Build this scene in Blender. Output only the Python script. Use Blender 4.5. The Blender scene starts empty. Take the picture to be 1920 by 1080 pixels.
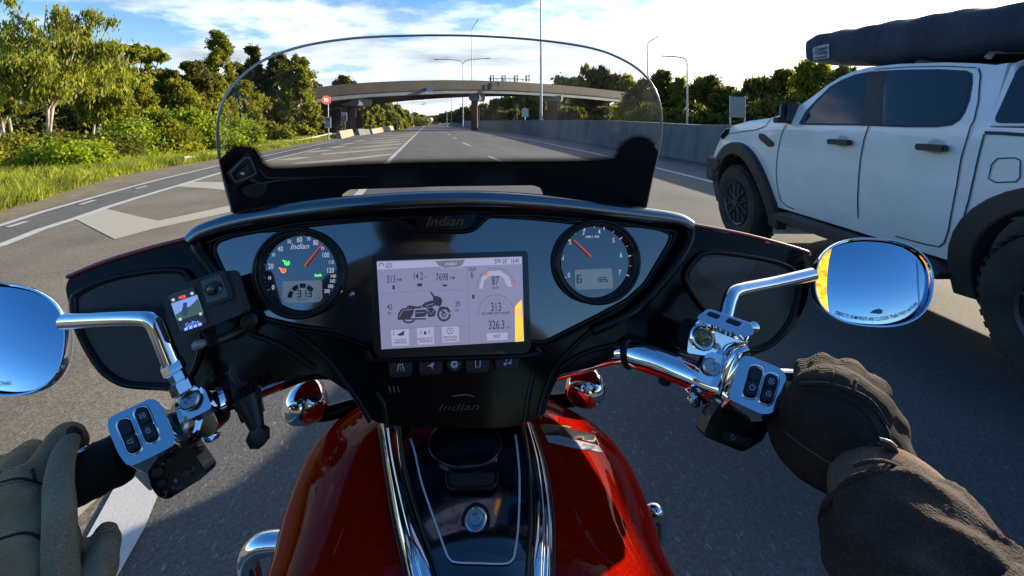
import bpy, bmesh, math, random
import numpy as np
from mathutils import Vector, Matrix, Euler, geometry
from mathutils.bvhtree import BVHTree
R = math.radians
C = bpy.context.scene.collection
sc = bpy.context.scene
# ---------------------------------------------------------------- camera, sky, sun, exposure
F, V0, H = 800.0, 229.0, 1.45           # focal length and horizon row in photo pixels, eye height
cam = bpy.data.objects.new('camera', bpy.data.cameras.new('camera')); C.objects.link(cam)
cam.location = (0, 0, H); cam.rotation_euler = (R(90), 0, 0)
cam.data.lens = F / 1920 * 36; cam.data.sensor_width = 36
cam.data.shift_y = -(540 - V0) / 1920
cam.data.clip_start = 0.02; cam.data.clip_end = 6000
sc.camera = cam
SUN_AZ, SUN_EL = 55, 17.7                 # degrees right of the view axis, above the horizon
sun = bpy.data.objects.new('sun', bpy.data.lights.new('sun', 'SUN')); C.objects.link(sun)
sun.data.energy = 5.0; sun.data.angle = R(0.5); sun.data.color = (1, .86, .66)
sdir = Vector((math.sin(R(SUN_AZ)) * math.cos(R(SUN_EL)), math.cos(R(SUN_AZ)) * math.cos(R(SUN_EL)), math.sin(R(SUN_EL))))
sun.rotation_euler = sdir.to_track_quat('Z', 'Y').to_euler()
sc.view_settings.view_transform = 'Standard'; sc.view_settings.look = 'None'
sc.view_settings.exposure = 1.12; sc.view_settings.gamma = 1; sc.view_settings.use_curve_mapping = False
sc.cycles.max_bounces = 8; sc.cycles.transparent_max_bounces = 16
sc.cycles.caustics_reflective = False; sc.cycles.caustics_refractive = False
sc.cycles.sample_clamp_indirect = 6
w = bpy.data.worlds.new('World'); sc.world = w; w.use_nodes = True
def build_world():
    nt = w.node_tree; N = nt.nodes; L = nt.links; N.clear()
    out = N.new('ShaderNodeOutputWorld')
    sky = N.new('ShaderNodeTexSky'); sky.sky_type = 'NISHITA'; sky.sun_disc = False
    sky.sun_elevation = R(SUN_EL); sky.sun_rotation = R(SUN_AZ); sky.air_density = 1.0; sky.dust_density = 0.6; sky.ozone_density = 2.2
    bg = N.new('ShaderNodeBackground'); bg.inputs[1].default_value = 0.11
    hs = N.new('ShaderNodeHueSaturation'); hs.inputs['Saturation'].default_value = 1.32; hs.inputs['Hue'].default_value = .508; L.new(sky.outputs[0], hs.inputs['Color']); L.new(hs.outputs[0], bg.inputs[0])
    tc = N.new('ShaderNodeTexCoord')
    sep = N.new('ShaderNodeSeparateXYZ'); L.new(tc.outputs['Generated'], sep.inputs[0])
    def m(op, a, b=None, c=None, clamp=False):
        n = N.new('ShaderNodeMath'); n.operation = op; n.use_clamp = clamp
        for i, x in enumerate((a, b, c)):
            if x is None: continue
            if isinstance(x, (int, float)): n.inputs[i].default_value = x
            else: L.new(x, n.inputs[i])
        return n.outputs[0]
    z = m('MAXIMUM', sep.outputs[2], 0.0); zz = m('ADD', z, 0.15)
    px = m('DIVIDE', sep.outputs[0], zz); py = m('DIVIDE', sep.outputs[1], zz)
    cb = N.new('ShaderNodeCombineXYZ'); L.new(px, cb.inputs[0]); L.new(py, cb.inputs[1])
    def noise(scale, det, rough, off, sx=1, sy=1, dist=0.0):
        mp = N.new('ShaderNodeMapping'); mp.inputs['Location'].default_value = off; mp.inputs['Scale'].default_value = (sx, sy, 1)
        L.new(cb.outputs[0], mp.inputs[0])
        n = N.new('ShaderNodeTexNoise'); n.inputs['Scale'].default_value = scale; n.inputs['Detail'].default_value = det
        n.inputs['Roughness'].default_value = rough; n.inputs['Distortion'].default_value = dist; L.new(mp.outputs[0], n.inputs[0]); return n.outputs[0]
    n1 = noise(0.85, 8, 0.6, (3.1, 1.7, 0), 1, 1.15, .2)
    n2 = noise(3.6, 6, 0.62, (7, 2, 1), 1, 1.3)
    front = m('MULTIPLY_ADD', sep.outputs[1], 0.24, 0.035)           # fewer clouds behind the rider
    right = m('MULTIPLY', sep.outputs[0], 0.13)
    cov = m('ADD', m('ADD', m('MULTIPLY_ADD', n1, 1.0, -0.47), m('MULTIPLY', m('SUBTRACT', n2, 0.5), 0.42)), m('ADD', front, right))
    low = m('MULTIPLY', m('SUBTRACT', 0.24, z), 0.42)
    cov = m('ADD', cov, m('MAXIMUM', low, -0.09))
    mr = N.new('ShaderNodeMapRange'); mr.interpolation_type = 'SMOOTHSTEP'; L.new(cov, mr.inputs[0])
    mr.inputs[1].default_value = 0.10; mr.inputs[2].default_value = 0.30
    fac = m('MULTIPLY', mr.outputs[0], 0.93)
    dot = N.new('ShaderNodeVectorMath'); dot.operation = 'DOT_PRODUCT'; L.new(tc.outputs['Generated'], dot.inputs[0]); dot.inputs[1].default_value = sdir
    g = m('MAXIMUM', dot.outputs['Value'], 0.0)
    g1 = m('POWER', g, 9.0); g2 = m('POWER', g, 60.0)
    n3 = noise(1.1, 5, 0.6, (1, 9, 4), 1, 1.9)
    shade = m('MULTIPLY_ADD', n3, 1.25, -0.04)
    bright = m('ADD', shade, m('ADD', m('MULTIPLY', g1, 0.75), m('MULTIPLY', g2, 3.0)))
    col = N.new('ShaderNodeMix'); col.data_type = 'RGBA'; L.new(m('MULTIPLY', g1, 1.3, clamp=True), col.inputs[0])
    col.inputs[6].default_value = (.86, .95, 1.06, 1); col.inputs[7].default_value = (1.0, .91, .74, 1)
    cbg = N.new('ShaderNodeBackground'); L.new(col.outputs[2], cbg.inputs[0]); L.new(bright, cbg.inputs[1])
    ms = N.new('ShaderNodeMixShader'); L.new(fac, ms.inputs[0]); L.new(bg.outputs[0], ms.inputs[1]); L.new(cbg.outputs[0], ms.inputs[2])
    L.new(ms.outputs[0], out.inputs[0])
build_world()
# ---------------------------------------------------------------- helpers
CAM = Vector((0, 0, H))
def ray(u, v): return Vector(((u - 960) / F, 1.0, -(v - V0) / F))
def P(u, v, d): return CAM + ray(u, v) * d
def G(u, v, z=0.0): return P(u, v, F * (H - z) / (v - V0))
def plane(p0, n):
    n = Vector(n).normalized()
    def f(u, v, off=0.0):
        r = ray(u, v); return CAM + r * (n.dot(p0 - CAM) / n.dot(r)) + n * off
    f.n = n; return f
def tag(o, label=None, cat=None, group=None, kind=None):
    if label: o['label'] = label
    if cat: o['category'] = cat
    if group: o['group'] = group
    if kind: o['kind'] = kind
    return o
def empty(name, label, cat, loc=(0, 0, 0), group=None, rz=0):
    o = bpy.data.objects.new(name, None); C.objects.link(o); o.location = loc; o.rotation_euler.z = rz
    o.empty_display_size = .1
    return tag(o, label, cat, group)
def link(name, me, m=None, parent=None, smooth=True, sharp=40, bevel=0, bseg=2, label=None):
    o = bpy.data.objects.new(name, me); C.objects.link(o)
    if m is not None:
        if isinstance(m, (list, tuple)):
            for x in m: me.materials.append(x)
        else: me.materials.append(m)
    if smooth:
        me.polygons.foreach_set('use_smooth', [True] * len(me.polygons))
        if sharp and sharp < 180: me.set_sharp_from_angle(angle=R(sharp))
    if bevel:
        b = o.modifiers.new('bevel', 'BEVEL'); b.width = bevel; b.segments = bseg; b.limit_method = 'ANGLE'; b.angle_limit = R(45); b.harden_normals = True
    if parent is not None:
        o.parent = parent
        t = parent
        mat = Matrix.Identity(4)
        while t is not None: mat = Matrix.LocRotScale(t.location, t.rotation_euler, t.scale) @ mat; t = t.parent
        if not LOCAL[0]: me.transform(mat.inverted())
    if label: o['label'] = label
    return o
LOCAL = [False]      # True while a mesh is built in its thing's own coordinates
def mesh(verts, faces, name='m'):
    me = bpy.data.meshes.new(name); me.from_pydata([tuple(v) for v in verts], [], faces); me.update(); return me
def from_bm(bm, name='m', norm=True):
    if norm: bmesh.ops.recalc_face_normals(bm, faces=bm.faces)
    me = bpy.data.meshes.new(name); bm.to_mesh(me); bm.free(); return me
def inside(p, poly):
    x, y = p; c = False; j = len(poly) - 1
    for i in range(len(poly)):
        xi, yi = poly[i]; xj, yj = poly[j]
        if (yi > y) != (yj > y) and x < (xj - xi) * (y - yi) / (yj - yi) + xi: c = not c
        j = i
    return c
def rounded(poly, r, n=4):
    out = []; N_ = len(poly)
    for i in range(N_):
        p = Vector(poly[i][:2]); a = Vector(poly[i - 1][:2]); b = Vector(poly[(i + 1) % N_][:2])
        rr = poly[i][2] if len(poly[i]) > 2 else r
        ra = min(rr, (a - p).length * .48); rb = min(rr, (b - p).length * .48)
        pa = p + (a - p).normalized() * ra; pb = p + (b - p).normalized() * rb
        for k in range(n + 1):
            t = k / n; q = pa.lerp(p, t).lerp(p.lerp(pb, t), t); out.append((q.x, q.y))
    return out
def crom(pts, n=6, closed=False):
    pts = [Vector(p) for p in pts]; out = []; N_ = len(pts)
    rng = range(N_ if closed else N_ - 1)
    for i in rng:
        if closed: p0, p1, p2, p3 = pts[i - 1], pts[i], pts[(i + 1) % N_], pts[(i + 2) % N_]
        else: p0, p1, p2, p3 = pts[max(i - 1, 0)], pts[i], pts[i + 1], pts[min(i + 2, N_ - 1)]
        for k in range(n):
            t = k / n
            out.append(.5 * ((2 * p1) + (p2 - p0) * t + (2 * p0 - 5 * p1 + 4 * p2 - p3) * t * t + (3 * p1 - p0 - 3 * p2 + p3) * t ** 3))
    if not closed: out.append(pts[-1])
    return out
def sm(pts, n=5): return [(p.x, p.y) for p in crom(pts, n, True)]
def ell(cx, cy, rx, ry, rot=0, n=40, a0=0, a1=360):
    c, s = math.cos(R(rot)), math.sin(R(rot)); o = []
    for k in range(n if a1 - a0 == 360 else n + 1):
        a = R(a0 + (a1 - a0) * k / n); x, y = rx * math.cos(a), ry * math.sin(a); o.append((cx + x * c - y * s, cy + x * s + y * c))
    return o
def triang(poly, holes=(), grid=0):
    vs = []; es = []
    for lp in [poly] + list(holes):
        b = len(vs); vs += [Vector(p[:2]) for p in lp]; n = len(lp); es += [(b + i, b + (i + 1) % n) for i in range(n)]
    if grid:
        xs = [p[0] for p in poly]; ys = [p[1] for p in poly]
        x = min(xs) + grid * .5
        while x < max(xs):
            y = min(ys) + grid * .5
            while y < max(ys):
                if inside((x, y), poly) and not any(inside((x, y), h) for h in holes): vs.append(Vector((x, y)))
                y += grid
            x += grid
    r = geometry.delaunay_2d_cdt(vs, es, [], 1, 1e-6)
    V, T = r[0], r[2]; keep = []
    for f in T:
        c = sum((V[i] for i in f), Vector((0, 0))) / len(f)
        if inside(c, poly) and not any(inside(c, h) for h in holes): keep.append(list(f))
    return [(v.x, v.y) for v in V], keep
def solid(name, poly, fa, fb, m, parent=None, holes=(), grid=0, bevel=0, bseg=2, sharp=40, label=None, open_back=False):
    V, T = triang(poly, holes, grid); n = len(V)
    verts = [fa(*v) for v in V]; faces = [tuple(f) for f in T]
    if fb is not None:
        verts += [fb(*v) for v in V]
        if not open_back: faces += [tuple(n + i for i in reversed(f)) for f in T]
        cnt = {}
        for f in T:
            for i in range(len(f)):
                a, b = f[i], f[(i + 1) % len(f)]; k = (min(a, b), max(a, b)); cnt.setdefault(k, []).append((a, b))
        for k, l in cnt.items():
            if len(l) == 1: a, b = l[0]; faces.append((b, a, n + a, n + b))
    bm = bmesh.new(); me = mesh(verts, faces); bm.from_mesh(me); bpy.data.meshes.remove(me)
    bmesh.ops.recalc_face_normals(bm, faces=bm.faces)
    loose = [v for v in bm.verts if not v.link_faces]; bmesh.ops.delete(bm, geom=loose, context='VERTS')
    me = bpy.data.meshes.new(name); bm.to_mesh(me); bm.free()
    return link(name, me, m, parent, True, sharp, bevel, bseg, label)
def bm_tube(bm, pts, rad, segs=12, caps=True, flat=1.0, up=None):
    pts = [Vector(p) for p in pts]; n = len(pts)
    if not hasattr(rad, '__len__'): rad = [rad] * n
    elif len(rad) != n:
        rad = [rad[0] + 0 * i for i in range(n)] if len(rad) == 1 else [np.interp(i / (n - 1) * (len(rad) - 1), range(len(rad)), rad) for i in range(n)]
    t0 = (pts[1] - pts[0]).normalized()
    a = Vector(up) if up is not None else (Vector((0, 0, 1)) if abs(t0.z) < .9 else Vector((1, 0, 0)))
    u_ = (a - t0 * a.dot(t0)).normalized(); rings = []
    for i in range(n):
        t = (pts[min(i + 1, n - 1)] - pts[max(i - 1, 0)]).normalized()
        u_ = (u_ - t * u_.dot(t)).normalized(); w_ = t.cross(u_)
        rings.append([bm.verts.new(pts[i] + (u_ * math.cos(k * 2 * math.pi / segs) * flat + w_ * math.sin(k * 2 * math.pi / segs)) * rad[i]) for k in range(segs)])
    for i in range(n - 1):
        for k in range(segs):
            k2 = (k + 1) % segs; bm.faces.new((rings[i][k], rings[i][k2], rings[i + 1][k2], rings[i + 1][k]))
    if caps:
        for rg, p, s in ((rings[0], pts[0], -1), (rings[-1], pts[-1], 1)):
            try: bm.faces.new(rg)
            except ValueError: pass
def tube(name, pts, rad, m, parent=None, segs=16, n=6, label=None, curve=True, flat=1.0, up=None, sharp=50):
    pp = crom(pts, n) if curve and len(pts) > 2 else [Vector(p) for p in pts]
    if hasattr(rad, '__len__') and len(rad) == len(pts) and len(pp) != len(pts):
        rad = [float(np.interp(i / (len(pp) - 1) * (len(pts) - 1), range(len(pts)), rad)) for i in range(len(pp))]
    bm = bmesh.new(); bm_tube(bm, pp, rad, segs, True, flat, up)
    return link(name, from_bm(bm), m, parent, True, sharp, label=label)
def bm_box(bm, c, size, rot=None):
    M_ = Matrix.Translation(c) @ (rot.to_4x4() if rot is not None else Matrix.Identity(4)) @ Matrix.Diagonal((size[0], size[1], size[2], 1))
    bmesh.ops.create_cube(bm, size=1, matrix=M_)
def box(name, c, size, m, parent=None, rot=None, bevel=0, label=None):
    bm = bmesh.new(); bm_box(bm, c, size, rot); return link(name, from_bm(bm), m, parent, True, 30, bevel, 2, label)
def bm_lathe(bm, o, axis, prof, segs=32, a=None):
    axis = Vector(axis).normalized(); a = Vector((0, 0, 1)) if abs(axis.z) < .9 else Vector((1, 0, 0))
    x = (a - axis * a.dot(axis)).normalized(); y = axis.cross(x); rings = []
    for r, h in prof:
        rings.append([bm.verts.new(Vector(o) + axis * h + (x * math.cos(k * 2 * math.pi / segs) + y * math.sin(k * 2 * math.pi / segs)) * max(r, 1e-5)) for k in range(segs)])
    for i in range(len(prof) - 1):
        for k in range(segs):
            k2 = (k + 1) % segs; bm.faces.new((rings[i][k], rings[i][k2], rings[i + 1][k2], rings[i + 1][k]))
    bm.faces.new(rings[0]); bm.faces.new(rings[-1])
def lathe(name, o, axis, prof, m, parent=None, segs=32, label=None, sharp=35):
    bm = bmesh.new(); bm_lathe(bm, o, axis, prof, segs); return link(name, from_bm(bm), m, parent, True, sharp, label=label)
def ring_tube(name, loop, fmap, rad, m, parent=None, segs=8, off=0.0, label=None):
    """tube that follows a closed pixel loop on a surface"""
    bm = bmesh.new(); pts = [fmap(u, v, off) for u, v in loop]; n = len(pts); rings = []
    for i in range(n):
        t = (pts[(i + 1) % n] - pts[i - 1]).normalized(); nn = fmap.n if hasattr(fmap, 'n') else (CAM - pts[i]).normalized()
        b = t.cross(nn).normalized(); nn = b.cross(t)
        rings.append([bm.verts.new(pts[i] + (nn * math.cos(k * 2 * math.pi / segs) + b * math.sin(k * 2 * math.pi / segs)) * rad) for k in range(segs)])
    for i in range(n):
        for k in range(segs):
            k2 = (k + 1) % segs; j = (i + 1) % n; bm.faces.new((rings[i][k], rings[i][k2], rings[j][k2], rings[j][k]))
    return link(name, from_bm(bm), m, parent, True, 0, label=label)
_fc = {}
def glyph2d(s, shear=0.0, bold=0.0):
    k = (s, shear, bold)
    if k not in _fc:
        cu = bpy.data.curves.new('f', 'FONT'); cu.body = s; cu.size = 1; cu.align_x = 'CENTER'; cu.align_y = 'CENTER'; cu.shear = shear; cu.offset = bold; cu.resolution_u = 3
        o = bpy.data.objects.new('f', cu); C.objects.link(o); bpy.context.view_layer.update()
        me = bpy.data.meshes.new_from_object(o.evaluated_get(bpy.context.evaluated_depsgraph_get()))
        _fc[k] = ([(v.co.x, v.co.y) for v in me.vertices], [tuple(p.vertices) for p in me.polygons])
        bpy.data.objects.remove(o); bpy.data.curves.remove(cu); bpy.data.meshes.remove(me)
    return _fc[k]
def glyphs(name, items, fmap, m, parent, off=.0006, bold=0.0, label=None):
    """items: (text, u, v, size px, rotation deg ccw, x scale, shear)"""
    V = []; Fc = []
    for it in items:
        s, u, v, size = it[:4]; rot = it[4] if len(it) > 4 else 0; xs = it[5] if len(it) > 5 else 1; sh = it[6] if len(it) > 6 else 0
        vv, ff = glyph2d(s, sh, bold); b = len(V); c, sn = math.cos(R(rot)), math.sin(R(rot))
        for x, y in vv:
            x *= size * xs; y *= size; V.append(fmap(u + x * c - y * sn, v - (x * sn + y * c), off))
        Fc += [tuple(b + i for i in f) for f in ff]
    return link(name, mesh(V, Fc), m, parent, False, label=label)
def decal(name, polys, fmap, m, parent, off=.0005, grid=0, label=None):
    V = []; Fc = []
    for p in polys:
        v2, t = triang(p, (), grid); b = len(V); V += [fmap(x, y, off) for x, y in v2]; Fc += [tuple(b + i for i in f) for f in t]
    return link(name, mesh(V, Fc), m, parent, True, 0, label=label)
def stroke(pts, w_):
    """thin closed polygon along an open pixel polyline"""
    pts = [Vector(p) for p in pts]; L_, R_ = [], []
    for i, p in enumerate(pts):
        t = (pts[min(i + 1, len(pts) - 1)] - pts[max(i - 1, 0)]).normalized(); n_ = Vector((-t.y, t.x)) * w_ / 2
        L_.append(tuple(p + n_)); R_.append(tuple(p - n_))
    return L_ + R_[::-1]
# ---------------------------------------------------------------- materials
def MT(name, base=(.5, .5, .5), rough=.5, metal=0, coat=0, spec=.5, emit=None, es=1, alpha=1, ior=None, coat_rough=.03):
    m = bpy.data.materials.new(name); m.use_nodes = True; b = m.node_tree.nodes['Principled BSDF']
    b.inputs['Base Color'].default_value = (*base, 1); b.inputs['Roughness'].default_value = rough; b.inputs['Metallic'].default_value = metal
    b.inputs['Coat Weight'].default_value = coat; b.inputs['Coat Roughness'].default_value = coat_rough; b.inputs['Specular IOR Level'].default_value = spec
    b.inputs['Alpha'].default_value = alpha
    if ior: b.inputs['IOR'].default_value = ior
    if emit: b.inputs['Emission Color'].default_value = (*emit, 1); b.inputs['Emission Strength'].default_value = es
    return m
def nodes(m): return m.node_tree.nodes, m.node_tree.links, m.node_tree.nodes['Principled BSDF']
def add_noise(m, cols, scale=5, detail=6, rough=.6, coord='Object', lo=.35, hi=.65, bump=0, bscale=None, bdist=.01, sc3=(1, 1, 1), rvar=None, rot=(0, 0, 0)):
    N, L, b = nodes(m); tc = N.new('ShaderNodeTexCoord'); mp = N.new('ShaderNodeMapping'); mp.inputs['Scale'].default_value = sc3; mp.inputs['Rotation'].default_value = rot
    L.new(tc.outputs[coord], mp.inputs[0]); n = N.new('ShaderNodeTexNoise'); n.inputs['Scale'].default_value = scale; n.inputs['Detail'].default_value = detail; n.inputs['Roughness'].default_value = rough
    L.new(mp.outputs[0], n.inputs[0]); cr = N.new('ShaderNodeValToRGB'); L.new(n.outputs[0], cr.inputs[0])
    e = cr.color_ramp.elements; e[0].position = lo; e[1].position = hi; e[0].color = (*cols[0], 1); e[1].color = (*cols[-1], 1)
    for i, c in enumerate(cols[1:-1]): x = e.new(lo + (hi - lo) * (i + 1) / (len(cols) - 1)); x.color = (*c, 1)
    L.new(cr.outputs[0], b.inputs['Base Color'])
    if rvar:
        mr = N.new('ShaderNodeMapRange'); L.new(n.outputs[0], mr.inputs[0]); mr.inputs[3].default_value, mr.inputs[4].default_value = rvar; L.new(mr.outputs[0], b.inputs['Roughness'])
    if bump:
        n2 = N.new('ShaderNodeTexNoise'); n2.inputs['Scale'].default_value = bscale or scale * 4; n2.inputs['Detail'].default_value = 4; L.new(mp.outputs[0], n2.inputs[0])
        bp = N.new('ShaderNodeBump'); bp.inputs['Strength'].default_value = bump; bp.inputs['Distance'].default_value = bdist; L.new(n2.outputs[0], bp.inputs['Height']); L.new(bp.outputs[0], b.inputs['Normal'])
    return cr.outputs[0], mp
def mixc(N, L, fac, a, b_, mode='MIX'):
    x = N.new('ShaderNodeMix'); x.data_type = 'RGBA'; x.blend_type = mode
    for i, s in ((0, fac), (6, a), (7, b_)):
        if isinstance(s, (int, float)): x.inputs[i].default_value = s
        elif isinstance(s, tuple): x.inputs[i].default_value = (*s, 1) if len(s) == 3 else s
        else: L.new(s, x.inputs[i])
    return x.outputs[2]
M = {}
M['black_gloss'] = MT('black_gloss', (.006, .006, .007), .2, 0, .12, .22, coat_rough=.04)
add_noise(M['black_gloss'], [(.004, .004, .005), (.010, .009, .009)], 9, 6, rvar=(.1, .3))
M['panel_black'] = MT('panel_black', (.006, .007, .010), .06, 0, 1, .9, ior=1.85, coat_rough=.02)
M['fairing_black'] = MT('fairing_black', (.004, .004, .0045), .12, spec=.16)
def specks(m, base, speck, scale=260, lo=.02, hi=.05):
    N, L, b = nodes(m); tc = N.new('ShaderNodeTexCoord'); v = N.new('ShaderNodeTexVoronoi'); v.inputs['Scale'].default_value = scale; L.new(tc.outputs['Object'], v.inputs[0])
    n = N.new('ShaderNodeTexNoise'); n.inputs['Scale'].default_value = 22; n.inputs['Detail'].default_value = 5; L.new(tc.outputs['Object'], n.inputs[0])
    a = N.new('ShaderNodeMapRange'); a.inputs[1].default_value = lo; a.inputs[2].default_value = hi; a.inputs[3].default_value = 1; a.inputs[4].default_value = 0; L.new(v.outputs['Distance'], a.inputs[0])
    c = N.new('ShaderNodeMapRange'); c.inputs[1].default_value = .5; c.inputs[2].default_value = .7; L.new(n.outputs[0], c.inputs[0])
    k = N.new('ShaderNodeMath'); k.operation = 'MULTIPLY'; L.new(a.outputs[0], k.inputs[0]); L.new(c.outputs[0], k.inputs[1])
    L.new(mixc(N, L, k.outputs[0], base, speck), b.inputs['Base Color'])
    r = N.new('ShaderNodeMapRange'); r.inputs[1].default_value = .3; r.inputs[2].default_value = .75; r.inputs[3].default_value = b.inputs['Roughness'].default_value * .7; r.inputs[4].default_value = b.inputs['Roughness'].default_value * 1.8; L.new(n.outputs[0], r.inputs[0]); L.new(r.outputs[0], b.inputs['Roughness'])
specks(M['fairing_black'], (.004, .004, .0045), (.10, .10, .10))
M['lip_black'] = MT('lip_black', (.006, .007, .009), .16, 0, 1, .9, ior=2.0, coat_rough=.08)
M['black_satin'] = MT('black_satin', (.012, .012, .013), .42)
add_noise(M['black_satin'], [(.008, .008, .009), (.018, .017, .017)], 14, 5, bump=.15, bscale=700, bdist=.0004)
M['rubber'] = MT('rubber', (.012, .011, .010), .75)
M['chrome'] = MT('chrome', (.86, .87, .88), .045, 1)
add_noise(M['chrome'], [(.84, .85, .86), (.92, .92, .93)], 6, 5, rvar=(.02, .10))
M['steel'] = MT('steel', (.42, .42, .43), .28, 1)
M['white_print'] = MT('white_print', (.62, .63, .66), .6)
M['grey_print'] = MT('grey_print', (.23, .24, .27), .6)
def red_paint():
    m = MT('red_paint', (.28, .008, .004), .45, .0, .32, .0, coat_rough=.015); m.node_tree.nodes['Principled BSDF'].inputs['Coat IOR'].default_value = 1.36; N, L, b = nodes(m)
    tc = N.new('ShaderNodeTexCoord'); v = N.new('ShaderNodeTexVoronoi'); v.inputs['Scale'].default_value = 1400; L.new(tc.outputs['Object'], v.inputs[0])
    cr = N.new('ShaderNodeValToRGB'); cr.color_ramp.elements[0].color = (.12, .002, .0006, 1); cr.color_ramp.elements[1].color = (.52, .011, .0015, 1); L.new(v.outputs['Color'], cr.inputs[0])
    L.new(cr.outputs[0], b.inputs['Base Color']); return m
M['red_paint'] = red_paint()
def asphalt(name, dark, light, speck, tint_noise=.12):
    m = MT(name, dark, .85); N, L, b = nodes(m); tc = N.new('ShaderNodeTexCoord')
    mp = N.new('ShaderNodeMapping'); mp.inputs['Rotation'].default_value = (0, 0, R(-11)); L.new(tc.outputs['Object'], mp.inputs[0])
    def ns(scale, det, ro, s3=None):
        q = mp.outputs[0]
        if s3:
            k = N.new('ShaderNodeMapping'); k.inputs['Scale'].default_value = s3; L.new(q, k.inputs[0]); q = k.outputs[0]
        n = N.new('ShaderNodeTexNoise'); n.inputs['Scale'].default_value = scale; n.inputs['Detail'].default_value = det; n.inputs['Roughness'].default_value = ro; L.new(q, n.inputs[0]); return n.outputs[0]
    def ramp(x, a, b2, p, q):
        c = N.new('ShaderNodeValToRGB'); c.color_ramp.elements[0].position = p; c.color_ramp.elements[1].position = q; c.color_ramp.elements[0].color = (*a, 1); c.color_ramp.elements[1].color = (*b2, 1); L.new(x, c.inputs[0]); return c.outputs[0]
    base = ramp(ns(.5, 6, .6, (1.6, .12, 1)), dark, light, .36, .64)                   # wheel-track banding along the road
    fine = ramp(ns(70, 4, .75), (.30, .30, .30), (1.75, 1.75, 1.75), .3, .7)
    base = mixc(N, L, .8, base, fine, 'MULTIPLY')
    big = ramp(ns(.9, 4, .6), (.8, .8, .8), (1.2, 1.17, 1.12), .3, .7); base = mixc(N, L, 1.0, base, big, 'MULTIPLY')
    st = ramp(ns(62, 3, .65, (1, .35, 1)), (0, 0, 0), (.9, .9, .9), .60, .72)
    base = mixc(N, L, st, base, speck)
    vo = N.new('ShaderNodeTexVoronoi'); vo.feature = 'DISTANCE_TO_EDGE'; vo.inputs['Scale'].default_value = .33; wn = N.new('ShaderNodeTexNoise'); wn.inputs['Scale'].default_value = 1.7; wn.inputs['Detail'].default_value = 6
    L.new(mp.outputs[0], wn.inputs[0]); va = N.new('ShaderNodeVectorMath'); va.operation = 'MULTIPLY_ADD'; va.inputs[1].default_value = (.9, .9, .9); L.new(wn.outputs['Color'], va.inputs[0]); L.new(mp.outputs[0], va.inputs[2]); L.new(va.outputs[0], vo.inputs[0])
    ck = ramp(vo.outputs['Distance'], (1, 1, 1), (0, 0, 0), .002, .006); mk = ramp(ns(.21, 3, .5), (0, 0, 0), (.75, .75, .75), .5, .58); base = mixc(N, L, mixc(N, L, 1.0, ck, mk, 'MULTIPLY'), base, (.022, .022, .022))
    pt = ramp(ns(.16, 2, .4, (1, .35, 1)), (.72, .73, .75), (1, 1, 1), .40, .42); base = mixc(N, L, 1.0, base, pt, 'MULTIPLY')
    L.new(base, b.inputs['Base Color'])
    bp = N.new('ShaderNodeBump'); bp.inputs['Strength'].default_value = .5; bp.inputs['Distance'].default_value = .006; L.new(ns(110, 3, .7), bp.inputs['Height']); L.new(bp.outputs[0], b.inputs['Normal'])
    return m
M['asphalt'] = asphalt('asphalt', (.075, .075, .074), (.105, .104, .098), (.26, .25, .22))
M['asphalt_brown'] = asphalt('asphalt_brown', (.132, .117, .088), (.185, .162, .12), (.30, .27, .2))
M['asphalt_dark'] = asphalt('asphalt_dark', (.078, .078, .077), (.11, .108, .104), (.22, .22, .19))
def paint_mat(name, c, wear):
    m = MT(name, c, .7); cr, mp = add_noise(m, [(.13, .125, .11), tuple(x * .9 for x in c), c], 7, 9, .8, lo=wear, hi=wear + .2, bump=.3, bscale=90, bdist=.003); return m
M['line_white'] = paint_mat('line_white', (.47, .47, .45), .30)
M['line_worn'] = paint_mat('line_worn', (.40, .37, .29), .26)
M['concrete'] = MT('concrete', (.3, .3, .28), .85); add_noise(M['concrete'], [(.075, .085, .085), (.135, .145, .14), (.19, .195, .185)], .9, 9, .7, lo=.3, hi=.7, bump=.3, bscale=30, sc3=(1, 1, .35))  # shaded copy: shade is put into the darker, bluer base colour
M['concrete_sunlit'] = MT('concrete_sunlit', (.3, .26, .18), .85); add_noise(M['concrete_sunlit'], [(.20, .17, .11), (.33, .29, .20), (.42, .38, .28)], 1.4, 9, .7, lo=.3, hi=.7, bump=.3, bscale=30)  # sunlit copy of the concrete, warm sunlight put into its colour
M['bridge_brown'] = MT('bridge_brown', (.12, .10, .075), .8); add_noise(M['bridge_brown'], [(.045, .038, .029), (.075, .064, .048)], .25, 8, .7)
M['girder'] = MT('girder', (.16, .18, .20), .7); add_noise(M['girder'], [(.12, .14, .16), (.2, .22, .235)], .4, 8, .7)
M['pier_red'] = MT('pier_red', (.14, .04, .032), .85); add_noise(M['pier_red'], [(.07, .028, .025), (.17, .055, .042)], .8, 8, .7, sc3=(1, 1, .3))
M['galv'] = MT('galv', (.42, .43, .44), .5, .6); add_noise(M['galv'], [(.33, .34, .35), (.5, .51, .52)], 2, 6)
M['galv_dark'] = MT('galv_dark', (.14, .14, .145), .55, .3)
M['sign_face'] = MT('sign_face', (.42, .46, .5), .5); add_noise(M['sign_face'], [(.34, .39, .43), (.48, .52, .56)], 3, 6)
M['sign_back'] = MT('sign_back', (.22, .24, .27), .6)
M['ground'] = MT('ground', (.1, .1, .04), .95); add_noise(M['ground'], [(.07, .075, .02), (.11, .12, .03), (.17, .155, .06)], .35, 9, .75, lo=.3, hi=.7, bump=.6, bscale=8, bdist=.1)
M['dirt'] = MT('dirt', (.2, .17, .1), .95); add_noise(M['dirt'], [(.13, .105, .06), (.22, .18, .11)], 3, 9, .75, bump=.5, bscale=40, bdist=.02)
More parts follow.
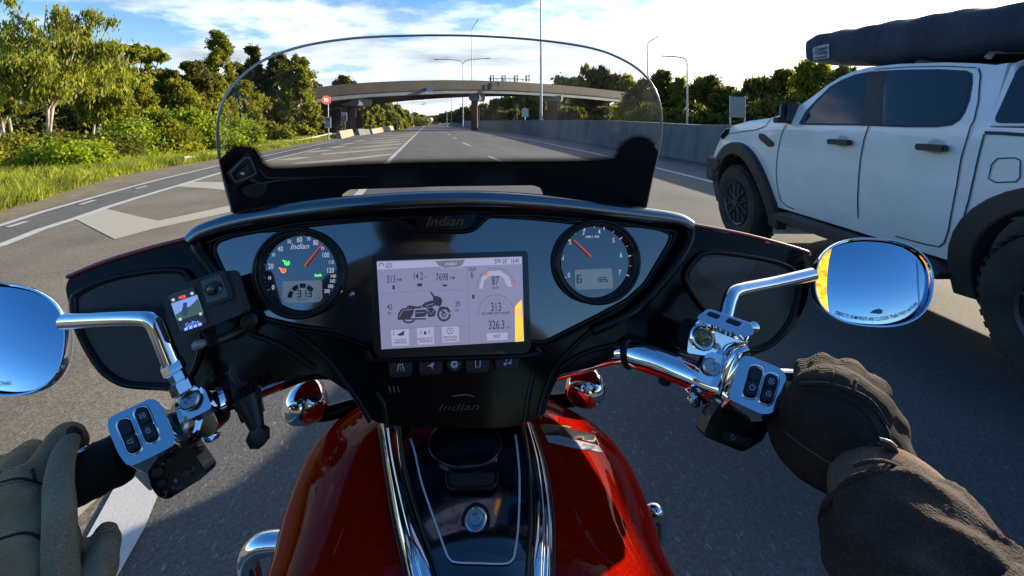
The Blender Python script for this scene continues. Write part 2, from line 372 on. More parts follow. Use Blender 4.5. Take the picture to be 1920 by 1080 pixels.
def leaf_mat(name, a, b_, c, tr=.35):
    m = MT(name, a, .55, spec=.35); N, L, b = nodes(m)
    g = N.new('ShaderNodeNewGeometry'); cr = N.new('ShaderNodeValToRGB'); L.new(g.outputs['Random Per Island'], cr.inputs[0])
    e = cr.color_ramp.elements; e[0].color = (*a, 1); e[1].color = (*c, 1); e[1].position = .95; x = e.new(.5); x.color = (*b_, 1)
    tc = N.new('ShaderNodeTexCoord'); n = N.new('ShaderNodeTexNoise'); n.inputs['Scale'].default_value = .8; n.inputs['Detail'].default_value = 3; L.new(tc.outputs['Object'], n.inputs[0])
    r2 = N.new('ShaderNodeValToRGB'); r2.color_ramp.elements[0].position = .35; r2.color_ramp.elements[1].position = .65; r2.color_ramp.elements[0].color = (.62, .62, .62, 1); r2.color_ramp.elements[1].color = (1.35, 1.3, 1.15, 1); L.new(n.outputs[0], r2.inputs[0])
    col = mixc(N, L, 1.0, cr.outputs[0], r2.outputs[0], 'MULTIPLY'); L.new(col, b.inputs['Base Color'])
    t = N.new('ShaderNodeBsdfTranslucent'); L.new(mixc(N, L, 1.0, col, (1.5, 1.5, .7), 'MULTIPLY'), t.inputs[0])
    mx = N.new('ShaderNodeMixShader'); mx.inputs[0].default_value = tr; o = N['Material Output']; L.new(b.outputs[0], mx.inputs[1]); L.new(t.outputs[0], mx.inputs[2]); L.new(mx.outputs[0], o.inputs[0])
    return m
M['leaf_gum'] = leaf_mat('leaf_gum', (.12, .145, .018), (.205, .235, .03), (.33, .335, .06), .52)
M['leaf_dark'] = leaf_mat('leaf_dark', (.06, .07, .012), (.105, .11, .018), (.17, .16, .035), .45)
M['leaf_olive'] = leaf_mat('leaf_olive', (.11, .13, .012), (.19, .20, .02), (.30, .285, .04), .52)
M['leaf_bright'] = leaf_mat('leaf_bright', (.12, .18, .008), (.22, .30, .014), (.35, .41, .035), .5)
M['grass'] = leaf_mat('grass', (.115, .165, .012), (.21, .265, .025), (.38, .38, .09), .5)
M['bark_white'] = MT('bark_white', (.42, .37, .3), .8); add_noise(M['bark_white'], [(.24, .19, .14), (.5, .45, .38)], 3, 6, bump=.4, bscale=20, bdist=.02)
M['bark'] = MT('bark', (.09, .07, .05), .9); add_noise(M['bark'], [(.05, .04, .03), (.13, .10, .075)], 4, 6, bump=.5, bscale=20, bdist=.02)
# ================================================================ the road and the land
def sheet(name, pts, z, m, kind='structure', grid=0):
    """flat sheet on the ground; pts are photo pixels (>230) or ('w', x, y) world points"""
    q = []
    for p in pts:
        if p[0] == 'w': q.append((p[1], p[2]))
        else: g_ = G(*p); q.append((g_.x, g_.y))
    V, T = triang(q, (), grid); me = mesh([(x, y, z) for x, y in V], [tuple(t) for t in T])
    o = link(name, me, m, None, False)
    if me.polygons and me.polygons[0].normal.z < 0: me.flip_normals()
    if kind: o['kind'] = kind
    return o
def strip2(pts, wd):
    """ground polygon of constant width (metres) along pixel or world points"""
    q = [Vector((p[1], p[2])) if p[0] == 'w' else Vector(G(*p)[:2]) for p in pts]; L_, R_ = [], []
    for i, p in enumerate(q):
        t = (q[min(i + 1, len(q) - 1)] - q[max(i - 1, 0)]).normalized(); n_ = Vector((-t.y, t.x)) * wd / 2; L_.append(p + n_); R_.append(p - n_)
    return L_, R_
def lines(name, strips, z, m, parent=None):
    V = []; Fc = []
    for pts, wd in strips:
        L_, R_ = strip2(pts, wd); b = len(V); n = len(L_); V += [(p.x, p.y, z) for p in L_ + R_]
        Fc += [(b + i, b + i + 1, b + n + i + 1, b + n + i) for i in range(n - 1)]
    o = link(name, mesh(V, Fc), m, parent, False); o['kind'] = 'structure'; return o
g0 = mesh([(-3000, -600, -.02), (3000, -600, -.02), (3000, 4000, -.02), (-3000, 4000, -.02)], [(0, 1, 2, 3)])
o = link('ground', g0, M['ground'], None, False); o['kind'] = 'structure'
edgeL = [('w', -6.2, -6), ('w', -7.0, 0), (0, 410), (111, 379), (178, 354), (244, 333), (333, 315), (409, 303), (560, 273), (640, 259), (700, 249), (760, 240), (798, 233.0)]
farR = [(822, 232.6), (850, 234.2), (867, 236), (1006, 252), (1160, 274), (1240, 288), (1328, 302.5), ('w', 8.3, 8), ('w', 8.9, 0), ('w', 9.2, -6)]
sheet('road', edgeL + farR, .0, M['asphalt'])
lane_out = [('w', -6.1, -3), (0, 424), (82, 397.5), (175, 371), (250, 350), (300, 337), (410, 311), (560, 279), (640, 262), (720, 247)]
lane_in = [('w', -4.55, -2), (0, 462), (75, 432), (142, 410.5), (200, 390), (250, 374), (330, 350), (412, 325), (520, 297), (600, 278), (660, 266)]
main = [(797.5, 235), (786, 246), (740, 290.5), (723, 308), (675, 362), (265, 905), (215, 1010), ('w', -1.19, .9), ('w', -.85, -1)]
sheet('shoulder', edgeL[1:-3] + [(640, 261), (560, 277), (410, 309), (300, 335), (250, 347.5), (175, 368), (82, 394), (0, 420), ('w', -6.25, -3)], .004, M['asphalt_brown'])
sheet('exit_lane', lane_out + [(660, 262)][:0] + lane_in[::-1], .006, M['asphalt_dark'])
sheet('painted_island', lane_in[:-1] + [(700, 262), (786, 245)] + [(740, 290.5), (723, 308), (675, 362), (265, 905), (215, 1010), ('w', -1.1, -1)], .004, M['asphalt_brown'])
lines('edge_line', [(lane_out[:-1], .10), (lane_in[:-1], .12)], .012, M['line_white'])
lines('lane_line', [(main, .17)], .012, M['line_white'])
dash = [((916, 293.5), (947, 307)), ((867.5, 267.6), (882, 274.3)), ((849, 257), (857, 260.7)), ((839, 251), (844, 253.3)), ((833, 247.2), (836.4, 248.9)), ((828, 244.3), (830.5, 245.6)), ((824.5, 242.2), (826.3, 243.1)), ((255, 352), (276, 346.5)), ((150, 382), (178, 374)), ((14, 424.5), (50, 413.5))]
lines('dashed_lane_line', [(d_, .15) for d_ in dash[:-3]], .016, M['line_white'])
lines('exit_lane_dashes', [(((255, 355), (276, 349.5)), .07), (((150, 385), (178, 376.5)), .07), (((14, 428), (50, 417)), .07)], .016, M['line_white'])
lines('median_line', [([('w', 5.3, -5), ('w', 5.25, 5), (1340, 343), (1235, 316.5), (1110, 287), (1000, 263.5), (930, 252), (870, 242), (838, 236.3), (822, 233.4)], .17)], .012, M['line_white'])
lines('old_line', [([(60, 1075), (135, 975), (196, 918), (250, 860)], .045)], .012, M['line_worn'])
chev = [[(142, 412), (200, 392.5), (262, 407.5), (297, 415), (432, 386), (520, 371), (524, 380), (434, 398), (287, 430), (215, 449.5)],
        [(330, 350.5), (362, 341.5), (420, 342), (500, 331), (650, 308), (655, 313), (500, 340), (440, 356), (422, 357), (390, 354)],
        [(514, 300.5), (563, 295), (585, 295.5), (545, 300.5)], [(545, 306), (631, 299.5), (736, 288), (734, 290.3), (640, 302.5), (560, 308)],
        [(570, 285.8), (611, 281.2), (625, 281.8), (590, 285.6)], [(600, 288.6), (680, 282.6), (748, 276.2), (746.5, 277.8), (680, 284.6), (605, 290)],
        [(611, 277.5), (640, 273.8), (652, 274), (628, 277.4)], [(640, 278.2), (700, 273.6), (754, 269.2), (752.5, 270.4), (700, 275.2)],
        [(635, 271.3), (658, 268.2), (668, 268.6), (650, 271)], [(660, 271), (720, 266.4), (760, 263.4), (758.5, 264.3), (720, 267.6)],
        [(660, 265.3), (678, 263), (686, 263.2), (672, 265.2)], [(684, 265.4), (735, 261.3), (765, 259.1), (764, 259.8), (735, 262.2)],
        [(680, 260.5), (769, 255.3), (768, 255.9), (700, 260.2)], [(702, 255.5), (772.5, 251.8), (771.5, 252.3), (720, 255.3)], [(718, 251.6), (777, 248.6), (776, 249), (730, 251.3)]]
V = []; Fc = []
for c_ in chev:
    v2, t2 = triang([tuple(G(*p)[:2]) for p in c_]); b0 = len(V); V += [(x, y, .0085) for x, y in v2]; Fc += [tuple(b0 + i for i in f) for f in t2]
link('chevron_markings', mesh(V, Fc), M['line_worn'], None, False)['kind'] = 'structure'
# dry dirt margin of the verge
q = [Vector(G(*p)[:2]) if p[0] != 'w' else Vector(p[1:]) for p in edgeL]
rr = random.Random(4); V = []; Fc = []
qq = []
for i in range(len(q) - 1):
    for k in range(10): qq.append(q[i].lerp(q[i + 1], k / 10))
for i, p in enumerate(qq):
    V += [(p.x + .12 + rr.random() * .05, p.y, .009), (p.x - .35 - rr.random() * .4, p.y, .03), (p.x - 3, p.y, -.01)]
    if i: b = 3 * i; Fc += [(b - 3, b, b + 1, b - 2), (b - 2, b + 1, b + 2, b - 1)]
link('verge_dirt', mesh(V, Fc), M['dirt'], None, True)['kind'] = 'structure'
def edge_x(y):
    ys = [p.y for p in q]; xs = [p.x for p in q]; return float(np.interp(y, ys, xs))
# ---------------------------------------------------------------- grass
def blades(name, pts, hmin, hmax, wd, m, seed):
    rg = np.random.default_rng(seed); n = len(pts); pts = np.array(pts)
    h = rg.uniform(hmin, hmax, n) * rg.choice([.6, 1, 1, 1.25], n); a = rg.uniform(0, 2 * np.pi, n); lean = rg.normal(0, .28, (n, 2)) * h[:, None]
    wv = wd * rg.uniform(.6, 1.4, n); dx = np.cos(a) * wv; dy = np.sin(a) * wv
    z0 = pts[:, 2]; V = np.zeros((n, 5, 3))
    V[:, 0] = np.stack([pts[:, 0] - dx, pts[:, 1] - dy, z0], 1); V[:, 1] = np.stack([pts[:, 0] + dx, pts[:, 1] + dy, z0], 1)
    V[:, 2] = np.stack([pts[:, 0] + dx * .7 + lean[:, 0] * .35, pts[:, 1] + dy * .7 + lean[:, 1] * .35, z0 + h * .6], 1)
    V[:, 3] = np.stack([pts[:, 0] + lean[:, 0], pts[:, 1] + lean[:, 1], z0 + h], 1)
    V[:, 4] = np.stack([pts[:, 0] - dx * .7 + lean[:, 0] * .35, pts[:, 1] - dy * .7 + lean[:, 1] * .35, z0 + h * .6], 1)
    F_ = np.arange(n)[:, None] * 5 + np.arange(5)[None]
    me = bpy.data.meshes.new(name); me.vertices.add(n * 5); me.vertices.foreach_set('co', V.reshape(-1).astype('f')); me.loops.add(n * 5); me.loops.foreach_set('vertex_index', F_.reshape(-1).astype('i'))
    me.polygons.add(n); me.polygons.foreach_set('loop_start', (np.arange(n) * 5).astype('i')); me.update(calc_edges=True)
    o = link(name, me, m, None, False); o['kind'] = 'stuff'; return o
rg = np.random.default_rng(3); pts = []
clump = lambda x, y: .5 + .5 * math.sin(x * 1.9 + math.sin(y * 1.3) * 2) * math.sin(y * 1.6 + x * .7)
while len(pts) < 90000:
    y = 4.5 * math.exp(rg.uniform(0, 2.35)); off = abs(rg.normal(0, 1)) * 2.2 + .35
    x = edge_x(y) - off
    if off > 9 or rg.random() > .35 + .65 * clump(x, y): continue
    pts.append((x, y, -.02))
pts_near = [p for p in pts if p[1] < 16]; pts_far = [p for p in pts if p[1] >= 16]
blades('verge_grass', pts_near, .10, .36, .008, M['grass'], 1)
blades('verge_grass', pts_far, .10, .26, .02, M['grass'], 2)
# ================================================================ trees and shrubs
def quad_leaves(cen, rad, n_each, size, rg, droop=.0, asp=2.2, squash=.85):
    cs = np.repeat(np.array(cen), n_each, 0); rs = np.repeat(np.array(rad), n_each); n = len(cs)
    d = rg.normal(size=(n, 3)); d /= np.linalg.norm(d, axis=1)[:, None]; r = rg.uniform(.05, 1, n) ** .55 * rs * rg.lognormal(0, .28, n); d[:, 2] *= squash
    p = cs + d * r[:, None]; p[:, 2] -= droop * rg.uniform(0, 1, n) * rs
    p += rg.normal(size=(n, 3)) * (rs * .20)[:, None]
    ax = rg.normal(size=(n, 3)); ax[:, 2] -= droop * 2.5; ax /= np.linalg.norm(ax, axis=1)[:, None]
    b = np.cross(ax, rg.normal(size=(n, 3))); b /= np.linalg.norm(b, axis=1)[:, None]
    s = size * rg.uniform(.6, 1.4, n)[:, None]; A = ax * s * asp * .5; B = b * s * .5
    return np.stack([p - A, p + B, p + A, p - B], 1)
def quads_mesh(V, name='crown'):
    n = len(V); me = bpy.data.meshes.new(name); me.vertices.add(n * 4); me.vertices.foreach_set('co', V.reshape(-1).astype('f')); me.loops.add(n * 4)
    me.loops.foreach_set('vertex_index', np.arange(n * 4, dtype='i')); me.polygons.add(n); me.polygons.foreach_set('loop_start', (np.arange(n) * 4).astype('i')); me.update(calc_edges=True); return me
def make_tree(kind, h, wd, seed, leaf, n_each=150, lean=0):
    """(trunk mesh, crown mesh) in the tree's own coordinates, foot at the origin"""
    rd = random.Random(seed); rg = np.random.default_rng(seed); bm = bmesh.new(); cen = []; rad = []
    def limb(a, b, r0, r1, segs=6, bend=.08):
        a = Vector(a); b = Vector(b); L = (b - a).length; m1 = a.lerp(b, .4) + Vector((rd.uniform(-1, 1), rd.uniform(-1, 1), rd.uniform(0, 1))) * L * bend
        bm_tube(bm, crom([a, m1, b], 4), [r0 + (r1 - r0) * i / 8 for i in range(9)], segs, False); return [a, m1, b]
    hw = wd / 2
    if kind == 'gum':
        stems = rd.choice([2, 3]) if h > 4 else 2
        for s in range(stems):
            an = rd.uniform(0, 6.28); sp = hw * rd.uniform(.2, .5); fork = Vector((math.cos(an) * sp * .35, math.sin(an) * sp * .35, h * rd.uniform(.22, .34)))
            limb((rd.uniform(-.05, .05) * h, 0, -.1), fork, h * .012, h * .008)
            for k in range(6):
                a2 = an + rd.uniform(-1.7, 1.7); top = Vector((math.cos(a2) * hw * rd.uniform(.3, .95), math.sin(a2) * hw * rd.uniform(.3, .95), h * rd.uniform(.55, .97)))
                if k == 0: top = Vector((math.cos(an) * hw * .3, math.sin(an) * hw * .3, h * .98))
                l = limb(fork, top, h * .007, h * .002)
                for j in range(8):
                    t = rd.uniform(.3, 1.05); c = fork.lerp(top, t) + Vector((rd.gauss(0, 1), rd.gauss(0, 1), rd.gauss(0, .7))) * hw * .16
                    if c.z < h * .22: continue
                    cen.append(c); rad.append(hw * rd.uniform(.09, .19)); limb(fork.lerp(top, t * .85), c, h * .003, h * .001, 4)
        dr, asp, sq = 1.1, 3.6, 1.15
    elif kind == 'dense':
        limb((0, 0, -.1), (lean, 0, h * .9), h * .022, h * .004)
        for k in range(120):
            t = rd.uniform(.03, 1); pr = hw * (1.15 - .85 * max(0, (t - .45)) / .55) * (0.86 + .14 * math.sin(t * 9 + seed)) * min(1, .7 + t * 2)
            a = rd.uniform(0, 6.28); rr_ = pr * rd.uniform(.35, 1.0); c = Vector((math.cos(a) * rr_ + lean * t, math.sin(a) * rr_, h * t * .96))
            cen.append(c); rad.append(hw * rd.uniform(.12, .26) * (1.1 - .4 * t)); limb((lean * t * .8, 0, c.z * .85), c, h * .006, h * .002, 4)
        dr, asp, sq = .35, 2.0, .9
    elif kind == 'fine':          # casuarina: open, wispy
        limb((0, 0, -.1), (0, 0, h * .95), h * .018, h * .003)
        for k in range(60):
            t = rd.uniform(.2, 1); pr = hw * (1.1 - .85 * t) * min(1, .3 + 2 * t); a = rd.uniform(0, 6.28); rr_ = pr * rd.uniform(.4, 1.1)
            c = Vector((math.cos(a) * rr_, math.sin(a) * rr_, h * t + rr_ * .3)); cen.append(c); rad.append(hw * rd.uniform(.12, .2)); limb((0, 0, h * t * .85), c, h * .004, h * .001, 4)
        dr, asp, sq = .1, 5.0, 1.1
    elif kind == 'round':
        limb((0, 0, -.1), (0, 0, h * .5), h * .03, h * .02)
        for k in range(64):
            a = rd.uniform(0, 6.28); e = rd.uniform(-.5, 1.5); rr_ = rd.uniform(.35, 1.05)
            c = Vector((math.cos(a) * math.cos(e) * hw * rr_, math.sin(a) * math.cos(e) * hw * rr_, h * .58 + math.sin(e) * h * .36 * rr_)); cen.append(c); rad.append(hw * rd.uniform(.13, .26))
            limb((0, 0, h * .4), c, h * .008, h * .002, 4)
        dr, asp, sq = .3, 2.0, .8
    elif kind == 'layer':         # open crown with flat clumps on bare limbs
        fork = Vector((0, 0, h * .35)); limb((0, 0, -.1), fork, h * .02, h * .014)
        for k in range(8):
            a = rd.uniform(0, 6.28); top = Vector((math.cos(a) * hw * rd.uniform(.2, .9), math.sin(a) * hw * rd.uniform(.2, .9), h * rd.uniform(.6, .98))); limb(fork, top, h * .01, h * .003, 6, .15)
            for j in range(7): cen.append(top + Vector((rd.gauss(0, 1), rd.gauss(0, 1), rd.gauss(0, .5))) * hw * .24); rad.append(hw * rd.uniform(.09, .2))
        for k in range(34): cen.append(Vector((rd.uniform(-.6, .6) * hw, rd.uniform(-.6, .6) * hw, h * rd.uniform(.12, .72)))); rad.append(hw * .2)
        dr, asp, sq = .4, 2.4, .7
    else:                         # shrub
        for k in range(26):
            a = rd.uniform(0, 6.28); rr_ = hw * math.sqrt(rd.random()); t = rd.uniform(.15, .95) * math.sqrt(max(.05, 1 - (rr_ / hw) ** 2 * .8)); c = Vector((math.cos(a) * rr_, math.sin(a) * rr_, h * t)); cen.append(c); rad.append(min(hw, h) * rd.uniform(.2, .38))
            limb((rr_ * .2, 0, 0), c, .02, .008, 4)
        dr, asp, sq = .1, 1.7, .85
    V = quad_leaves([tuple(c) for c in cen], rad, n_each, leaf, rg, dr, asp, sq)
    V[:, :, 2] = np.maximum(V[:, :, 2], .02)
    return from_bm(bm, norm=False), quads_mesh(V)
_tm = {}
def tree(kind, u, vtop, d, wpx, mat, label, name='tree', cat='tree', group=None, seed=1, leaf=None, n_each=150, bark='bark', share=None, z0=-.02, lean=0):
    h = H + (V0 - vtop) * d / F - z0; wd = wpx * d / F; leaf = leaf or max(.05, d * .0042)
    b = P(u, V0, d); LOCAL[0] = True
    t = empty(name, label, cat, (b.x, b.y, z0), group, rz=(seed * 1.7) % 6.28 if share else 0)
    if share:
        if share not in _tm: _tm[share] = make_tree(kind, 8, 7, seed, .0042 * d * 8 / h if d else .3, n_each)
        tr, cr = _tm[share]; t.scale = (wd / 7, wd / 7, h / 8)
    else: tr, cr = make_tree(kind, h, wd, seed, leaf, n_each, lean)
    for nm, me, m_ in (('trunk', tr, M[bark]), ('crown', cr, M[mat])):
        o = bpy.data.objects.new(nm, me); C.objects.link(o); o.parent = t
        if not me.materials: me.materials.append(m_)
        if nm == 'trunk': me.polygons.foreach_set('use_smooth', [True] * len(me.polygons))
    LOCAL[0] = False; return t
tree('gum', 92, 8, 17.5, 190, 'leaf_gum', 'tallest pale-trunked gum tree at the far left of the verge', 'gum_tree', seed=11, bark='bark_white', n_each=95, leaf=.062)
tree('gum', 12, 70, 19, 110, 'leaf_olive', 'drooping gum tree cut off by the left edge of the photo', 'gum_tree', seed=5, bark='bark_white', n_each=90, leaf=.07)
tree('gum', 178, 78, 22, 120, 'leaf_gum', 'slim pale gum just right of the tallest gum tree', 'gum_tree', seed=23, bark='bark_white', n_each=95, leaf=.075)
tree('layer', 232, 88, 27, 80, 'leaf_gum', 'sparse gum with bare upper limbs, second gap from the tall gum', 'gum_tree', seed=8, bark='bark_white', n_each=90)
tree('layer', 287, 86, 30, 90, 'leaf_gum', 'open flat-clumped gum with its top sprays against the cloud', 'gum_tree', seed=31, n_each=100)
tree('dense', 262, 155, 26, 95, 'leaf_olive', 'olive green bushy tree below the open flat-clumped gum', seed=41, n_each=170)
tree('layer', 352, 106, 32, 85, 'leaf_dark', 'dark tree with flat clumps left of the feathery she-oak', seed=14, n_each=190)
tree('fine', 410, 64, 38, 78, 'leaf_olive', 'tall feathery she-oak rising above the left tree line', 'she_oak', seed=3, n_each=190, leaf=.09)
tree('dense', 330, 150, 30, 110, 'leaf_olive', 'wide olive tree in front of the dark flat-clumped tree', seed=52, n_each=190)
tree('dense', 400, 140, 34, 100, 'leaf_olive', 'olive tree under the feathery she-oak, behind the left rim of the windshield', seed=61, n_each=190)
tree('fine', 472, 92, 45, 62, 'leaf_dark', 'thin dark she-oak behind the windshield, left of the big dense tree', 'she_oak', seed=9, n_each=190, leaf=.11)
tree('dense', 455, 152, 38, 95, 'leaf_olive', 'brownish olive tree seen through the left edge of the windshield', seed=71, n_each=190)
tree('dense', 520, 96, 46, 75, 'leaf_dark', 'left half of the big dense pair of trees before the overpass', seed=81, n_each=230, leaf=.15)
tree('dense', 556, 100, 44, 85, 'leaf_olive', 'right and lighter half of the big dense pair of trees before the overpass', seed=82, n_each=260, leaf=.15)
tree('round', 596, 150, 60, 45, 'leaf_dark', 'small dark tree between the big dense pair and the overpass deck', seed=83, n_each=120)
tree('round', 645, 138, 88, 48, 'leaf_dark', 'tree whose top shows above the left end of the overpass deck', seed=84, n_each=90)
tree('round', 636, 190, 62, 50, 'leaf_dark', 'dark tree under the overpass behind the red speed sign', seed=85, n_each=120)
tree('dense', 100, 200, 24, 150, 'leaf_dark', 'dark scrub tree behind the trunks of the tallest gum', seed=86, n_each=140)
tree('dense', 372, 118, 40, 80, 'leaf_olive', 'sunlit olive tree filling the gap left of the feathery she-oak', seed=87, n_each=150)
tree('dense', 442, 118, 48, 80, 'leaf_dark', 'dark tree between the feathery she-oak and the windshield rim', seed=88, n_each=150)
tree('dense', 492, 130, 50, 70, 'leaf_olive', 'olive tree just left of the big dense pair inside the windshield', seed=89, n_each=150)
tree('dense', 205, 140, 33, 110, 'leaf_olive', 'wide olive tree behind the sparse gum with bare limbs', seed=90, n_each=150)
tree('dense', 612, 178, 64, 60, 'leaf_olive', 'olive tree filling the space below the left end of the deck', seed=91, n_each=120)
tree('dense', 300, 128, 38, 90, 'leaf_dark', 'dark tree behind the open flat-clumped gum', seed=92, n_each=150)
shr = [(70, 262, 14.5, 120, 'leaf_olive', 'low olive shrub at the foot of the tallest gum'), (0, 268, 13, 120, 'leaf_olive', 'olive shrub at the left edge of the photo'),
       (165, 246, 15, 110, 'leaf_dark', 'dark shrub right of the foot of the tallest gum'), (228, 236, 16.5, 95, 'leaf_bright', 'bright green shrub, leftmost of the bright ones'),
       (290, 226, 18, 100, 'leaf_olive', 'olive shrub between the bright green shrubs'), (320, 206, 19.5, 80, 'leaf_bright', 'tallest bright green shrub with broad leaves'),
       (372, 214, 20, 90, 'leaf_bright', 'bright green shrub left of the guardrail start'), (140, 268, 12.8, 90, 'leaf_bright', 'small bright shrub in the grass nearest the gum'),
       (425, 232, 24, 80, 'leaf_bright', 'pale green shrub just inside the left rim of the windshield'), (495, 238, 32, 70, 'leaf_olive', 'shrub below the big dense pair of trees'),
       (560, 243, 42, 60, 'leaf_olive', 'low shrub at the foot of the red speed sign')]
for i, (u, vt, d, wp, mt, lb) in enumerate(shr):
    tree('shrub', u, vt - 6, d, wp * 1.35, mt, lb, 'shrub', 'shrub', seed=100 + i, n_each=420, leaf=max(.06, d * .0045))
far_l = [(700, 192, 75, 50), (722, 184, 90, 44), (745, 197, 95, 36), (668, 188, 70, 40), (760, 206, 120, 30), (778, 211, 150, 28), (792, 215, 190, 26), (684, 205, 60, 36), (735, 210, 80, 40)]
ORD = ['first', 'second', 'third', 'fourth', 'fifth', 'sixth', 'seventh', 'eighth', 'ninth', 'tenth', 'eleventh']
ordn = lambda L_, it: ORD[sorted(L_).index(it)]
for i, (u, vt, d, wp) in enumerate(far_l):
    tree('dense', u, vt, d, wp, 'leaf_olive', ordn(far_l, far_l[i]) + ' from the left of the far olive trees beyond the overpass, left of the road', 'tree', 'tree', 'trees beyond the overpass on the left', seed=i, n_each=75, share='farl%d' % (i % 3))
far_c = [(806, 219, 260, 26), (822, 218, 280, 26), (838, 215, 240, 30), (850, 211, 220, 30), (862, 208, 170, 30), (815, 221, 320, 24), (874, 205, 160, 26), (830, 222, 380, 40), (856, 220, 300, 30)]
for i, (u, vt, d, wp) in enumerate(far_c):
    tree('round', u, vt, d, wp, 'leaf_dark', ordn(far_c, far_c[i]) + ' from the left of the distant trees at the end of the motorway', 'tree', 'tree', 'distant trees where the motorway ends', seed=i, n_each=70, share='farc%d' % (i % 2))
far_r = [(905, 199, 125, 40), (930, 186, 120, 46), (955, 178, 118, 44), (985, 175, 112, 46), (1008, 182, 108, 40), (1035, 186, 118, 50), (945, 205, 100, 46), (1000, 200, 95, 50), (1075, 205, 92, 50), (1130, 200, 90, 60), (1170, 205, 80, 50)]
for i, (u, vt, d, wp) in enumerate(far_r):
    tree(('gum', 'dense')[i % 2], u, vt, d, wp, 'leaf_dark', ordn(far_r, far_r[i]) + ' from the left of the dark trees under the right half of the overpass', 'tree', 'tree', 'dark trees under the right half of the overpass', seed=i + 40, n_each=(45, 75)[i % 2], share='farr%d' % (i % 4))
RT = [('round', 1066, 138, 135, 50, 'first round crown above the deck right of the tall pole'), ('gum', 1108, 122, 140, 44, 'pointed crown highest above the right part of the overpass'), ('round', 1140, 130, 138, 46, 'round crown right of the pointed crown above the overpass'),
      ('gum', 1170, 146, 130, 40, 'light green crown where the overpass meets the trees'), ('dense', 1205, 150, 62, 60, 'dark tree hiding the right end of the overpass, inside the windshield'), ('dense', 1240, 130, 58, 56, 'dark tree at the right rim of the windshield'),
      ('dense', 1275, 146, 56, 52, 'dark tree behind the lamp with the left-pointing arm'), ('dense', 1322, 141, 54, 60, 'olive tree right of the lamp with the left-pointing arm'), ('dense', 1358, 158, 50, 54, 'lower tree directly left of the grey sign board'),
      ('dense', 1400, 168, 48, 50, 'low dark tree behind the grey sign board'), ('gum', 1425, 146, 44, 56, 'ragged gum between the sign board and the ute'), ('dense', 1470, 126, 42, 66, 'dark tree right behind the hood of the ute'), ('dense', 1525, 112, 38, 90, 'large dark tree under the front end of the roof bag'),
      ('dense', 1590, 122, 36, 80, 'dark tree behind the windscreen pillar of the ute'), ('dense', 1100, 178, 110, 60, 'dark tree filling in below the right half of the deck'), ('dense', 1215, 196, 50, 70, 'low dark bush behind the barrier wall, left of the lamp'), ('dense', 1300, 198, 46, 80, 'low olive bush behind the barrier wall, right of the lamp'),
      ('round', 1440, 190, 36, 80, 'low bush behind the barrier wall in front of the ute')]
for i, (k, u, vt, d, wp, lb) in enumerate(RT):
    tree(k, u, vt, d, wp * 1.55, 'leaf_dark' if i % 3 else 'leaf_olive', lb, seed=200 + i, n_each=130, leaf=max(.1, d * .0042))
rg = np.random.default_rng(12); cen = []; rad = []
for k in range(900):
    a = rg.uniform(-1.25, 1.25) + .03; d = rg.uniform(130, 330); x, y = math.sin(a) * d, math.cos(a) * d
    if abs(x / y + .19) < .16: continue
    if x / y > .02 and d < 170: continue
    cen.append((x, y, rg.uniform(1, 9))); rad.append(rg.uniform(3, 6))
V = quad_leaves(cen, rad, 34, 1.5, rg, .3, 1.6, .8); V[:, :, 2] = np.maximum(V[:, :, 2], 0)
o = link('far_woodland', quads_mesh(V), M['leaf_dark'], None, False); o['kind'] = 'stuff'
cen = []; rad = []                                               # roadside woods behind the rider, seen in the glossy panels
for k in range(520):
    y = -rg.uniform(22, 75); s = -1 if k % 2 else 1; x = -.19 * y + (s * rg.uniform(11, 26) if s > 0 else -rg.uniform(15, 30)); cen.append((x, y, rg.uniform(.5, 2.5 if s > 0 else 4.5))); rad.append(rg.uniform(1.2, 2.2))
V = quad_leaves(cen, rad, 40, .7, rg, .3, 1.6, .9); V[:, :, 2] = np.maximum(V[:, :, 2], 0)
o = link('roadside_woodland', quads_mesh(V), M['leaf_dark'], None, False); o['kind'] = 'stuff'
# workshop roof glimpsed between the gum trunks
wb = empty('building', 'low building with a dark sloping roof glimpsed behind the tallest gum', 'building', (-55, 62, 0))
solid('roof', [(40, 262), (58, 249), (110, 236), (169, 231), (200, 236), (200, 243), (40, 266)], lambda u, v: P(u, v, 58), lambda u, v: P(u, v, 70), MT('roof_dark', (.05, .055, .065), .6), wb)
solid('wall', [(60, 250), (195, 240), (195, 262), (60, 266)], lambda u, v: P(u, v, 60), lambda u, v: P(u, v, 69), M['sign_back'], wb)
sg_ = empty('shop_sign', 'small yellow and green sign on a pole behind the tallest gum', 'sign', tuple(P(68, 262, 56)))
solid('board', rounded([(62, 225.5), (73, 225), (73, 237), (62, 237)], 2), lambda u, v: P(u, v, 55), lambda u, v: P(u, v, 55.4), MT('sign_yellow', (.6, .5, .05), .6), sg_)
decal('stripe', [[(63, 231), (72, 231), (72, 234), (63, 234)]], lambda u, v, off=0: P(u, v, 54.97), MT('sign_green', (.05, .3, .08), .6), sg_)
tube('pole', [P(67.5, 237, 55.2), P(67.5, 262, 55.2)], .1, M['galv'], sg_, 8)
